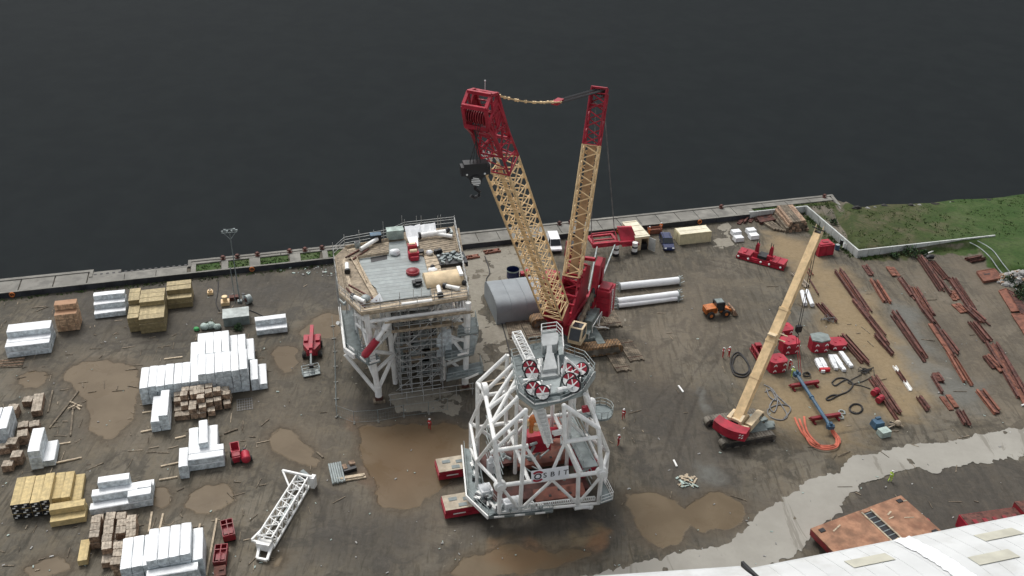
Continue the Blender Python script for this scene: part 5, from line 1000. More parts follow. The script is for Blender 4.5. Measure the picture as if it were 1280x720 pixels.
# side walkways
SZ = 7.0; sq = lambda x, y, z=SZ: P(x, y, z)
mb = MB(); plate(mb, [sq(425, 388), sq(432, 438), sq(461, 456), sq(476, 451), sq(470, 440), sq(452, 436), sq(441, 388)], .18); w1_ = mb.build('walkway', 'galv_dark', ST, True)
mb = MB(); rail(mb, [sq(426, 388), sq(433, 437), sq(461, 455), sq(475, 451)], 1.1, 1.1, .04); mb.build('handrail', 'galv', w1_, True)
mb = MB(); rail(mb, [sq(441, 390), sq(451, 434), sq(466, 442)], 1.1, 1.1, .04); mb.build('handrail', 'galv', w1_, True)
mb = MB(); mb.bar(sq(424.5, 386, 7.5), sq(431, 437, 7.5), .3, .7); mb.bar(sq(431, 437, 7.5), sq(443, 446, 7.5), .3, .7); mb.bar(sq(436, 433, 8.2), sq(443, 438, 8.2), .08, .3); mb.bar(sq(450, 446, 8.2), sq(457, 452, 8.2), .08, .3); mb.bar(sq(462, 454, 8.2), sq(474, 450, 8.2), .08, .25); mb.build('kick_plate', 'white_paint', w1_, True)
mb = MB(); plate(mb, [sq(556, 450, 6.0), sq(592, 443, 6.0), sq(598, 420, 6.0), sq(575, 415, 6.0), sq(556, 440, 6.0)], .16); plate(mb, [sq(558, 476, 3.4), sq(604, 466, 3.4), sq(600, 452, 3.4), sq(560, 460, 3.4)], .16); plate(mb, [sq(572, 420, 9.5), sq(598, 416, 9.5), sq(594, 396, 9.5), sq(574, 398, 9.5)], .16); w2_ = mb.build('walkway', 'galv_dark', ST, True)
mb = MB(); rail(mb, [sq(556, 440, 6), sq(556, 450, 6), sq(592, 443, 6), sq(598, 420, 6)], 1.1, 1.0, .04); mb.build('handrail', 'galv', w2_, True)
mb = MB(); rail(mb, [sq(558, 460, 3.4), sq(558, 476, 3.4), sq(604, 466, 3.4), sq(600, 452, 3.4)], 1.1, 1, .04); mb.build('handrail', 'galv', w2_, True)
mb = MB(); rail(mb, [sq(572, 420, 9.5), sq(598, 416, 9.5), sq(594, 396, 9.5)], 1.1, 1, .04); mb.build('handrail', 'galv', w2_, True)
mb = MB(); mb.bar(sq(572, 444, 7.0), sq(586, 440.5, 7.0), .08, .3); mb.bar(sq(582, 474, 4.4), sq(598, 467, 4.4), .08, .3); mb.build('kick_plate', 'white_paint', w2_, True)
mb = MB(); plate(mb, [W(63.9, -38.6, 5.6), W(65.7, -38.6, 5.6), W(65.7, -36, 5.6), W(63.9, -36, 5.6)], .1); mb.slab([W(63.6, -38.7, 5.0), W(65.7, -38.7, 5.0), W(65.7, -38.7, 9.4), W(64.8, -38.7, 9.4), W(63.6, -38.7, 8.4)], (0, 0, 0), EV*.08); mb.build('sheeting', 'wrap_side', ST, True)
mb = MB(); a = PV(456, 444, -41.6); b_ = PV(471, 425, -41.2); mb.tube(a, b_, .55, .5, n=12); mb.tube(b_, PV(480, 412, -40.8), .3, .28, n=10, m=1); mb.tube(PV(480, 412, -40.8), PV(486, 401, -40.5), .45, n=10, m=1); mb.tube(a+(a-b_).normalized()*.25, a, .4, n=12); mb.build('hydraulic_cylinder', ['red_paint', 'white_paint'], ST, True)
# pipes, cabinets behind the left legs
mb = MB(); rs = random.Random(31)
for k in range(30): u = rs.choice((rs.uniform(52, 57), rs.uniform(65.5, 69.5))); v = rs.uniform(-39, -26); z = rs.uniform(6.5, 12.5); mb.tube(W(u, v, z), W(u+rs.uniform(-1.2, 1.2), v+rs.uniform(-2, 2), z+rs.choice((0, rs.uniform(.5, 3.0)))), rs.choice((.08, .12, .2)), n=6)
mb.build('pipework', 'galv', ST, True)
# scaffold
SC = T('scaffolding', 'dense grey tube scaffolding filling and wrapping the tower with a timber edged deck', 'scaffold', W(62, -38, 0), QA)
mb = MB()
US = np.linspace(58.4, 64.2, 5); VS = (-39.6, -37.9, -35.5, -32, -28)
for u in US:
    for v in VS: mb.tube(W(u, v, 0), W(u, v, 14.0), .06, n=5)
for z in np.arange(.7, 13.5, 1.0):
    for v in VS:
        if rs.random() < .86: zz = z+rs.choice((0, 0, 0, .25, -.2)); mb.tube(W(58.2+rs.uniform(-.4, .2), v, zz), W(64.4+rs.uniform(-.6, .4), v, zz), .06, n=5)
    for u in US[::1]: mb.tube(W(u, -39.9, z), W(u, -27.6, z), .05, n=5)
mb.tube(W(57.6, -39.7, 1), W(63, -39.7, 5), .04, n=5); mb.tube(W(64, -39.7, 5), W(59, -39.7, 9), .04, n=5); mb.tube(W(60, -39.7, 9), W(64, -39.7, 13), .04, n=5); mb.tube(W(61, -39.7, 1), W(64, -39.7, 4), .04, n=5)
for k in range(16): u = rs.uniform(58.6, 63.5); z = rs.uniform(.3, 11); v = rs.choice(VS[:3]); mb.tube(W(u, v-.08, z), W(u+rs.choice((-1.8, 1.8)), v-.08, z+rs.uniform(1.5, 2.2)), .05, n=5)
# outer skirt standing on the ground and round the deck
for u in np.linspace(56.5, 68, 6): mb.tube(W(u, -41.6, 0), W(u, -41.6, 2.0), .045, n=5)
for z in (1.0, 1.9): mb.tube(W(56.3, -41.6, z), W(68.2, -41.6, z), .045, n=5)
per = [dk(*p, 0) for p in [(418, 321), (424, 366), (451, 392), (500, 385), (585, 372), (587, 360), (574, 316), (568, 282), (540, 286), (506, 290), (486, 298), (431, 309)]]
per = [dk(x, y, 14.6) for x, y in [(417, 321), (423, 367), (451, 393), (500, 386), (586, 373), (575, 317), (568, 282), (506, 289), (486, 298), (431, 308)]]
for a, b_ in zip(per, per[1:]+per[:1]):
    n = max(1, int((b_-a).length/2.0))
    for k in range(n): p = a.lerp(b_, k/n); zl = 9.5 if rs.random() < .6 else 12.5; mb.tube(Vector((p.x, p.y, zl)), Vector((p.x, p.y, 16.2+rs.random()*.7)), .045, n=5)
    for z in (.55, 1.1, 1.5): mb.tube(a+Vector((0, 0, z)), b_+Vector((0, 0, z)), .04, n=5)
for (x, y) in ((500, 378), (517, 374), (527, 373), (538, 372)): p = dk(x, y, 14.7); mb.tube(p, p+Vector((0, 0, 1.6)), .045, n=5)
for (x, y, h) in ((480, 303, 3.4), (503, 289, 2.6), (521, 288, 2.4), (551, 285, 2.2)): p = dk(x, y, 14.7); mb.tube(p, p+Vector((0, 0, h)), .04, n=5)
mb.build('tubes', 'scaf_tube', SC, True)
mb = MB()
for (u0, u1, v0, z, dv) in ((56.5, 68.2, -40.9, 13.0, .9), (58.0, 66.0, -39.5, 10.6, 1.1), (58.3, 64.3, -37.2, 6.2, .6), (58.3, 64.3, -35, 8.2, .6), (58.3, 64.3, -33, 4.2, .6)):
    for k in range(4): mb.prism([W(u0, v0+k*dv/4), W(u1, v0+k*dv/4), W(u1, v0+(k+1)*dv/4-.02), W(u0, v0+(k+1)*dv/4-.02)], z, z+.05)
mb.bar(W(56.4, -41, 13.2), W(68.3, -41, 13.2), .05, .3); mb.bar(W(57.4, -39.7, 10.8), W(67.2, -39.7, 10.8), .05, .45); 
for k in range(22):
    u = rs.uniform(58.2, 61.6); v = rs.choice((-39.4, -37.6, -35.2, -33)); z = .75+rs.randint(1, 12); L_ = rs.uniform(1.4, 3.2); mb.prism([W(u, v), W(u+L_, v), W(u+L_, v+.5), W(u, v+.5)], z, z+.06, rs.choice((0, 1)))
mb.build('planks', ['board', 'galv'], SC, True)
mb = MB()
for k in range(9): u = rs.uniform(58.5, 63.5); z = rs.uniform(1, 11); mb.box(W(u, rs.uniform(-36.5, -34.6), z), (rs.uniform(.5, 1.8), .3, rs.uniform(.5, 1.6)), rz=QA)
for u in (59.4, 62.3): mb.tube(W(u, -34.8, .5), W(u, -34.8, 13), .22)
mb.build('inner_steelwork', 'galv', ST, True)
# dark box standing in for the shaded inside seen through the scaffold
mb = MB(); mb.box(W(61.3, -29.5, 5.2), (6.4, 8, 9.6), rz=QA); mb.build('shade_box', 'rubber', ST, True)
# ---------------------------------------------------------------- loose things on the deck
DZ2 = 14.83
def dthing(name, mb, mat, lab, cat, x, y, rz=0.0, z=DZ2): return one(name, mb, mat, lab, cat, dk(x, y, z), QA+rz)
mb = MB(); mb.box((0, 0, .5), (1.5, 1.0, 1.0)); mb.box((0, .9, .85), (1.3, .9, 1.7)); mb.box((0, -.7, .3), (1.1, .6, .6)); mb.tube((-.5, 0, 1.05), (.5, 0, 1.05), .3, n=10, m=1); mb.box((0, .95, 1.75), (.9, .4, .15), m=1)
dthing('power_pack', mb, ['red_paint', 'cream_pale'], 'red power pack standing on the grey plated deck', 'power pack', 517, 322)
mb = MB(); mb.tube((0, 0, 0), (0, 0, .35), .95, n=16); mb.ball((0, 0, .35), (.8, .8, .3)); dthing('hatch_cover', mb, 'red_dark', 'dark red round cover on the middle of the grey plated deck', 'cover', 516, 341)
mb = MB(); mb.tube((0, 0, 0), (0, 0, .3), .6, n=10); mb.box((.3, .3, .3), (.9, .7, .5)); mb.box((-.4, .1, .3), (.4, .9, .4)); dthing('pump', mb, 'black_steel', 'small black pump on the grey deck nearest its front edge', 'pump', 521, 356)
mb = MB(); mb.ball((0, 0, .25), (.8, .7, .5), 0, 9, 6, .15); dthing('white_bag', mb, 'wrap_white', 'white bag slumped at the back of the grey deck', 'bag', 494, 317)
mb = MB(); mb.slab([(-.5, 0, .4), (2.6, 0, 1.1), (2.6, 0, 1.1)], (0, -.01, 0), (0, .01, 0)) if False else None
mb.tube((-1.6, -.6, .4), (1.7, .6, .6), .32, n=10); mb.tube((1.7, .6, .6), (2.0, .7, .6), .2, n=8, m=1); dthing('white_pipe', mb, ['white_paint', 'black_steel'], 'white pipe slanting across the boards in the back left corner of the deck', 'pipe', 461, 309, .35)
for (x0, y0, x1, y1, lab) in ((432, 322, 455, 309, 'rusty steel bar on the boards left of the slanting white pipe'), (436, 356, 471, 376, 'long rusty steel bar across the left boards of the deck'), (441, 324, 461, 311, 'rusty steel bar beneath the slanting white pipe'), (433, 360, 456, 384, 'rusty steel bar along the left front edge of the deck')):
    mb = MB(); a, b_ = dk(x0, y0, 14.95), dk(x1, y1, 14.95); mb.bar(a, b_, .18); oneW('steel_bar', mb, 'rust', lab, 'steel bar', a, QA, 'rusty bars on the tower deck')
mb = MB(); mb.tube((0, 0, 0), (0, 0, .9), .42, n=14); mb.tube((0, 0, .9), (0, 0, .95), .36, n=14, m=1); dthing('drum', mb, ['galv', 'black_steel'], 'grey steel drum at the back left of the deck', 'drum', 447, 309)
mb = MB(); mb.box((0, 0, .6), (1.5, .9, 1.2)); mb.box((0, 0, 1.25), (1.6, 1.0, .1), m=1); dthing('generator', mb, ['black_steel', 'blue_steel'], 'black generator with blue top at the rear edge of the deck', 'generator', 470, 302)
mb = MB(); mb.box((0, 0, .7), (2.4, 1.3, 1.4)); mb.box((0, 0, 1.44), (2.5, 1.4, .08)); dthing('pale_cabinet', mb, 'bag_pale', 'pale grey steel cabinet at the rear edge of the deck', 'cabinet', 494, 297)
mb = MB(); rs2 = random.Random(3)
for k in range(6): mb.slab([(-.0+k*.75, 0, .3+rs2.random()*.2), (k*.75+.75, 0, .3+rs2.random()*.3), (k*.75+.8, 1.9, 1.3+rs2.random()*.3), (k*.75-.05, 1.9, 1.3+rs2.random()*.2)], (0, 0, -.03), (0, 0, .03))
mb.slab([(.2, -2.2, .1), (1.3, -2.2, .1), (1.6, .1, .5), (0, .1, .5)], (0, 0, 0), (0, 0, .05)); dthing('tarpaulin', mb, 'wrap_white', 'white tarpaulin draped over the rear edge of the deck', 'tarpaulin', 509, 301)
mb = MB(); mb.tube((-2.2, 0, .5), (1.6, 0, .6), .42, n=12); mb.tube((.2, -.1, .5), (2.3, -1.3, .4), .3, n=10); mb.tube((-2.5, 0, .5), (-2.2, 0, .5), .55, n=12, m=1); mb.tube((1.6, 0, .6), (2.2, .3, .9), .35, n=10, m=1); mb.box((2.4, .3, .4), (.5, 1.4, .5), m=2); dthing('pipe_assembly', mb, ['white_paint', 'black_steel', 'galv'], 'white branching pipe assembly in the back right corner of the deck', 'pipe', 544, 296, .05)
mb = MB(); mb.ball((0, 0, .3), (.5, .5, .4), 0, 8, 5, .1); mb.tube((.9, 0, 0), (.9, 0, .6), .3, n=10, m=1); mb.tube((1.5, -.2, .3), (1.5, .3, .3), .4, n=10, m=1); mb.tube((-1.2, .6, .2), (-1.2, .6, .5), .5, n=10, m=1); dthing('hose_reel', mb, ['wrap_white', 'black_steel'], 'black hose reels and white bundle beside the red power pack', 'hose reel', 537, 318)
mb = MB(); n_ = 14
pr = [(1.75*math.cos(math.pi*k/n_), 1.1*math.sin(math.pi*k/n_)) for k in range(n_+1)]; mb.slab([(-2.6, y, z) for y, z in pr], (0, 0, 0), (5.2, 0, 0)); mb.box((2.3, -.2, 1.25), (.5, 2.2, .35), m=1); mb.ball((2.6, -1.7, .2), .4, 2); dthing('curved_cover', mb, ['plywood', 'white_paint', 'black_steel'], 'curved plywood cover arching over the right side of the deck', 'cover', 554, 350)
mb = MB(); mb.box((0, 0, .35), (4.0, 3.2, .7)); rs2 = random.Random(8)
for k in range(26): mb.box((rs2.uniform(-1.8, 1.8), rs2.uniform(-1.4, 1.4), .8), (rs2.uniform(.2, .9), rs2.uniform(.2, .5), rs2.uniform(.1, .6)), rz=rs2.uniform(0, 3), m=rs2.choice((1, 1, 2)))
dthing('valve_skid', mb, ['black_steel', 'galv_dark', 'galv'], 'dark valve skid let into the right side of the deck', 'valve skid', 565, 328, z=14.3)
mb = MB(); mb.ball((0, 0, .35), (.7, .6, .45), 0, 8, 6, .15); mb.ball((.1, .6, .6), .35, 1); dthing('white_bundle', mb, ['wrap_white', 'black_steel'], 'white bundle with black strap beside the curved plywood cover', 'bundle', 541, 341)
for x, y, rz, lab in ((549, 365, 1.5, 'short white pipe stub standing left on the front right boards'), (567, 362, -.6, 'white pipe with black flange lying on the front right boards'), (450, 377, -.9, 'white pipe with black flange lying on the front left boards'), (434, 336, 1.5, 'white pipe lying along the left boards of the deck')):
    mb = MB(); mb.tube((-1.1, 0, .32), (.9, 0, .32), .3, n=10); mb.tube((-1.5, 0, .32), (-1.1, 0, .32), .42, n=10, m=1); dthing('pipe_spool', mb, ['white_paint', 'black_steel'], lab, 'pipe', x, y, rz)['group'] = 'pipe spools on the tower deck'
mb = MB(); mb.ball((0, 0, .4), (.7, .7, .45), 0, 9, 6, .1); dthing('grey_bag', mb, 'galv', 'grey bag on the boards at the front left corner of the deck', 'bag', 457, 376)
mb = MB(); mb.slab([(-.7, -.2, 0), (.9, -.5, 0), (.6, .5, .6)], (0, 0, 0), (.1, .1, .15)); dthing('white_sheet', mb, 'wrap_white', 'folded white sheet at the front edge of the deck', 'sheet', 469, 376)
mb = MB(); mb.tube(dk(502, 381, 15.0), dk(540, 376, 15.0), .3, n=10); oneW('white_roll', mb, 'white_paint', 'long white roll lying along the front edge of the deck', 'roll', dk(502, 381, 14.8), QA)
# ================================================================ TIMBER AND WRAPPED PACKS
_PK = {}
def pack_obj(kind, L, Wd, H, seed=0):
    """one pack, long axis along local y, resting on z=0"""
    key = (kind, round(L, 2), round(Wd, 2), round(H, 2), seed)
    if key in _PK: return _PK[key].copy(), True
    rs = random.Random(hash(key[1:]) % 9999 + seed); mb = MB()
    j = lambda a: rs.uniform(-a, a)
    if kind == 'white':
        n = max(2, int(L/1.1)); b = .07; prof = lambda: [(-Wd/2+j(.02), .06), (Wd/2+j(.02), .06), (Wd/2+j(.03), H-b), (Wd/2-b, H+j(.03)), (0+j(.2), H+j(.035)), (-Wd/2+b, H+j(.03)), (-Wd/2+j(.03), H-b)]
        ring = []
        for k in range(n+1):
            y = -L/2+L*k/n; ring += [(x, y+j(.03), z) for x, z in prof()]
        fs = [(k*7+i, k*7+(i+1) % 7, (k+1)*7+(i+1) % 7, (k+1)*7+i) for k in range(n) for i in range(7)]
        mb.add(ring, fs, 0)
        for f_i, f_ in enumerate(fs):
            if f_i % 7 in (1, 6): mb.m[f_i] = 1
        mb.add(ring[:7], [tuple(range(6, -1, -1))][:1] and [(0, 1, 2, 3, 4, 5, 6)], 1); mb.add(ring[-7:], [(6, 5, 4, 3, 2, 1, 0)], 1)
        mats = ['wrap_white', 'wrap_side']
    elif kind == 'brown':
        nx = max(2, int(Wd/.32)); nz = max(2, int(H/.3))
        for a in range(nx):
            for c in range(nz):
                mb.box((-Wd/2+(a+.5)*Wd/nx, j(.05), (c+.5)*H/nz), (Wd/nx-.02, L+j(.06), H/nz-.015), m=0, mtop=1 if c == nz-1 else 0)
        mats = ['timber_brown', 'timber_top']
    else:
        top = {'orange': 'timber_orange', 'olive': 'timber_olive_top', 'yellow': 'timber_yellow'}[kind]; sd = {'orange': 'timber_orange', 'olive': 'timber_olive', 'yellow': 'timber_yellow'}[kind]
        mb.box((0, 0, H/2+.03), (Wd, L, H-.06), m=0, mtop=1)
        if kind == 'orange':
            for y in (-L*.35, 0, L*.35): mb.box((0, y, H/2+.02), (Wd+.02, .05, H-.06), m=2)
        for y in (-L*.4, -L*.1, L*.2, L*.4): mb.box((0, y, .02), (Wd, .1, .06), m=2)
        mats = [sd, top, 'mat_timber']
        if kind == 'yellow': # black wrapped ends with pale patches
            mats.append('black_steel'); mats.append('white_paint')
            if seed == 1:
                mb.box((0, -L/2-.01, H/2+.03), (Wd*.98, .04, H*.9), m=3)
                for k in range(2): mb.box((j(Wd*.25), -L/2-.035, H*(.3+.4*k)), (Wd*.3, .02, .16), m=4)
    o = mb.build('wrapped_pack' if kind == 'white' else 'timber_pack', mats, None); _PK[key] = o
    return o, False
def put(kind, u, v, z, rz, L, Wd, H, label, cat, group, seed=0):
    o, cp = pack_obj(kind, L, Wd, H, seed)
    if cp: COL.objects.link(o)
    o.location = W(u, v, z); o.rotation_euler = (0, 0, QA+rz); return tag(o, label, cat, group)
_pr = random.Random(99)
def stack(kind, px, py, cols, L, Wd, H, along, label, group, rows=1, du=0, dv=0, gap=.04, z0=.05, lab_top=None, seed=0):
    """cols = number of packs on top of each other, pack by pack from the front left corner; along 'v': packs side by side along the quay, long axis away from it"""
    u0, v0 = UV(px, py); u0 += du; v0 += dv; cat = 'wrapped pack' if kind == 'white' else 'timber pack'
    for r in range(rows):
        for i, n in enumerate(cols):
            k0 = 0
            for k in range(n):
                jz = _pr.uniform(-.012, .012)
                if along == 'v': u = u0+Wd/2+i*(Wd+gap); v = v0+L/2+r*(L+.1); rz = jz; 
                else: u = u0+L/2+r*(L+.1); v = v0+Wd/2+i*(Wd+gap); rz = math.pi/2+jz
                top = (k == n-1)
                put(kind, u+_pr.uniform(-.03, .03), v+_pr.uniform(-.08, .08), z0+k*H, rz, L, Wd, H, (lab_top if top and lab_top else label), cat, ((group or '')+(' top layer' if top and lab_top else '')) or None, seed)
# white wrapped stacks
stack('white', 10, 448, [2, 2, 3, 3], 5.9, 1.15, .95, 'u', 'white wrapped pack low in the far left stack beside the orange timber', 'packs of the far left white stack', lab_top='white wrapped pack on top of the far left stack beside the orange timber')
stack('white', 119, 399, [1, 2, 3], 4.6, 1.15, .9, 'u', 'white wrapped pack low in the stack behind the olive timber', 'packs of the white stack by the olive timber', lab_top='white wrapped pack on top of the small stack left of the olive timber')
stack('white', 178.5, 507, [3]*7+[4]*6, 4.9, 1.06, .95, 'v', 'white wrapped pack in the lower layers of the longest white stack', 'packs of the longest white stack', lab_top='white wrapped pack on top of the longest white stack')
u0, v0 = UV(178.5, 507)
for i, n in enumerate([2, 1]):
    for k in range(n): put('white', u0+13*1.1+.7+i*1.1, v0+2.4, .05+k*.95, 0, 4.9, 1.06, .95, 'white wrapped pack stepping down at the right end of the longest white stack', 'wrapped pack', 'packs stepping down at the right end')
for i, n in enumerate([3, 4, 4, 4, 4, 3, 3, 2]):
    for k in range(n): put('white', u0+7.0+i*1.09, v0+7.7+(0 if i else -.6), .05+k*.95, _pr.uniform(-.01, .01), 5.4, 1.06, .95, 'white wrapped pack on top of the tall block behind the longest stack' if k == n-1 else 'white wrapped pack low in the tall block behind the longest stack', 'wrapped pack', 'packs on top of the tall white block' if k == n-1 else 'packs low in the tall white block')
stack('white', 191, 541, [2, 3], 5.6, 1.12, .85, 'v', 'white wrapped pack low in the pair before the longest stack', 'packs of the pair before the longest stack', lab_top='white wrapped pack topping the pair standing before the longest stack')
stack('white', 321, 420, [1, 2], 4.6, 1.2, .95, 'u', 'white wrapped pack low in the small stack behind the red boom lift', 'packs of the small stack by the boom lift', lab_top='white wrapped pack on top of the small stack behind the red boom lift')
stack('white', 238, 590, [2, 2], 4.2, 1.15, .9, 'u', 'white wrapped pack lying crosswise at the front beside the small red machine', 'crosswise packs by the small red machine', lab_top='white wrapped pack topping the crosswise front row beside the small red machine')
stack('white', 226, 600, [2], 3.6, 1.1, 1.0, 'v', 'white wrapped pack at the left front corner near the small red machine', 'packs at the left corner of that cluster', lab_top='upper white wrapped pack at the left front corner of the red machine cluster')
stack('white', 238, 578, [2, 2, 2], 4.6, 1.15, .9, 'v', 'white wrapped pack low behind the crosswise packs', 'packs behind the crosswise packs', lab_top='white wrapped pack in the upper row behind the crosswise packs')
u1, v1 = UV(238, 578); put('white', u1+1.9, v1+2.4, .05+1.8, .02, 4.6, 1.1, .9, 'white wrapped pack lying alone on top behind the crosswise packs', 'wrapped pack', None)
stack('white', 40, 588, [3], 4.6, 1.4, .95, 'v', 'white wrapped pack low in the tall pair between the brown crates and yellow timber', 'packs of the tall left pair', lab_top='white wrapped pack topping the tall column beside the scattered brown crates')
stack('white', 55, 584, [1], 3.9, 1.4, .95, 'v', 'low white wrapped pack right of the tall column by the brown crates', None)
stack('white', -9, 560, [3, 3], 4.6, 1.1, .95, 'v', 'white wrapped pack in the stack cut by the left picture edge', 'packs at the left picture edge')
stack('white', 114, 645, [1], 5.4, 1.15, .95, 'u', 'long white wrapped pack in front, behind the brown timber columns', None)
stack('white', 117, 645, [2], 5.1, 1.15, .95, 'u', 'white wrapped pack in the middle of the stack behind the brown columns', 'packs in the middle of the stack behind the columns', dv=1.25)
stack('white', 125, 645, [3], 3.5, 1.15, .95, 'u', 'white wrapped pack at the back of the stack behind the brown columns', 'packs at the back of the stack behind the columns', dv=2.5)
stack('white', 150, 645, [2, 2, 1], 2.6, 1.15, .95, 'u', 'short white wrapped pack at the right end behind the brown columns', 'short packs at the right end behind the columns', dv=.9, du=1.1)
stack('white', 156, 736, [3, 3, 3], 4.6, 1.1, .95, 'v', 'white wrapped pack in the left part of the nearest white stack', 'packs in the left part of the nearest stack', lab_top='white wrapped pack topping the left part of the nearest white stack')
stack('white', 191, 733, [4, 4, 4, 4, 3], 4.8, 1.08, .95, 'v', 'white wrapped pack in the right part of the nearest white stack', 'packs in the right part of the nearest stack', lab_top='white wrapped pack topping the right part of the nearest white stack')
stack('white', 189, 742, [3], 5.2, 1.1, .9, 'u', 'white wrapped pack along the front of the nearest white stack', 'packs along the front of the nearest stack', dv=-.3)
# timber stacks
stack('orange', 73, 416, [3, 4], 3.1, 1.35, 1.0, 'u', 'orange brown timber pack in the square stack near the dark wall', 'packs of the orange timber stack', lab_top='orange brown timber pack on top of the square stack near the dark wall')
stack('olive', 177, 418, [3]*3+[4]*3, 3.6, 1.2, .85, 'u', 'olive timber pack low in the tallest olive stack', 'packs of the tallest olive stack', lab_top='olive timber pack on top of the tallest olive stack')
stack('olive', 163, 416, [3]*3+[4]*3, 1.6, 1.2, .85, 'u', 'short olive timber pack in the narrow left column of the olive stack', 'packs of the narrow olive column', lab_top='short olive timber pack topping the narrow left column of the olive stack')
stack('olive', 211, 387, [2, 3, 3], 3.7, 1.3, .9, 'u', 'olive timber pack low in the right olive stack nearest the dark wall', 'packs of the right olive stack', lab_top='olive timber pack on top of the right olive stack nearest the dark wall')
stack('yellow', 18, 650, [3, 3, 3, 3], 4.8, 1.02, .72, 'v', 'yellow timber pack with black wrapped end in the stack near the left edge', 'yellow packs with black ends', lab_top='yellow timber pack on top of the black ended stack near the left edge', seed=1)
stack('yellow', 66, 645, [2, 2, 1], 4.6, 1.0, .72, 'v', 'yellow timber pack in the right part of the black ended stack', 'yellow packs in the right part', dv=1.3)
stack('yellow', 64, 660, [1, 2], 3.8, 1.1, .85, 'u', 'yellow timber pack lying crosswise before the yellow stack', 'crosswise yellow packs')
stack('yellow', 99, 708, [1], 3.2, 1.0, .8, 'v', 'single yellow timber pack beside the brown timber columns', None)
# brown timber columns and crates
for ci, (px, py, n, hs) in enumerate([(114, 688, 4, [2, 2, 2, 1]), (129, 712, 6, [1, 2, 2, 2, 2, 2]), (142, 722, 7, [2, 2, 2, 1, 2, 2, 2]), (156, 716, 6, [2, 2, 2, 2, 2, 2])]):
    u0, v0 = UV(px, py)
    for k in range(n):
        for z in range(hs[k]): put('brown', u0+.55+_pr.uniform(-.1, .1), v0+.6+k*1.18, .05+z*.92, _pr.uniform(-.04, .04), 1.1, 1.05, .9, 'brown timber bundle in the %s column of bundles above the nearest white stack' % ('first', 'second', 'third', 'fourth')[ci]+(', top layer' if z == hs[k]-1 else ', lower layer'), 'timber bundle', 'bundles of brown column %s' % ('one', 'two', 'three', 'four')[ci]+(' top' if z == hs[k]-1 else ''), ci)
u0, v0 = UV(218, 527)
for i in range(7):
    for r in range(4):
        n = [[1, 1, 2, 2], [1, 2, 3, 3], [2, 2, 3, 3], [2, 3, 3, 3], [1, 2, 3, 3], [0, 2, 3, 2], [0, 1, 2, 2]][i][r]
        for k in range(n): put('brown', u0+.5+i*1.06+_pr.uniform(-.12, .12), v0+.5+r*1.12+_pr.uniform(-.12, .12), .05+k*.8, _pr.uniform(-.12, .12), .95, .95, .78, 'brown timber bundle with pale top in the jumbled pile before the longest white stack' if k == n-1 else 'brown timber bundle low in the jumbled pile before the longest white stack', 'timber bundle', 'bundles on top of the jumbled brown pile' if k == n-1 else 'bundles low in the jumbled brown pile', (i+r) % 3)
for px, py, L, n, lab in [(46, 521, 4.0, 1, 'long brown crate lying open, furthest right of the loose crates'), (36, 509, 1.2, 1, 'brown crate beside the long open crate'), (18, 523, 1.3, 2, 'brown crate standing furthest back near the left edge'), (30, 541, 1.2, 1, 'brown crate behind the tall white column, left one'), (44, 540, 1.2, 1, 'brown crate with orange side behind the tall white column'), (30, 556, 1.4, 2, 'brown crate beside the left face of the tall white column'), (17, 566, 1.4, 2, 'brown crate in the middle of the loose cluster'), (7, 568, 1.1, 1, 'tilted pale crate nearest the left edge'), (23, 582, 1.3, 2, 'tall brown crate at the lower left of the tall white column'), (11, 590, 1.1, 1, 'brown crate nearest the yellow timber stack')]:
    u0, v0 = UV(px, py)
    for k in range(n): put('brown', u0, v0+L/2, .04+k*.7, _pr.uniform(-.15, .15) if L < 2 else .05, L, 1.25, .95 if n == 1 else .7, lab+(', its upper bundle' if k and n > 1 else ''), 'crate', 'loose brown crates near the left edge', 5)
# ================================================================ SMALL BUILDINGS, VEHICLES AND PLANT IN THE YARD
def at(x, y, z=0.0): return P(x, y, z)
# grey tent
tp_ = at(621, 406); t = T('tent', 'grey fabric storage tent with rounded roof behind the crane boom', 'tent', tp_, QA)
mb = MB(); D_, H_, L_ = 8.6, 3.7, 9.8; pr = []
for k in range(17):
    a = math.pi*k/16; cx = -math.cos(a); pr.append((D_/2+math.copysign(abs(cx)**.42, cx)*D_/2, H_*abs(math.sin(a))**.45))
n = 8
for k in range(n):
    x0, x1 = L_*k/n, L_*(k+1)/n; q = [(x0, y, z+.04*((k % 2)-.5)*(1 if 0 < i < 16 else 0)) for i, (y, z) in enumerate(pr)]+[(x1, y, z+.04*(((k+1) % 2)-.5)*(1 if 0 < i < 16 else 0)) for i, (y, z) in enumerate(pr)]
    mb.add(q, [(i, i+17, i+18, i+1) for i in range(16)])
mb.add([(0, y, z) for y, z in pr], [tuple(range(17))]); mb.add([(L_, y, z) for y, z in pr], [tuple(range(16, -1, -1))]); mb.build('canopy', 'tent', t)
mb = MB()
for x in (.05, L_*.25, L_*.5, L_*.75, L_-.05):
    for (y0, z0), (y1, z1) in zip(pr[:-1], pr[1:]): mb.tube((x, y0, z0+.03), (x, y1, z1+.01), .03, n=4)
mb.build('frame', 'tent', t)
mb = MB(); mb.tube((0, 0, 0), (0, 0, 1.5), 1.05, n=20, cap=False); mb.tube((0, 0, 0), (0, 0, 1.5), .98, n=20, cap=False); mb.tube((0, 0, 1.3), (0, 0, 1.55), 1.1, n=20, cap=False, m=1); mb.tube((0, 0, 0), (0, 0, .1), 1.0, n=20)
one('blue_tank', mb, ['blue_car', 'bag_pale'], 'open round dark blue tank with pale rim behind the grey tent', 'tank', at(641, 346), QA)
mb = MB(); mb.box((0, 0, .5), (1.5, .9, .9)); mb.box((.5, 0, 1.1), (.5, .7, .4)); mb.tube((-.5, -.5, .3), (-.5, .5, .3), .3, m=1); one('compressor', mb, ['red_paint', 'rubber'], 'small red compressor between the blue tank and the boom', 'compressor', at(656, 346), QA)
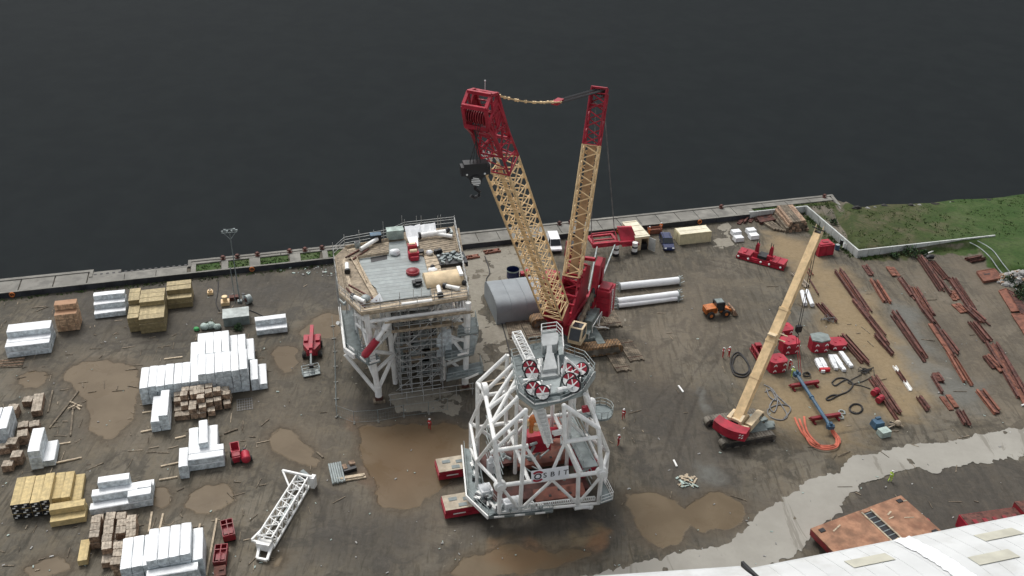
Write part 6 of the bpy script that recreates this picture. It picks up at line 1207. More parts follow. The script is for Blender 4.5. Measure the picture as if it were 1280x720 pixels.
for x, y, L, lab in ((590, 322, 2.6, 'orange red steel frame on the ground beside the scaffolded tower'), (615, 315, 3.0, 'orange red steel bars under the dark wall right of the scaffolded tower')):
    mb = MB(); mb.box((0, -.4, .15), (L, .2, .3)); mb.box((0, .4, .15), (L, .2, .3)); mb.box((-L*.3, 0, .2), (.2, 1, .2)); mb.box((L*.2, 0, .2), (.9, .9, .25)); one('steel_rack', mb, 'rust_bright', lab, 'steel frame', at(x, y), QA+.1)
# cars
def vehicle(name, label, cat, loc, rz, body, L, Wd, H, van):
    t = T(name, label, cat, loc, rz)
    hx = L/2
    if van: prof = [(-hx, .35), (-hx, 1.0), (-hx+.08, H-.1), (-hx+.3, H), (hx-1.75, H), (hx-.95, 1.12), (hx-.1, .95), (hx, .75), (hx, .35)]
    else: prof = [(-hx, .35), (-hx, .95), (-hx+.35, H-.06), (-hx+.8, H), (hx-2.1, H), (hx-1.25, 1.02), (hx-.15, .85), (hx, .6), (hx, .35)]
    mb = MB(); ins = .12; n = len(prof)
    def ring(y, k): return [(y, x, z) for x, z in prof]
    vs = []
    for y, sc in ((-Wd/2, 1), (Wd/2, 1)):
        for x, z in prof: vs.append((y*(.86 if z > 1.25 else 1.0), x, z))
    fs = [(i, (i+1) % n, n+(i+1) % n, n+i) for i in range(n)]+[tuple(range(n-1, -1, -1)), tuple(range(n, 2*n))]; mb.add(vs, fs); bd = mb.build('body', body, t, smooth=False)
    k = Wd*.43
    def glass(pts): q = MB(); q.add(pts, [tuple(range(len(pts)))]); q.build('window', 'glass_dark', bd)
    x0, z0, x1, z1 = ((hx-1.72, H-.03, hx-.98, 1.16) if van else (hx-2.07, H-.03, hx-1.29, 1.06))
    q = MB(); q.slab([(-k*.93, x0, z0), (k*.93, x0, z0), (k*1.1, x1, z1), (-k*1.1, x1, z1)], (0, .02, .02), (0, .05, .04)); q.build('windscreen', 'glass_dark', bd)
    for s in (-1, 1):
        q = MB(); zb = 1.15 if van else 1.0
        a = (hx-2.6, hx-1.15) if van else (-hx+.5, hx-1.5)
        q.slab([(s*(Wd/2+.005), a[0], zb), (s*(Wd/2+.005), a[1], zb), (s*(Wd*.44+.01), a[1]-.55, H-.12), (s*(Wd*.44+.01), a[0], H-.12)], (0, 0, 0), (s*.02, 0, 0)); q.build('window', 'glass_dark', bd)
    for x in (-hx+.85, hx-.9):
        for s in (-1, 1):
            q = MB(); q.tube((s*(Wd/2-.2), x, .34), (s*(Wd/2+.02), x, .34), .34, n=14); wh = q.build('wheel', 'rubber', t); q = MB(); q.tube((s*(Wd/2+.0), x, .34), (s*(Wd/2+.03), x, .34), .2, n=10); q.build('rim', 'galv', wh)
    for s in (-1, 1):
        q = MB(); q.box((s*Wd*.36, hx-.06, .78 if van else .72), (.4, .2, .16)); q.build('headlight', 'lamp_clear', t)
        q = MB(); q.box((s*(Wd/2+.12), hx-(1.25 if van else 1.45), 1.15 if van else 1.02), (.2, .12, .16)); q.build('mirror', 'black_steel', t)
    q = MB(); q.box((0, hx+.01, .5), (Wd*.9, .08, .28)); q.build('bumper', 'black_steel' if van else body, t)
    if not van:
        q = MB()
        for s in (-1, 1): q.bar((s*.6, -hx+.8, H+.06), (s*.6, hx-2.3, H+.06), .05)
        q.build('roof_rails', 'black_steel', t)
    return t
def dirpx(x0, y0, x1, y1): d = at(x1, y1)-at(x0, y0); return math.atan2(d.y, d.x)-math.pi/2
vehicle('white_van', 'white panel van parked behind the big lattice boom', 'van', at(692.5, 309), dirpx(688, 296, 697, 322), 'white_car', 5.2, 2.0, 2.1, True)
vehicle('blue_car', 'dark blue people carrier parked beside the plywood shed', 'car', at(833, 307), dirpx(828, 294, 838, 318), 'blue_car', 4.8, 1.9, 1.75, False)
# plywood shed
pb_ = at(793, 314); t = T('plywood_shed', 'tall pale plywood shed with its door standing open', 'shed', pb_, QA+.04)
mb = MB(); mb.box((0, 3.0, 1.35), (.06, 6, 2.7)); mb.box((2.6, 3.0, 1.35), (.06, 6, 2.7)); mb.box((1.3, 6.0, 1.35), (2.54, .06, 2.7)); mb.box((.35, 0, 1.35), (.64, .06, 2.7)); mb.box((1.63, 0, 2.5), (1.9, .06, .4)); mb.box((1.3, 3, .06), (2.54, 5.9, .1), m=1); mb.box((.6, .05, 1.2), (1.2, .05, 2.4)); mb.build('wall', ['plywood', 'black_steel'], t)
mb = MB(); mb.box((1.3, 3.0, 2.76), (2.8, 6.3, .1))
for y in (.4, 2.2, 4.2, 5.8): mb.box((1.3, y, 2.85), (2.8, .12, .07))
mb.build('roof', 'container_roof', t); mb = MB(); mb.slab([(2.6, -.05, .1), (3.3, -1.3, .1), (3.3, -1.3, 2.5), (2.6, -.05, 2.5)], (0, 0, 0), (.06, .03, 0)); mb.build('door', 'wall_white', t)
mb = MB(); mb.box((1.6, .5, .6), (1.7, .8, 1.1)); mb.build('contents', 'black_steel', t)
# cream container
cb_ = at(849, 306.5); t = T('storage_container', 'cream steel storage container near the quay wall', 'container', cb_, QA)
mb = MB(); Lc, Wc, Hc = 6.0, 2.45, 2.1; N = 40
for (y, s) in ((0, -1), (Wc, 1)):
    xs = np.linspace(0, Lc, N+1); vs = []; 
    for i, x in enumerate(xs): o_ = .035*s*(i % 2); vs += [(x, y+o_, .12), (x, y+o_, Hc)]
    mb.add(vs, [(2*i, 2*i+2, 2*i+3, 2*i+1) if s < 0 else (2*i+1, 2*i+3, 2*i+2, 2*i) for i in range(N)])
mb.box((0, Wc/2, Hc/2+.06), (.06, Wc, Hc-.1)); mb.box((Lc, Wc/2, Hc/2+.06), (.06, Wc, Hc-.1)); mb.box((Lc/2, Wc/2, .1), (Lc, Wc, .18))
for x in (0, Lc):
    for y in (0, Wc): mb.box((x, y, Hc/2+.05), (.18, .18, Hc+.05))
mb.box((Lc/2, 0, Hc), (Lc, .14, .14)); mb.box((Lc/2, Wc, Hc), (Lc, .14, .14)); mb.build('wall', 'cream_container', t, smooth=False)
mb = MB(); mb.box((Lc/2, Wc/2, Hc+.03), (Lc-.05, Wc-.05, .1)); mb.box((Lc*.5, Wc*.5, Hc+.1), (Lc*.9, .08, .05)); mb.build('roof', 'container_roof', t)
mb = MB(); mb.box((-.05, Wc*.27, 1.1), (.05, Wc*.45, 1.8)); mb.box((-.05, Wc*.73, 1.1), (.05, Wc*.45, 1.8)); mb.tube((-.1, Wc*.45, .2), (-.1, Wc*.45, 2.0), .03); mb.build('door', 'cream_container', t)
# orange bin with the two men beside the blue car
mb = MB(); 
for s in (-1, 1): mb.box((0, s*.6, .55), (2.4, .06, .9)); mb.box((s*1.2, 0, .55), (.06, 1.2, .9))
mb.box((0, 0, .4), (2.3, 1.1, .5)); one('waste_skip', mb, 'rust_bright', 'orange red open skip behind the dark blue car', 'skip', at(818, 291), QA)
# white blocks
wb = None
for x, y, lab in ((919.5, 293.5, 'white block furthest back in the left pair near the red yoke'), (922.5, 301, 'white block at the front of the left pair near the red yoke'), (938, 291.5, 'white block furthest back in the right pair near the red yoke'), (941.5, 298, 'white block at the front of the right pair near the red yoke')):
    if wb is None:
        q = MB(); q.box((0, 0, .45), (1.7, 1.25, .85), taper=.96); q.box((0, 0, .04), (1.75, 1.3, .1), m=1); q.bar((-.85, 0, .7), (.85, 0, .7), .03, m=1); wb = one('white_block', q, ['wrap_white', 'mat_timber'], lab, 'wrapped block', at(x, y), QA, 'white blocks near the red yoke')
    else: clone(wb, at(x, y), QA, lab)
# wrapped white pipes lying on the ground
pp_ = None
for x0, y0, x1, y1, r, lab in ((775, 358, 848, 350.5, .62, 'white wrapped pipe lying alone, furthest back of the three'), (772, 377.5, 847, 368.5, .68, 'thick white wrapped pipe at the back of the touching pair'), (773, 382, 846, 373, .40, 'thin white wrapped pipe at the front of the touching pair')):
    a, b_ = at(x0, y0, r+.1), at(x1, y1, r+.1); L = (b_-a).length; t = T('wrapped_pipe', lab, 'pipe', a-Vector((0, 0, r+.1)), math.atan2((b_-a).y, (b_-a).x), 'white wrapped pipes on the mud')
    q = MB(); N = 12
    pts = [(L*k/N, 0, r+.1+random.uniform(-.02, .02)) for k in range(N+1)]; q.path(pts, r, 14); q.build('pipe', 'wrap_white', t)
    for x in (-.15, L+.15):
        q = MB(); q.tube((x-.08, 0, r+.1), (x+.08, 0, r+.1), r*.8, n=14); q.bar((x, -r*1.1, .06), (x, r*1.1, .06), .12); q.bar((x, -r, .1), (x, -r*.5, r*2.3), .08); q.bar((x, r, .1), (x, r*.5, r*2.3), .08); q.bar((x, -r*.5, r*2.3), (x, r*.5, r*2.3), .08); sg = -1 if x < 0 else 1; q.bar((x, -r*.7, r*.6), (x+sg*.9, -r*.3, r*.9), .1); q.bar((x, r*.7, r*1.4), (x+sg*.8, r*.4, r*1.5), .1); q.bar((x, 0, r*2.2), (x+sg*.5, 0, r*2.6), .1); q.build('end_stand', 'galv', t)
# red lifting yoke
a, b_ = at(921, 322), at(979, 338); L = (b_-a).length; ang = math.atan2((b_-a).y, (b_-a).x); t = T('lifting_yoke', 'large red lifting yoke with two upright arms lying near the white blocks', 'lifting gear', a, ang)
q = MB(); q.box((L/2, .9, .45), (L, 1.9, .7)); q.box((1.2, .95, .95), (2.3, 2.3, .5)); q.box((L-1.3, .95, .95), (2.6, 2.3, .5)); q.box((L/2, -.12, .3), (L+.2, .2, .5)); q.bar((.2, -.3, .2), (L-.2, -.3, .2), .12)
q.box((L-1.3, .95, 1.25), (.12, 2.2, .1)); q.box((L-2.2, .95, 1.25), (.12, 2.2, .1)); q.box((1.1, 1.0, 1.28), (.4, 1.4, .14)); q.build('beam', 'red_paint', t)
for x in (L*.36, L*.66):
    q = MB(); q.slab([(x-.35, .9, .8), (x+.35, .9, .8), (x+.28, 1.1, 3.0), (x-.1, 1.1, 3.2), (x-.3, 1.1, 2.8)], (0, 0, 0), (0, .45, 0)); q.box((x, .9, 1.2), (.9, .8, .9)); q.build('arm', 'red_paint', t)
    q = MB(); q.tube((x-.2, 1.3, 3.0), (x-.2, 1.3, 3.9), .06); q.tube((x+.15, 1.3, 3.0), (x+.15, 1.3, 3.7), .06); q.build('pin', 'black_steel', t)
q = MB(); q.slab([(L*.42, .1, 1.0), (L*.60, .1, 1.0), (L*.62, 1.5, 1.2), (L*.44, 1.5, 1.2)], (0, 0, 0), (0, 0, .5)); q.build('cradle', 'black_steel', t)
q = MB()
for x in (.3, 2.1, L*.52, L-2.5, L-.5): q.ball((x, -.3, .55), .2)
q.build('bolt_covers', 'white_paint', t)
# orange wheel loader
a, b_ = at(884, 395), at(908, 392); ang = math.atan2((b_-a).y, (b_-a).x); t = T('wheel_loader', 'small orange wheel loader with dark cab and raised bucket', 'loader', (a+b_)/2, ang)
q = MB(); q.box((-1.35, 0, 1.25), (1.9, 1.5, .9)); q.slab([(-2.3, -.75, .8), (-2.3, -.75, 1.5), (-2.1, -.75, 1.75), (-.5, -.75, 1.85), (-.5, -.75, .8)], (0, 0, 0), (0, 1.5, 0)); q.box((1.0, 0, 1.0), (1.5, 1.1, .5)); q.build('body', 'orange_paint', t)
q = MB(); q.box((.05, 0, 2.55), (1.5, 1.5, .12)); 
for x in (-.6, .75):
    for y in (-.7, .7): q.bar((x, y, 1.1), (x, y, 2.5), .1)
cbq = q.build('cab', 'black_steel', t); q = MB(); q.box((.08, 0, 1.8), (1.3, 1.34, 1.3)); q.build('window', 'glass_dark', cbq); q = MB(); q.box((.05, 0, 2.66), (1.2, 1.2, .08)); q.build('roof', 'grey_green', cbq)
for x in (-1.5, 1.1):
    for s in (-1, 1): q = MB(); q.tube((x, s*.65, .62), (x, s*1.1, .62), .62, n=16); wq = q.build('wheel', 'rubber', t); q = MB(); q.tube((x, s*1.08, .62), (x, s*1.13, .62), .28, n=10); q.build('rim', 'orange_paint', wq)
q = MB()
for s in (-.45, .45): q.bar((.8, s, 1.5), (2.3, s, .75), .16, .28); q.bar((1.0, s*.6, 1.0), (2.2, s*.6, 1.0), .1)
q.build('lift_arm', 'orange_paint', t)
q = MB(); q.slab([(2.3, -1.15, .2), (2.3, -1.15, 1.2), (2.45, -1.15, 1.3), (2.75, -1.15, .75), (3.15, -1.15, .2)], (0, 0, 0), (0, 2.3, 0)); q.build('bucket', 'timber_brown', t)
# boom lift
a, b_ = at(391, 440), at(389, 470); ang = math.atan2((b_-a).y, (b_-a).x); t = T('boom_lift', 'red telescopic boom lift with grey basket on the wet mud', 'boom lift', a, ang)
q = MB(); q.box((0, 0, .75), (3.2, 1.6, .6)); q.box((-1.7, 0, .9), (.8, 1.9, .7)); q.slab([(-2.0, -1.25, .95), (-2.0, 1.25, .95), (.6, 1.2, .95), (2.0, .5, .95), (2.0, -.5, .95), (.6, -1.2, .95)], (0, 0, 0), (0, 0, .85)); q.box((-.8, .85, 1.9), (1.6, .6, .4)); q.box((-.8, -.85, 1.9), (1.6, .6, .4)); q.build('body', 'red_paint', t)
for x in (-1.3, 1.3):
    for s in (-1, 1): q = MB(); q.tube((x, s*.95, .48), (x, s*1.4, .48), .48, n=14); q.build('wheel', ['rubber'], t); 
    for s in (-1, 1): q = MB(); q.tube((x, s*1.36, .48), (x, s*1.43, .48), .27, n=10); q.build('rim', 'galv', t)
q = MB(); q.bar((-3.0, 0, 2.6), (2.6, 0, 2.3), .5, .55); q.bar((-3.1, 0, 2.6), (-2.4, 0, 1.9), .45, .5); q.bar((2.0, 0, 2.3), (3.2, 0, 1.9), .36, .4); bq = q.build('boom', 'red_paint', t); q = MB(); q.bar((3.0, 0, 2.0), (5.2, 0, .7), .25, .28); q.build('fly_boom', 'galv', bq)
q = MB()
def bk(x, y, z): return Vector((5.6, 0, 0))+Matrix.Rotation(.25, 3, 'Z') @ Vector((x, y, z))
for z in (.25, .8, 1.3):
    cs = [bk(-.6, -1.2, z), bk(.6, -1.2, z), bk(.6, 1.2, z), bk(-.6, 1.2, z)]
    for i in range(4): q.tube(cs[i], cs[(i+1) % 4], .05, n=5)
for x in (-.6, .6):
    for y in (-1.2, -.4, .4, 1.2): q.tube(bk(x, y, .2), bk(x, y, 1.3), .04, n=5)
q.prism([tuple(bk(x, y, 0))[:2] for x, y in ((-.6, -1.2), (.6, -1.2), (.6, 1.2), (-.6, 1.2))], .18, .25); q.box(bk(-.4, .2, 1.1), (.4, .6, .5), m=1); q.build('basket', ['galv', 'black_steel'], t)
# small red machine pair beside the white packs
t = T('red_dumper', 'small red machine with open cab frame beside the white packs', 'machine', at(296, 574), QA+.1)
q = MB(); q.box((0, 0, .7), (1.1, 2.0, .8)); q.box((0, .85, 1.5), (1.1, .15, 1.2)); q.box((0, -.2, 1.15), (1.0, 1.2, .15)); q.build('body', 'red_paint', t)
q = MB()
for x in (-.5, .5): q.bar((x, -.9, 1.0), (x, -.9, 2.0), .08); q.bar((x, -.9, 2.0), (x, .8, 2.1), .08); q.bar((x, .8, 1.0), (x, .8, 2.1), .08)
q.bar((-.5, -.9, 2.0), (.5, -.9, 2.0), .08); q.bar((-.5, .8, 2.1), (.5, .8, 2.1), .08); q.build('cab_frame', 'red_paint', t)
for x in (-.6, .6):
    for y in (-.7, .7): q = MB(); q.tube((x-.14, y, .4), (x+.14, y, .4), .4, n=12); q.build('wheel', 'rubber', t)
t = T('red_bowser', 'short red tank trailer with black fittings right of the small red machine', 'tank trailer', at(308, 577), QA+.1)
q = MB(); q.tube((0, -.7, .9), (0, .6, .9), .55, n=14); q.ball((0, -.7, .9), (.55, .25, .55)); q.ball((0, .6, .9), (.55, .25, .55)); q.build('tank', 'red_paint', t); q = MB(); q.box((0, .9, .7), (.7, .6, .6)); q.tube((0, .9, 1.0), (0, .9, 1.5), .15); q.build('pump', 'black_steel', t)
for x in (-.65, .65): q = MB(); q.tube((x-.12, 0, .38), (x+.12, 0, .38), .38, n=12); q.build('wheel', 'rubber', t)
# red open skips
for x, y, rz, lab in ((286, 668, .12, 'red open frame skip further from the camera, beside the white truss'), (277, 700, -.1, 'red open frame skip nearer the camera, right of the nearest white stack')):
    t = T('red_skip', lab, 'skip', at(x, y), QA+rz, 'red skips by the white truss'); q = MB()
    for s in (-1, 1): q.box((s*.65, 0, .7), (.08, 2.6, .9)); q.box((0, s*1.3, .7), (1.3, .08, .9))
    q.box((0, 0, .3), (1.3, 2.6, .12)); q.box((0, 0, 1.18), (.1, 2.6, .08)); q.box((0, .5, 1.16), (1.3, .12, .08)); q.box((0, -.3, .6), (1.0, .9, .5)); q.build('tub', 'red_dark', t)
    q = MB(); 
    for sx in (-.5, .5): q.bar((sx, -1.3, .1), (sx, 1.3, .1), .14)
    q.build('skid', 'black_steel', t)
    if y > 690: q = MB(); q.path([(-.3, -1.2, .6), (-.1, -2.0, .1), (.3, -2.3, .05), (.5, -1.9, .05)], .06); q.build('chain', 'black_steel', t)
q = MB(); q.box((0, 0, .4), (1.2, 1.4, .7)); q.box((0, 0, .8), (1.25, 1.45, .1)); q.box((.2, .2, .9), (.5, .5, .15)); one('rusty_crate', q, 'rust', 'rusty steel crate cut by the bottom edge below the red skips', 'crate', at(276, 720), QA)
# white truss
a, b_ = at(332, 678, 1.0), at(379, 601, 1.0); t = T('white_truss', 'white lattice truss section lying on the mud with flared ends', 'truss', a-Vector((0, 0, 1)), math.atan2((b_-a).y, (b_-a).x)); L = (b_-a).length
q = MB(); q.lattice((0, 0, 1.1), (L, 0, 1.1), 1.7, 1.6, 1.5, 1.5, 7, .13, .07, (0, 0, 1)); q.build('lattice', 'white_paint', t)
q = MB(); q.bar((L, -1.2, 1.9), (L, 2.6, 2.1), .25); q.bar((L, 2.6, 2.1), (L-1.9, .9, 1.5), .2); q.bar((L, -1.0, .4), (L, -1.0, 2.0), .3); q.bar((L-.3, -1.3, 1.1), (L+.5, -1.3, 1.1), .5, 1.6); q.build('head_frame', 'white_paint', t)
q = MB(); q.bar((-1.9, -1.0, .4), (.2, -.8, .9), .3); q.bar((-1.9, .2, .4), (.2, .7, .9), .3); q.bar((0, -1.0, .5), (0, 1.7, .9), .25); q.bar((0, 1.7, 1.0), (2.0, .8, 1.6), .2); q.bar((-1.9, -1.0, .4), (-1.9, .2, .4), .25); q.box((-.3, 0, .9), (.9, 1.6, 1.0)); q.build('foot_frame', 'white_paint', t)
q = MB(); q.box((L*.5, -.3, 1.1), (L*.35, .35, .35)); q.build('control_box', 'galv', t)
q = MB(); q.bar((L+.6, -1.2, .3), (L+2.2, 1.2, .3), .5); q.bar((L+.8, .5, .25), (L+1.2, 1.6, .3), .3); one('steel_offcut', q, 'galv_dark', 'grey steel offcut on the mud beyond the head of the white truss', 'offcut', a-Vector((0, 0, 1)), math.atan2((b_-a).y, (b_-a).x))
# pallet of tubes and timber
q = MB()
for k in range(6): q.tube((-.9+k*.28, -1.9, .2+.1*(k % 2)), (-.9+k*.28, 1.8, .25), .13, n=7)
one('pipe_bundle', q, 'galv', 'bundle of short grey tubes left of the white truss puddle', 'pipe bundle', at(423, 592), QA+.05)
q = MB(); q.box((0, .2, .12), (3.4, .35, .2)); q.box((.2, -.3, .12), (3.2, .3, .18)); q.box((0, -.1, .3), (3.0, .3, .14)); one('timber_planks', q, 'board_pale', 'pale timber planks beside the bundle of grey tubes', 'planks', at(439, 598), QA)
q = MB(); q.box((0, 0, .3), (1.6, 1.0, .5)); q.box((.5, .5, .6), (.7, .7, .4), m=1); q.box((-.5, .3, .5), (.5, .9, .3), m=1); one('tool_crate', q, ['black_steel', 'timber_brown'], 'dark crate of fittings between the tubes and the planks', 'crate', at(437, 588), QA+.2)
# grey steel hut, bags and fittings near the wall
cg = at(280, 409); t = T('steel_chest', 'low grey steel chest with pale lid behind the tall white block', 'chest', cg, QA)
q = MB(); q.box((1.95, 1.3, .75), (3.8, 2.6, 1.5)); 
for x in np.arange(.2, 3.8, .4): q.box((x, -.02, .75), (.08, .06, 1.4))
q.build('body', 'grey_green', t); q = MB(); q.box((1.95, 1.3, 1.56), (3.95, 2.75, .12)); q.build('lid', 'grey_green_top', t)
def bush_mb(r, n, seed=0, size=.22):
    q = MB(); rs = random.Random(seed)
    for k in range(n):
        a = rs.uniform(0, 6.28); e_ = rs.uniform(0, 1.4); d = r*rs.uniform(.5, 1.05)*(1+.25*math.sin(3*a+seed)); c_ = Vector((d*math.cos(a)*math.cos(e_), d*math.sin(a)*math.cos(e_), .15+d*math.sin(e_)*.8))
        nx = Vector((rs.gauss(0, 1), rs.gauss(0, 1), rs.gauss(.4, 1))).normalized(); tx = nx.cross(Vector((0, 0, 1))).normalized(); ty = nx.cross(tx); s = size*rs.uniform(.6, 1.3)
        q.add([c_-tx*s*.5, c_+ty*s, c_+tx*s*.5, c_-ty*s], [(0, 1, 2, 3)], rs.choice((0, 0, 1)))
    for k in range(5): a = k*1.3; q.tube((0, 0, 0), (r*.6*math.cos(a), r*.6*math.sin(a), r*.7), .04, .02, n=5, m=2)
    return q
for x, y, r, lab in ((262, 409, .9, 'dark green weed clump left of the grey steel chest'), (298, 412, .8, 'dark green weed clump in front of the grey steel chest'), (1137, 318, 1.5, 'bushy green shrub growing against the pale concrete wall'), (1118, 321, .8, 'small weed clump left of the shrub on the pale wall'), (1262, 352, 1.3, 'green shrub in front of the rubble heap'), (1276, 372, 1.1, 'large green shrub at the right picture edge below the rubble'), (1275, 362, 1.2, 'green shrub between the rubble heap and the right edge'), (1155, 317, .7, 'small weed clump right of the shrub on the pale wall'), (1042, 279, .8, 'weed clump on top of the pale wall side'), (1270, 335, 1.1, 'low green shrub behind the rubble heap')):
    one('shrub', bush_mb(r, int(260*r), int(x), .2), ['leaf_dark', 'leaf_mid', 'timber_brown'], lab, 'shrub', at(x, y, 0 if x < 1000 else .2), 0, None, False)
for x, y, m_, r, lab in ((246, 413, 'green_bag', .45, 'bright green bag beside the pale bags'), (256, 411, 'bag_pale', .7, 'pale grey bag behind the tall white block, left one'), (264, 410, 'bag_pale', .75, 'pale grey bag behind the tall white block, middle one'), (272, 411, 'bag_pale', .6, 'pale grey bag behind the tall white block, right one')):
    q = MB(); q.ball((0, 0, r*.6), (r, r*.9, r*.75), 0, 10, 7, .1); one('bulk_bag', q, m_, lab, 'bag', at(x, y), 0, 'bags behind the tall white block')
q = MB(); q.box((0, 0, .3), (1.3, 1.3, .6)); q.tube((0, 0, .6), (0, 0, 1.3), .36, n=12); q.tube((0, 0, 1.3), (0, 0, 1.45), .45, n=12); one('cream_fitting', q, 'cream_paint', 'cream bollard shaped steel fitting on the ground by the mast foot', 'fitting', at(282, 380), QA)
q = MB(); q.box((0, 0, .2), (.9, .9, .4)); q.tube((0, 0, .4), (0, 0, .7), .35, n=10); q.tube((0, 0, .7), (0, 0, .74), .2, n=10, m=1); one('orange_fitting', q, ['cream_paint', 'black_steel'], 'small pale orange fitting on the ground right of the olive timber', 'fitting', at(263, 367), QA)
q = MB(); q.box((0, 0, .3), (1.5, .8, .6)); q.tube((-.3, -.42, .35), (-.3, -.38, .35), .15, m=1); q.tube((.3, -.42, .35), (.3, -.38, .35), .15, m=1); one('red_block', q, ['rust', 'black_steel'], 'dull red steel block with two holes beside the mast foot', 'block', at(293, 374), QA)
q = MB(); q.tube((0, 0, 0), (0, 0, .9), .25, n=10); q.tube((0, 0, .9), (0, 0, 1.05), .28, n=10, m=1); one('white_canister', q, ['white_paint', 'black_steel'], 'small white canister beside the floodlight mast', 'canister', at(305, 374), 0)
q = MB(); q.tube((-.4, 0, .75), (.4, 0, .75), .75, n=18); q.tube((-.5, 0, .75), (-.4, 0, .75), .35, n=10, m=1); q.tube((.4, 0, .75), (.5, 0, .75), .35, n=10, m=1); one('cable_drum', q, ['galv', 'rust'], 'grey cable drum lying right of the floodlight mast', 'cable drum', at(311, 379), QA+.5)
# floodlight mast
base = at(300, 378); t = T('floodlight_mast', 'thin dark floodlight mast rising in front of the river', 'light mast', base, QA); hM = 12.6
q = MB(); q.tube((0, 0, 0), (0, 0, hM), .10, .06, n=8); q.box((0, 0, .2), (.7, .7, .4)); q.tube((-.7, 0, 0), (-.7, .1, 6.5), .06, n=6); q.build('pole', 'galv_dark', t)
q = MB(); q.bar((-1.1, 0, hM), (1.1, 0, hM), .07); q.bar((-.9, .5, hM+.3), (.9, .5, hM+.3), .08); q.bar((0, 0, hM-1.2), (-.9, 0, hM), .07); q.bar((0, 0, hM-1.2), (.9, 0, hM), .07); hd_ = q.build('head_frame', 'galv_dark', t)
for x, y in ((-1.05, 0), (-.35, 0), (.35, 0), (1.05, 0), (-.7, .5), (.7, .5)):
    q = MB(); q.box((x, y-.1, hM+.3), (.3, .25, .28)); fl = q.build('floodlight', 'galv_dark', hd_); q = MB(); q.box((x, y-.24, hM+.26), (.24, .03, .2)); q.build('lens', 'galv', fl)
for dx, dy in ((-9, 8), (6, 1)): pass
# temporary fence panels around the scaffolded tower
def fence_mb(L):
    q = MB(); q.tube((0, 0, 0), (0, 0, 2.0), .025, n=5); q.tube((L, 0, 0), (L, 0, 2.0), .025, n=5); q.tube((0, 0, 1.97), (L, 0, 1.97), .022, n=5); q.tube((0, 0, .15), (L, 0, .15), .022, n=5)
    for k in range(1, int(L/.35)): q.tube((k*.35, 0, .15), (k*.35, 0, 1.97), .004, n=3, cap=False)
    for z in (.7, 1.3): q.tube((0, 0, z), (L, 0, z), .005, n=3)
    q.box((0, 0, .07), (.25, .65, .14), m=1); return q
fpx = [(416, 408), (419, 440), (420, 478), (421, 521), (443, 529), (473, 527), (505, 521), (536, 517), (560, 512)]
for i in range(len(fpx)-1):
    a, b_ = at(*fpx[i]), at(*fpx[i+1]); n = max(1, round((b_-a).length/3.4))
    for k in range(n):
        p, q2 = a.lerp(b_, k/n), a.lerp(b_, (k+1)/n); L = (q2-p).length-.05
        one('fence_panel', fence_mb(L), ['galv_dark', 'concrete'], 'grey mesh fence panel in the line left of the scaffolded tower' if i < 3 else 'grey mesh fence panel in the line before the scaffolded tower by the brown puddle', 'fence panel', p, math.atan2((q2-p).y, (q2-p).x), 'fence panels left of the tower' if i < 3 else 'fence panels before the tower')
# ================================================================ RIGHT HALF OF THE YARD
# crane counterweight stacks
_cw = {}
def cw_stack(x, y, n, rz, label, cover=False):
    t = T('counterweight_stack', label, 'counterweight', at(x, y), QA+rz, 'red counterweight stacks beside the telescopic boom')
    for k in range(n):
        q = MB(); a, b_, c_ = 1.35, 1.15, .45; o = [(-a+c_, -b_), (a-c_, -b_), (a, -b_+c_), (a, b_-c_), (a-c_, b_), (-a+c_, b_), (-a, b_-c_), (-a, -b_+c_)]
        q.prism(o, .05+k*.95, .97+k*.95); q.box((-.4, -.1, 1.0+k*.95), (.3, .5, .08)); q.box((.55, .2, 1.0+k*.95), (.25, .35, .08)); sl = q.build('slab', 'red_paint', t)
        for cx in (-.75, .75):
            for s in (-1, 1):
                q = MB(); p0 = Vector((cx, -b_-.012, .75+k*.95)); q.slab([p0, p0+Vector((s*.26, 0, -.26)), p0+Vector((s*.26, 0, -.5)), p0+Vector((0, 0, -.24))], (0, 0, 0), (0, -.012, 0)); q.build('chevron', 'white_paint', sl)
    if cover:
        q = MB(); q.prism([(-1.5, -.7), (-.3, -1.3), (1.3, -.9), (1.5, .6), (.5, 1.3), (-1.2, 1.0)], .06+n*.95, .06+n*.95+.22); q.build('cover', 'grey_green', t)
cw_stack(977, 421, 2, .05, 'red counterweight stack furthest back behind the cream boom'); cw_stack(985, 438, 2, 0, 'red counterweight stack with chevrons in the middle of its group, right of the cream boom'); cw_stack(969, 461, 2, 0, 'red counterweight stack with chevrons nearest the telescopic crane')
cw_stack(1022, 436, 2, -.12, 'red counterweight stack under a dark cover', True); cw_stack(1045, 433, 1, -.12, 'low red counterweight slab right of the dark covered stack')
q = MB(); q.box((0, 0, .35), (1.6, 3.6, .3)); q.box((-.5, 0, .8), (.3, 3.4, .8)); q.box((.5, .6, .8), (.4, 2.0, .9)); q.box((0, -1.5, .7), (1.4, .4, .8))
for k in range(5): q.bar((-.7, -1.6+k*.7, .5), (-.7, -1.3+k*.7, 1.3), .1)
q.box((.2, 1.2, 1.2), (.9, .8, .6)); one('red_rack', q, 'red_dark', 'dark red steel frame left of the cream boom beside the counterweights', 'steel frame', at(948, 446), QA-.12)
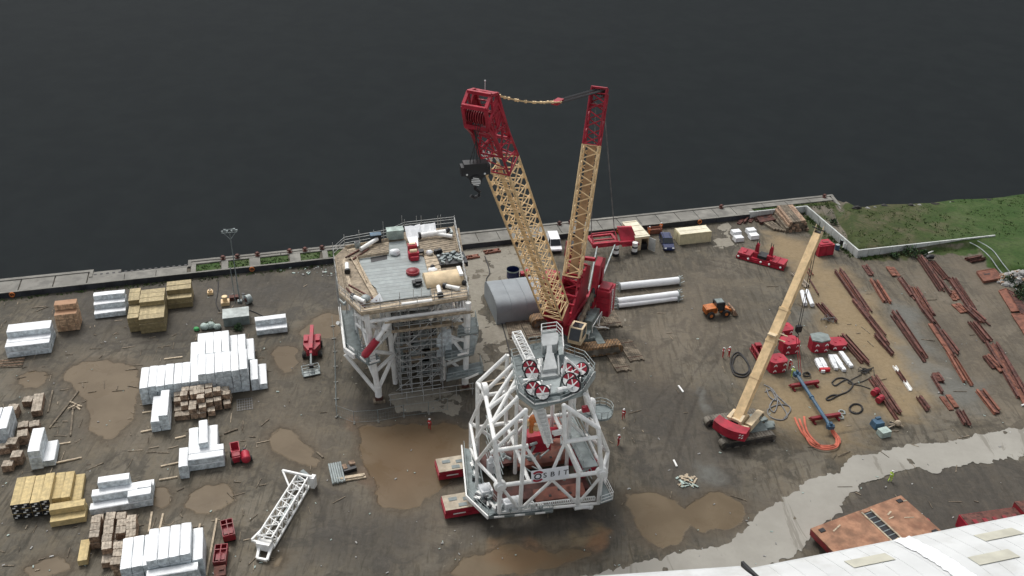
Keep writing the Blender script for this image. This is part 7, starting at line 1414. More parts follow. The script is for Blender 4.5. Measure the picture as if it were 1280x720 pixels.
# white wrapped beams
for i, (x0, y0, x1, y1, n, lab) in enumerate([(1025, 450, 1034, 465, 2, 'pair of white wrapped beams furthest left, with red ends'), (1037, 446, 1045, 463, 1, 'white wrapped beam second from the left below the counterweights'), (1042, 446, 1055, 465, 1, 'ragged white wrapped beam third from the left below the counterweights'), (1050, 442, 1064, 460, 1, 'stepped white wrapped beam furthest right below the counterweights'), (1002, 367, 1006, 383, 1, 'white wrapped pipe lying left beside the cream boom tip'), (1008, 366, 1015, 384, 1, 'white wrapped pipe lying right, near the cream boom tip')]):
    a, b_ = at(x0, y0), at(x1, y1); L = (b_-a).length; q = MB()
    for k in range(n):
        if i < 4: q.box((L/2+k*.3, -k*.75, .25), (L, .55, .42)); q.box((L*.35, -k*.75+.1, .48), (L*.6, .4, .1)); q.box((L*.6, -k*.75-.22, .3), (L*.5, .3, .4))
        else: q.tube((0, 0, .4), (L, 0, .4), .36, n=12)
    if i == 0: q.box((L-.2, -.35, .3), (.5, 1.5, .46), m=1)
    one('wrapped_beam', q, ['wrap_white', 'sling_red'], lab, 'wrapped beam', a, math.atan2((b_-a).y, (b_-a).x), 'white wrapped beams by the counterweights')
# blue spreader beam on red stands
a, b_ = P(996, 468, 1.15), P(1038, 533, 1.15); t = T('spreader_beam', 'long blue lifting beam laid across two red stands', 'lifting beam', vdn(a, 0), math.atan2((b_-a).y, (b_-a).x)); L = (b_-a).length
q = MB(); q.tube((0, 0, 1.15), (L, 0, 1.15), .24, n=12); q.tube((L*.45, 0, 1.15), (L*.47, 0, 1.15), .34, n=12); q.build('tube', 'blue_steel', t)
for x in (0, L):
    q = MB(); q.box((x, 0, 1.15), (.8, .8, .5)); q.tube((x, -.5, 1.15), (x, .5, 1.15), .3, n=12); q.box((x, 0, 1.55), (.4, .3, .5)); q.build('end_head', 'blue_steel', t)
for x, y, lab in ((1005, 484, 'red trestle stand under the upper part of the blue beam'), (1031, 525, 'red trestle stand under the lower end of the blue beam')):
    q = MB(); q.bar((-2.2, 0, .62), (2.2, 0, .62), .45, .4); q.bar((-2.2, .5, .3), (2.2, .4, .3), .2)
    for k in (-1.8, 1.8): q.bar((k, -.7, .1), (k, .7, .1), .25); q.bar((k, 0, .1), (k, 0, .6), .3)
    one('trestle_stand', q, 'red_dark', lab, 'stand', at(x, y), QA, 'red stands under the blue beam')
def curve_pts(px, z=.1, sub=8, jit=0.0, rs=None):
    c = [at(*p[:2], p[2] if len(p) > 2 else z) for p in px]; out = []
    for i in range(len(c)-1):
        p0, p1, p2, p3 = c[max(0, i-1)], c[i], c[i+1], c[min(len(c)-1, i+2)]
        for t in np.linspace(0, 1, sub, endpoint=False): t = float(t); out.append(.5*((2*p1)+(p2-p0)*t+(2*p0-5*p1+4*p2-p3)*t*t+(3*p1-p0-3*p2+p3)*t**3))
    out.append(c[-1]); return out
for k, (dx, dy) in enumerate(((0, 0), (2.2, .6), (4.5, -.4))):
    q = MB()
    for e_ in (0, .9): q.path(curve_pts([(1038+e_*.6, 534, 1.0), (1040+dx*.7+e_, 541, .3), (1045+dx*.9+e_, 549), (1043+dx*.8+e_, 556+dy+e_*.5), (1030, 558+dy*2.2+e_), (1017+dx, 555+dy*1.5-e_), (1004+dx*1.5+e_, 543), (998+dx*1.9+e_, 533), (993+dx*2.6+e_, 522+dy*3)], .14), .10, 6)
    if k == 0: q.path(curve_pts([(1038, 534, 1.0), (1043, 542, .3), (1048, 550), (1046, 559), (1030, 562), (1014, 556), (1006, 543), (1001, 528)], .3), .10, 6)
    oneW('round_sling', q, 'sling_orange', ('outer orange round sling looped from the lower end of the blue beam', 'middle orange round sling looped from the lower end of the blue beam', 'inner orange round sling looped from the lower end of the blue beam')[k], 'sling', at(1020, 550), 0, 'orange slings from the blue beam')
for name, paths, r, mat, lab in (('wire_sling', [[(913, 455), (916, 444), (924, 441), (934, 452), (937, 464), (930, 471), (918, 468), (913, 455)], [(915, 456), (919, 446), (926, 444), (935, 455), (936, 463), (929, 468), (919, 465), (915, 456)]], .12, 'dark_rope', 'dark wire sling coiled in a wide loop left of the cream boom'),
    ('wire_tangle', [[(955, 481), (966, 487), (972, 500), (968, 515), (962, 508), (970, 498), (978, 508), (984, 520), (976, 525), (963, 521), (960, 512), (972, 506), (985, 507), (988, 513), (980, 523)], [(958, 486), (962, 496), (970, 500), (964, 488), (956, 490)], [(962, 484), (974, 497), (984, 506)]], .09, 'rope_steel', 'tangled steel wire slings right of the cream boom'),
    ('wire_sling', [[(1040, 478), (1046, 473), (1056, 473), (1066, 480), (1060, 489), (1048, 494), (1036, 500), (1033, 498), (1040, 494), (1049, 494)], [(1040, 479), (1044, 482), (1052, 477), (1058, 474)]], .11, 'dark_rope', 'dark wire sling curving below the white wrapped beams'),
    ('wire_sling', [[(1070+8*math.cos(a), 511+6*math.sin(a)) for a in np.linspace(0, 12.4, 22)]], .14, 'dark_rope', 'dark coiled rope ring right of the lower end of the blue beam'),
    ('hose', [[(1077, 468), (1060, 478), (1076, 482), (1088, 486)], [(1066, 480), (1080, 476), (1090, 470)]], .06, 'dark_rope', 'thin dark hoses trailing left of the rusty beams'),
    ('cable', [[(1212, 303, 1.7), (1225, 310, 1.6), (1238, 322, 1.3), (1248, 336, .5), (1262, 352, .2), (1280, 372, .2)], [(1222, 301, 1.7), (1240, 312, 1.55), (1254, 330, 1.2), (1266, 344, .5), (1284, 360, .3)]], .08, 'galv', 'two pale cables curving down from the end of the pale wall'),
    ('cable', [[(273, 352), (272, 366), (270, 378), (274, 388)], [(300, 384), (318, 390), (334, 398)]], .08, 'dark_rope', 'dark cables lying by the mast foot'),
    ('cable', [[(606, 320), (612, 340), (608, 352), (620, 380), (632, 420), (640, 450), (650, 470)]], .09, 'dark_rope', 'dark cable running past the left end of the grey tent')):
    q = MB()
    for p in paths: q.path(curve_pts(p, .1), r, 6)
    x, y = paths[0][0][:2]; oneW(name, q, mat, lab, 'wire sling' if 'wire' in name else name, at(x, y), 0)
for x, y, lab in ((1052, 516, 'pale shackle left of the coiled rope ring'), (1050, 522, 'pale shackle below the other one, left of the rope ring'), (1008, 470, 'dark coil of wire beside the man in green')):
    q = MB()
    if x == 1008: q.path([(.5*math.cos(a), .5*math.sin(a), .1+.02*a) for a in np.linspace(0, 14, 30)], .08, 5)
    else: q.path([(.4*math.cos(a), .4*math.sin(a), .15) for a in np.linspace(-.9, 4.0, 12)], .1, 6); q.bar((-.4, -.4, .15), (.4, -.4, .15), .12)
    one('shackle' if x < 1008 or x > 1010 else 'wire_coil', q, 'galv' if x != 1008 else 'dark_rope', lab, 'shackle' if x != 1008 else 'wire coil', at(x, y), 0)
# rusty steel beams in rows
_bm = {}
ROWS = []
def beam_mb(L, kind):
    q = MB()
    if kind == 0: q.box((L/2, 0, .04), (L, .34, .06)); q.box((L/2, 0, .25), (L, .06, .36)); q.box((L/2, 0, .45), (L, .34, .06))      # I section
    elif kind == 1: q.box((L/2, 0, .04), (L, .46, .08)); q.box((L/2, .22, .2), (L, .05, .32)); q.box((L/2, -.22, .2), (L, .05, .32))  # channel
    elif kind == 2: q.box((L/2, 0, .1), (L, .7, .2)); q.box((L*.3, .1, .24), (.5, .4, .08)); q.box((L*.7, -.1, .24), (.4, .3, .08))     # flat girder
    else: q.tube((0, 0, .15), (L, 0, .15), .13, n=7)
    return q
def beams(x0, y0, x1, y1, n, lab, kinds=(0, 1, 0), mats=('rust',), spread=.54, grp=True, z=.03):
    a, b_ = at(x0, y0, z), at(x1, y1, z); d = b_-a; L = d.length; ang = math.atan2(d.y, d.x); nr = Vector((-d.y, d.x, 0)).normalized(); ps = []
    for k in range(n):
        rs = random.Random(int(x0*7+y0*3+k)); o = one('steel_beam', beam_mb(L*rs.uniform(.86, 1.0), kinds[k % len(kinds)]), mats[k % len(mats)], lab, 'steel beam', a+nr*((k-(n-1)/2)*spread+rs.uniform(-.12, .12))+d*rs.uniform(0, .1)+Vector((0, 0, rs.choice((0, 0, .12)))), ang+rs.uniform(-.022, .022), ('beams: '+lab) if n > 1 or lab.startswith('thin rusty rail') else None)
Rr = ('rust', 'rust_bright', 'rust')
beams(1044, 336, 1086, 398, 3, 'rusty beam in the upper part of the leftmost long row', mats=Rr); beams(1064, 372, 1108, 430, 2, 'rusty beam in the middle of the leftmost long row'); beams(1093, 419, 1115, 445, 2, 'rusty beam at the lower end of the leftmost long row')
beams(1080, 332, 1090, 346, 2, 'short rusty beam near the shrub, second row', (2, 0)); beams(1091, 350, 1108, 378, 3, 'rusty beam in the short bright bundle of the second row', mats=('rust_bright', 'rust'))
beams(1114, 390, 1155, 448, 3, 'rusty beam in the dark bundle on the pale gravel', (1, 0, 1)); beams(1118, 385, 1150, 430, 1, 'thin dark rail beside the bundle on the pale gravel', (3,))
beams(1112, 334, 1121, 346, 2, 'short bright orange girder at the head of the third row', (2,), ('rust_bright',), .8); beams(1122, 346, 1141, 372, 2, 'rusty beam in the upper part of the third row'); beams(1139, 358, 1161, 393, 3, 'rusty beam in the middle of the third row', mats=Rr)
beams(1154, 388, 1172, 412, 2, 'dark rusty beam joining the middle and lower third row'); beams(1163, 404, 1192, 446, 2, 'bright rusty beam in the lower third row', (2, 0), ('rust_bright', 'rust')); beams(1176, 414, 1198, 442, 1, 'rusty rail right of the lower third row'); beams(1186, 440, 1211, 482, 2, 'bright rusty beam at the end of the third row', (0, 1), ('rust_bright',))
beams(1147, 320, 1178, 364, 2, 'rusty beam in the thin upper part of the fourth row', (1, 0)); beams(1162, 326, 1182, 350, 2, 'dark rusty beam beneath the black lump in the fourth row', (1,)); beams(1176, 352, 1190, 372, 1, 'rusty beam linking the fourth and fifth rows')
beams(1188, 348, 1218, 392, 3, 'rusty beam in the upper fifth row near the pale mud', (0, 1, 1)); beams(1188, 364, 1196, 376, 2, 'short bright girder left of the upper fifth row', (2,), ('rust_bright',)); beams(1193, 380, 1206, 392, 2, 'short pale orange girder left of the middle fifth row', (2,), ('rust_bright',), .7)
beams(1206, 384, 1228, 404, 3, 'rusty beam in the middle of the fifth row', mats=Rr); beams(1214, 402, 1236, 428, 3, 'dark rusty beam in the lower fifth row', (1, 0)); beams(1237, 428, 1283, 508, 3, 'long bright rusty beam at the end of the fifth row near the right edge', (0, 2, 0), ('rust', 'rust_bright'), .75); beams(1233, 445, 1254, 466, 2, 'bright rusty beam left of the long fifth row', (2, 0), ('rust_bright',)); beams(1230, 446, 1244, 462, 2, 'stacked short rusty bar at the left of the long fifth row', (1,), spread=.5)
beams(1208, 327, 1228, 323, 3, 'rusty beam lying crosswise below the pale wall end', (1, 0)); beams(1162, 468, 1177, 493, 1, 'grey rusty beam at the left of the small lower group', (0,)); beams(1169, 467, 1177, 479, 2, 'short rusty beam at the top of the small lower group', (2, 0))
beams(1180, 495, 1192, 512, 2, 'bright rusty plate girder in the small lower group', (2,), ('rust_bright',), .85); beams(1197, 514, 1208, 533, 2, 'dark rusty beam nearest the road in the small lower group', (0, 1)); beams(1223, 487, 1246, 517, 3, 'bright rusty beam in the separate bundle above the road', (0, 2), ('rust_bright', 'rust'))
beams(1148, 497, 1160, 514, 2, 'short dark rusty beam on the sandy ground above the road', (1, 0)); beams(1121, 465, 1131, 480, 1, 'short rusty beam beside the white rail', (1,)); beams(1050, 418, 1084, 456, 3, 'rusty beam in the row right of the red counterweights', (1, 0, 1)); beams(1022, 380, 1041, 402, 2, 'dark rusty beam left of the sandy strip', (1, 0)); beams(1088, 470, 1122, 521, 3, 'dark rusty beam in the row beside the red fittings', (1, 3, 0)); beams(1006, 334, 1014, 346, 2, 'short red pipe under the cream boom near the red tank', (3,), ('rust_bright',), .5)
beams(990, 342, 1008, 360, 2, 'pale weathered timber under the cream boom', (1, 0), ('timber_top',)); beams(1012, 350, 1024, 370, 1, 'rusty bar right of the cream boom', (3,))
beams(1116, 456, 1139, 488, 1, 'white rail lying on the sandy ground', (1,), ('white_paint',)); beams(1276, 508, 1286, 505, 1, 'white pipe at the right edge below the fifth row', (3,), ('white_paint',))
for x0, y0, x1, y1 in ((1050, 338, 1090, 396), (1070, 378, 1106, 424), (1120, 398, 1150, 440), (1126, 350, 1150, 380), (1144, 362, 1166, 396), (1152, 322, 1184, 366), (1192, 350, 1222, 392), (1210, 386, 1233, 406), (1242, 428, 1280, 492), (1168, 408, 1196, 448), (1056, 424, 1080, 452), (1092, 474, 1118, 514)):
    for e_ in (-2.2, 2.6): beams(x0+e_, y0, x1+e_, y1, 1, 'thin rusty rail lying against the rusty beams that start near the %s' % ('red counterweights' if x0 < 1060 else 'sandy strip' if x0 < 1100 else 'pale gravel' if x0 < 1130 else 'shrub' if x0 < 1172 else 'flat orange box'), (3,), ('rust',))
for pts, h, lab in (([(1220, 342), (1242, 338.5), (1252, 350), (1229, 354.5)], .45, 'flat orange rusty box with a slot standing on pale mud'), ([(1248, 365), (1257, 362), (1273, 390), (1264, 391)], .25, 'pale orange rusty plate at the right edge, left one'), ([(1258, 363), (1268, 368), (1290, 396), (1276, 394)], .25, 'dark rusty plate at the right edge, right one'), ([(1264, 394), (1290, 394), (1295, 425), (1282, 422)], .25, 'orange rusty plate at the right edge, lower one'), ([(945, 274), (972, 269), (974, 276), (950, 281)], .5, 'rusty flat steel pile against the back of the pale wall')):
    pp = [at(*p) for p in pts]; c_ = sum(pp, Vector((0, 0, 0)))/4; q = MB(); q.prism([(p.x, p.y) for p in pp], .03, h)
    if h > .4: q.box(c_+Vector((-.3, .2, h+.01)), (1.2, .3, .04), rz=QA, m=1)
    for k in range(4): e_, f_ = pp[k], pp[(k+1) % 4]; q.bar(e_+Vector((0, 0, h)), f_+Vector((0, 0, h)), .14)
    oneW('steel_plate', q, ['rust_bright' if 'orange' in lab else 'rust', 'black_steel'], lab, 'steel plate', c_, QA)
for k in range(7): beams(922+k*7.5, 281-k*1.2, 928+k*7.5, 274-k*1.2, 1, ('short rusty steel length in the row of scrap below the pale wall, '+('first', 'second', 'third', 'fourth', 'fifth', 'sixth', 'seventh')[k]+' from the left'), ((2, 0, 2, 1, 2, 0, 2)[k],), ('rust',))
q = MB(); q.ball((0, 0, .3), (.9, .5, .4), 0, 9, 6, .2); one('black_bundle', q, 'black_steel', 'black bundle on top of the fourth row of rusty beams', 'bundle', at(1162, 323, .3), 0)
for x, y, lab in ((1093, 494, 'red valve fitting in the row of dark beams, upper one'), (1099, 503, 'red valve fitting in the row of dark beams, lower one')):
    q = MB(); q.tube((-.6, 0, .6), (.6, 0, .6), .45, n=12); q.tube((0, 0, .6), (0, 0, 1.1), .25, n=10); q.ball((.2, 0, .7), .35, 1); one('red_valve', q, ['red_paint', 'white_paint'], lab, 'valve', at(x, y), QA+.5, 'red valves among the beams')
q = MB(); q.box((0, 0, .5), (1.5, 1.3, .9), taper=.85); q.box((.3, .5, .9), (.7, .4, .4)); one('grey_machine', q, 'blue_steel', 'dark blue grey machine beside the pale grey box', 'machine', at(1096, 533), QA)
q = MB(); q.box((0, 0, .45), (1.5, 1.2, .8), taper=.92); q.box((0, 0, .88), (1.45, 1.15, .06)); one('pale_grey_box', q, 'bag_pale', 'pale grey box at the lower end of the dark beams', 'box', at(1104, 544), QA+.1)
q = MB()
for k in range(6): q.bar((-1+k*.2, -.6+k*.25, .2+.05*k), (1.2, .3-k*.2, .3), .12, m=k % 2)
q.ball((.8, 0, .4), .45, 1); one('scrap_heap', q, ['black_steel', 'board_pale'], 'small heap of scrap pipes right of the pale grey box', 'scrap', at(1115, 533), QA)
q = MB()
for k in range(10): q.tube((random.uniform(-1, 1), random.uniform(-.8, .8), .1), (random.uniform(-1.2, 1.2), random.uniform(-.8, .8), .9), .07, n=5)
one('grey_scrap', q, 'rope_steel', 'tangle of grey scrap bars above the dark covered counterweights', 'scrap', at(1032, 402), QA)
q = MB()
for k in range(8): q.path([(random.uniform(-1.5, 1.5), random.uniform(-1, 1), .1), (random.uniform(-1.5, 1.5), random.uniform(-1, 1), .4), (random.uniform(-1.5, 1.5), random.uniform(-1, 1), .1)], .06)
one('wire_heap', q, 'dark_rope', 'heap of dark wire left of the sandy beam row', 'wire heap', at(1083, 465), 0)
# timber pile behind the boom tip
u0, v0 = UV(985, 294); rs = random.Random(17)
for lay, (n, L, zz) in enumerate(((9, 8.0, .05), (8, 7.6, .55), (7, 7.4, 1.05), (6, 7.2, 1.55))):
    for k in range(n):
        q = MB(); q.box((0, 0, .24), (L*rs.uniform(.9, 1), .5, .46)); one('timber_baulk', q, 'timber_brown' if rs.random() < .5 else 'mat_timber', ('lowest layer', 'second layer', 'third layer', 'top layer')[lay]+' timber baulk in the pile in the pale wall corner', 'timber baulk', W(u0+.4+lay*.35+k*.55, v0+4.6, zz), QA+R(90)+rs.uniform(-.03, .03)-.12, 'baulks of the corner pile layer %s' % ('one', 'two', 'three', 'four')[lay])
for k in range(4):
    q = MB(); q.box((0, 0, .2), (6, .4, .38)); one('timber_baulk', q, 'mat_timber', ('first', 'second', 'third', 'last')[k]+' loose timber baulk left of the pile in the pale wall corner', 'timber baulk', W(u0-.6-k*.55, v0+4.2+k*.3, .04), QA+R(96+k*2))
# red tank unit
t = T('red_tank', 'red steel tank unit in the corner of the pale wall beside the boom tip', 'tank', at(1032, 320), QA+.03); q = MB(); q.box((0, 1.2, 1.05), (3.1, 2.3, 2.0)); q.box((0, 1.2, 2.1), (2.4, 1.7, .2))
for x in (-1.3, 0, 1.3): q.box((x, .02, 1.05), (.1, .08, 2.0))
q.build('body', 'red_paint', t); q = MB(); q.box((.2, 1.2, 2.24), (1.1, .5, .1)); q.build('hatch', 'red_dark', t)
for k in range(4): q = MB(); q.tube((-.9+k*.55, 3.2, .3), (-.9+k*.55, 3.6, 1.8), .2, n=8); one('white_tube', q, 'white_paint', 'white upright tube behind the red tank, '+('first', 'second', 'third', 'fourth')[k]+' from the left', 'tube', at(1032, 320), QA+.03)
for x, y, lab, m_ in ((1052, 306, 'dark drum beside the pale wall right of the red tank', 'black_steel'), (1056, 310, 'white drum beside the pale wall right of the red tank', 'white_paint'), (1046, 312, 'blue grey drum closest to the red tank', 'blue_steel')):
    q = MB(); q.tube((0, 0, 0), (0, 0, 1.0), .42, n=12); q.tube((0, 0, 1.0), (0, 0, 1.03), .36, n=12, m=1); one('drum', q, [m_, 'galv'], lab, 'drum', at(x, y), 0, 'drums right of the red tank')
# rubble heap at the right edge
rs = random.Random(6); q = MB()
for k in range(420):
    a = rs.uniform(0, 6.28); d = rs.random()**.6; r = rs.uniform(.15, .55); x = 4.2*d*math.cos(a); y = 2.4*d*math.sin(a); q.ball((x, y, (1-d)*1.9*rs.uniform(.4, 1)), (r*1.3, r, r*.7), 0 if rs.random() < .8 else 1, 6, 4, .3)
one('rubble_heap', q, ['rock', 'timber_brown'], 'heap of pale broken stone by the right picture edge', 'rubble', at(1274, 350), QA, None, False)['kind'] = 'stuff'
# rusty barge deck and red units by the shed
C4 = [P(1013, 661, 1.9), P(1126, 619.5, 1.9), P(1154, 651, 1.9), P(1027, 687, 1.9)]; cc = sum(C4, Vector((0, 0, 0)))/4
e0 = (C4[1]-C4[0]); ang = math.atan2(e0.y, e0.x); L = e0.length; Wd = 6.8; mid = (C4[0]+C4[1])/2; nr = Vector((e0.y, -e0.x, 0)).normalized(); cen = vdn(mid+nr*Wd/2, 0)
t = T('steel_pontoon', 'rusty decked red steel pontoon lying beside the white shed roof', 'pontoon', cen, ang)
q = MB(); q.slab([(-L/2, -Wd/2, 1.85), (L/2, -Wd/2, 1.85), (L/2-.2, -Wd/2, .9), (L/2-1.2, -Wd/2, .15), (-L/2+1.2, -Wd/2, .15), (-L/2+.1, -Wd/2, .9)], (0, 0, 0), (0, Wd, 0)); q.build('hull', 'red_dark', t)
q = MB(); 
for a, b_ in ((-L/2, .4), (1.7, L/2)): q.box(((a+b_)/2, 0, 1.9), (b_-a, Wd, .12))
for y in (-Wd/2+.2, Wd/2-.3): q.box((1.05, y, 1.9), (1.4, .5, .12))
q.build('deck', 'rust_deck', t); q = MB()
for y in np.arange(-2.6, 2.7, .75): q.box((1.05, y, 1.90), (1.2, .12, .06), m=0)
q.box((1.05, 0, 1.87), (1.28, 6, .06), m=1); q.bar((.38, -Wd/2+.3, 2.0), (.38, Wd/2-.4, 2.0), .18, .1, m=2); q.bar((1.72, -Wd/2+.3, 2.0), (1.72, Wd/2-.4, 2.0), .18, .1, m=2); q.build('hatch', ['galv_dark', 'black_steel', 'board_pale'], t)
q = MB(); q.slab([(L/2-.02, -Wd/2, .5), (L/2+.35, -Wd/2+.6, .9), (L/2+.35, -Wd/2+2.5, 1.7), (L/2-.02, -Wd/2+2.5, 1.9)], (0, 0, 0), (0, .3, 0)); q.box((L/2-.1, 0, 1.6), (.2, Wd, .55)); q.build('fender', 'red_paint', t)
for x, y in ((-L/2+1, 2.6), (L/2-.8, -2.8), (L/2-.9, 2.7), (-2, -2.9)): q = MB(); q.box((x, y, 2.0), (.7, .5, .12)); q.build('access_plate', 'black_steel', t)
q = MB(); rs = random.Random(2)
for k in range(9): q.box((rs.uniform(-L/2+.5, L/2-.5), rs.uniform(-2.8, 2.8), 1.985), (rs.uniform(.3, 1.8), rs.uniform(.08, .2), .05), rz=rs.uniform(-.4, .4))
q.build('deck_batten', 'board_pale', t)
t = T('red_container', 'flat red steel container half hidden behind the white shed roof', 'container', at(1243, 668), QA-.06); q = MB(); q.box((0, .6, .9), (7.6, 3.0, 1.7)); q.build('body', 'red_paint', t); q = MB(); q.box((0, .6, 1.79), (7.4, 2.8, .1))
for k in range(5): q.box((-2.6+k*1.3, .6, 1.86), (.5, .8, .08), m=1)
q.build('lid', ['rust', 'red_dark'], t)
t = T('dark_red_container', 'dark red corrugated container at the right picture edge', 'container', at(1287, 652), QA-.05); q = MB(); q.box((0, 0, 1.2), (4.0, 2.4, 2.3))
for x in np.arange(-1.9, 2.0, .3): q.box((x, -1.22, 1.2), (.12, .06, 2.1))
q.build('wall', 'red_dark', t); q = MB(); q.box((0, 0, 2.4), (4.0, 2.4, .1)); q.build('roof', 'rust', t)
# odds and ends
for x0, y0, x1, y1, lab in [(98, 489, 62, 535, 'long weathered batten right of the loose brown crates'), (92, 505, 88, 545, 'dark batten beside the big left puddle'), (66, 488, 60, 515, 'short dark batten beside the long open crate'), (70, 556, 88, 553, 'pale batten right of the low white pack'), (64, 580, 102, 572, 'long thin batten before the low white pack'), (178, 516, 192, 514, 'batten left of the white pair, upper one'), (176, 540, 191, 537, 'batten left of the white pair, lower one'), (201, 583, 224, 578, 'batten left of the crosswise packs, upper one'), (199, 600, 222, 596, 'batten left of the crosswise packs, lower one'), (219, 548, 232, 545, 'short batten left of the upright packs'), (280, 542, 297, 536, 'dark batten right of the upright packs'),
    (205, 449, 228, 446, 'pale batten behind the longest white stack'), (258, 720, 271, 648, 'long pale batten left of the red skips'), (186, 665, 190, 640, 'batten between the brown columns and the big stack'), (196, 676, 204, 642, 'long batten right of the brown columns'), (246, 676, 250, 655, 'batten above the right end of the nearest white stack'), (90, 503, 100, 512, 'pale offcut on the edge of the big left puddle'), (300, 442, 320, 438, 'batten at the right end of the tall white block'), (404, 572, 396, 565, 'dark batten above the white truss head'),
    (1115, 300, 1116, 307, 'short pale batten on the grass'), (848, 482, 854, 490, 'small white batten left of the telescopic crane'), (842, 575, 846, 583, 'thin white batten on the open mud left of the telescopic crane'), (598, 480, 640, 470, 'long timber between the towers, upper one'), (600, 486, 640, 476, 'long timber between the towers, lower one'), (1155, 318, 1172, 312, 'white batten below the pale wall right of the shrub')]:
    a, b_ = at(x0, y0, .1), at(x1, y1, .1); q = MB(); q.bar(a, b_, .22, .16); oneW('timber_batten', q, 'white_paint' if 'white batten' in lab else ('mat_timber' if 'dark' in lab or 'weathered' in lab else 'board_pale'), lab, 'batten', a, math.atan2((b_-a).y, (b_-a).x))
q = MB(); rs = random.Random(44)
for k in range(15):
    for j in range(2): q.box((rs.uniform(-1.1, 1.1), rs.uniform(-1.1, 1.1), .05+rs.random()*.1), (rs.uniform(.3, 1.1), rs.uniform(.06, .3), .08), rz=rs.uniform(0, 3), m=rs.choice((0, 0, 1)))
one('broken_pallet', q, ['board_pale', 'bag_pale'], 'broken pale pallet on the mud above the twin puddles', 'pallet', at(859, 602), QA)
q = MB()
for k in range(7): q.bar((-1.0+k*.33, -1.3, .08), (-1.0+k*.33, 1.3, .08), .05); 
for k in range(5): q.bar((-1.0, -1.2+k*.6, .1), (1.0, -1.2+k*.6, .1), .05)
one('steel_grid', q, 'rope_steel', 'dark steel grid lying right of the jumbled brown pile', 'grid', at(306, 506), QA)
q = MB()
for k in range(7): q.bar((-2.6, -.6+k*.25, .1), (2.8, -1.4+k*.4, .1+.05*(k % 2)), .12, m=k % 2)
one('branch_pile', q, ['mat_timber', 'timber_brown'], 'pile of split boards at the far left edge below the white stack', 'boards', at(4, 455), QA)
q = MB()
for k in range(6): q.bar((rs.uniform(-1, 1), rs.uniform(-1, 1), .1), (rs.uniform(-1, 1), rs.uniform(-1, 1), .3), .14, m=k % 2)
one('broken_boards', q, ['board_pale', 'mat_timber'], 'broken boards on the top edge of the big left puddle', 'boards', at(95, 508), 0)
q = MB(); rs = random.Random(55)                              # litter and small stones too many to count
for k in range(420):
    if k < 90: x, y = rs.uniform(400, 470)+rs.gauss(0, 30), 345-(rs.uniform(0, 60)*.2)+rs.gauss(0, 4)
    else: x, y = rs.uniform(0, 1280), rs.uniform(350, 718)
    if x > 560 and y < 330: continue
    p = at(x, y); s = rs.uniform(.05, .16) if k > 40 else rs.uniform(.1, .32); q.box(p+Vector((0, 0, .06)), (s*rs.uniform(1, 3), s, s*.6), rz=rs.uniform(0, 3), m=0 if rs.random() < .35 else 1)
for k in range(330):
    x, y = rs.uniform(0, 330), rs.uniform(380, 718)
    if rs.random() < .3: x, y = rs.uniform(350, 1240), rs.uniform(340, 660)
    p = at(x, y, .06); a_ = rs.choice((QA, QA+1.57, rs.uniform(0, 3)))+rs.gauss(0, .15); L_ = rs.uniform(.4, 2.2); d_ = Vector((math.cos(a_), math.sin(a_), 0)); q.bar(p, p+d_*L_, rs.uniform(.05, .13), .06, m=rs.choice((2, 2, 3)))
tag(q.build('litter', ['bag_pale', 'rock', 'mat_timber', 'board']), 'pale scraps and small stones scattered over the mud', 'litter', kind='stuff')
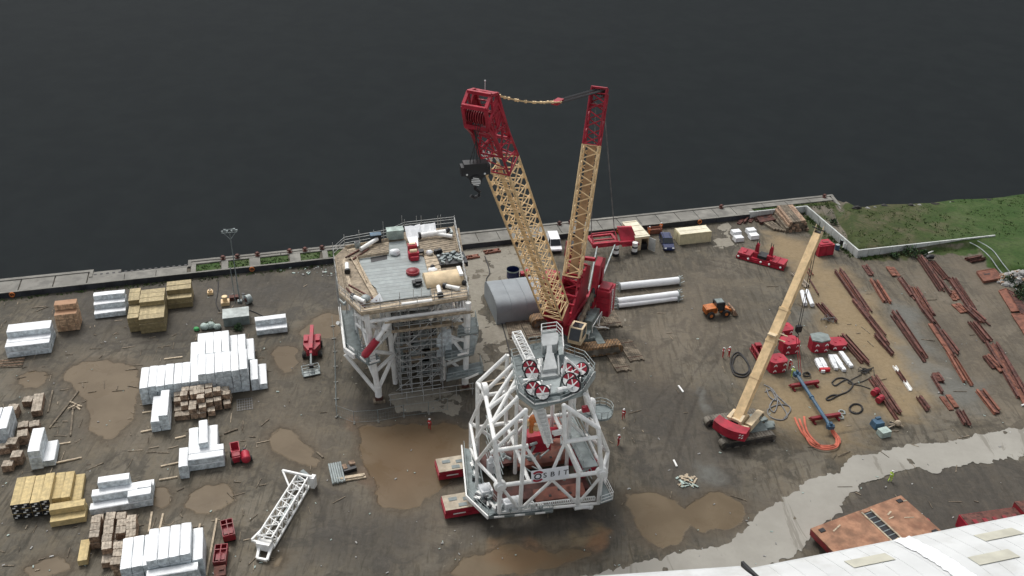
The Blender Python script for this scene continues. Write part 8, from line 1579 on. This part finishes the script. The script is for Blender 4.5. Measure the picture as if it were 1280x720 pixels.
# ================================================================ PEOPLE
def person_mesh(pose):
    J = {'pel': (0, 0, .95), 'sp': (0, 0, 1.15), 'ch': (0, .02, 1.38), 'nk': (0, .02, 1.52), 'hd': (0, .04, 1.64), 'tp': (0, .03, 1.76)}
    if pose == 'walk': legs = [((.09, .0, .90), (.10, .16, .50), (.10, .05, .09), (.10, .22, .05)), ((-.09, 0, .90), (-.10, .02, .50), (-.10, -.28, .14), (-.10, -.14, .05))]; arms = [((.20, 0, 1.42), (.26, -.14, 1.15), (.25, -.02, .92), (.24, .03, .84)), ((-.20, 0, 1.42), (-.26, .12, 1.16), (-.22, .26, .98), (-.20, .31, .92))]
    elif pose == 'reach': legs = [((.09, 0, .90), (.12, .03, .50), (.13, 0, .09), (.14, .16, .05)), ((-.09, 0, .90), (-.12, .04, .50), (-.13, -.03, .09), (-.14, .13, .05))]; arms = [((.20, 0, 1.42), (.26, .16, 1.22), (.18, .40, 1.20), (.15, .48, 1.20)), ((-.20, 0, 1.42), (-.26, .14, 1.22), (-.14, .38, 1.14), (-.10, .46, 1.13))]
    else: legs = [((.09, 0, .90), (.12, .02, .50), (.13, 0, .09), (.15, .16, .05)), ((-.09, 0, .90), (-.12, .02, .50), (-.13, 0, .09), (-.15, .16, .05))]; arms = [((.20, 0, 1.42), (.28, -.02, 1.15), (.27, .08, .92), (.26, .10, .84)), ((-.20, 0, 1.42), (-.28, -.02, 1.15), (-.24, .12, .95), (-.20, .18, .90))]
    vs = [J[k] for k in ('pel', 'sp', 'ch', 'nk', 'hd', 'tp')]; rr = [(.155, .12), (.15, .11), (.175, .12), (.06, .06), (.095, .105), (.07, .08)]; es = [(0, 1), (1, 2), (2, 3), (3, 4), (4, 5)]; part = ['h', 't', 't', 'n', 'n', 'n']
    for lg in legs:
        b0 = len(vs); vs += lg; rr += [(.09, .09), (.065, .07), (.05, .05), (.045, .04)]; es += [(0, b0), (b0, b0+1), (b0+1, b0+2), (b0+2, b0+3)]
    for ar in arms:
        b0 = len(vs); vs += ar; rr += [(.062, .062), (.05, .05), (.036, .036), (.042, .03)]; es += [(2, b0), (b0, b0+1), (b0+1, b0+2), (b0+2, b0+3)]
    me = bpy.data.meshes.new('person_body'); me.from_pydata(vs, es, []); o = bpy.data.objects.new('person_body', me); COL.objects.link(o)
    o.modifiers.new('s', 'SKIN'); sv = me.skin_vertices[0].data
    for i, r in enumerate(rr): sv[i].radius = r
    sv[0].use_root = True; sb = o.modifiers.new('d', 'SUBSURF'); sb.levels = 1; sb.render_levels = 1
    dg = bpy.context.evaluated_depsgraph_get(); dg.update(); out = bpy.data.meshes.new_from_object(o.evaluated_get(dg)); COL.objects.unlink(o); bpy.data.objects.remove(o)
    hands = [Vector(a[3]) for a in arms]
    for p in out.polygons:
        c = p.center
        if c.z > 1.53 or any((c-h).length < .09 for h in hands): k = 3
        elif c.z < .12: k = 2
        elif c.z < .97 and abs(c.x) < .2 and all((c-Vector(a[j])).length > .1 for a in arms for j in (2, 3)): k = 1
        else: k = 0
        p.material_index = k; p.use_smooth = True
    return out
_pm = {}
def person(x, y, face, pose, jacket, trousers, label, helmet='helmet_white', z=0.0):
    if pose not in _pm: _pm[pose] = person_mesh(pose)
    me = _pm[pose].copy(); me.materials.clear()
    for k in (jacket, trousers, 'black_steel', 'skin'): me.materials.append(M[k])
    p = at(x, y, z); fd = at(x+face[0], y+face[1], z)-p; o = bpy.data.objects.new('person', me); COL.objects.link(o); o.location = p+Vector((0, 0, .02)); o.rotation_euler = (0, 0, math.atan2(fd.y, fd.x)-math.pi/2); ROOTM[o.name] = Matrix.Translation(o.location) @ Matrix.Rotation(o.rotation_euler[2], 4, 'Z'); tag(o, label, 'person')
    q = MB(); q.ball((0, .03, 1.72), (.135, .155, .12), 0, 10, 6); q.box((0, .17, 1.69), (.2, .12, .03)); q.build('helmet', helmet, o)
    q = MB(); q.tube((0, .02, 1.18), (0, .02, 1.24), .185, n=10); q.build('reflective_band', 'lamp_clear', o)
person(779, 524, (-3, 4), 'walk', 'work_red', 'work_red', 'person in red overalls and white helmet walking right of the white tower, upper one')
person(773, 557, (-4, -2), 'stand', 'work_red', 'work_navy', 'person in red jacket and dark trousers standing right of the white tower, lower one')
person(989, 471, (5, 1), 'reach', 'hivis_yellow', 'work_navy', 'person in yellow green hi-vis jacket reaching to the blue beam')
person(986, 462, (6, 5), 'reach', 'work_red', 'work_red', 'person in red overalls behind the one in yellow green at the blue beam')
person(903, 447, (5, 0), 'stand', 'work_red', 'work_red', 'person in red overalls with white helmet left of the coiled wire, left one of two'); person(911, 446, (-5, 1), 'reach', 'work_red', 'work_red', 'person in red overalls facing a colleague left of the coiled wire, right one of two')
person(1112, 602, (4, -3), 'walk', 'hivis_yellow', 'work_red', 'person in yellow hi-vis jacket and red trousers on the edge of the road')
person(537, 537, (3, -3), 'stand', 'work_red', 'work_navy', 'person in red jacket standing at the fence before the scaffolded tower')
person(811, 294, (3, 2), 'stand', 'hivis_orange', 'hivis_orange', 'person in orange hi-vis clothes at the left end of the orange skip'); person(826, 289, (-3, 2), 'reach', 'hivis_orange', 'hivis_orange', 'person in orange hi-vis clothes at the right end of the orange skip')
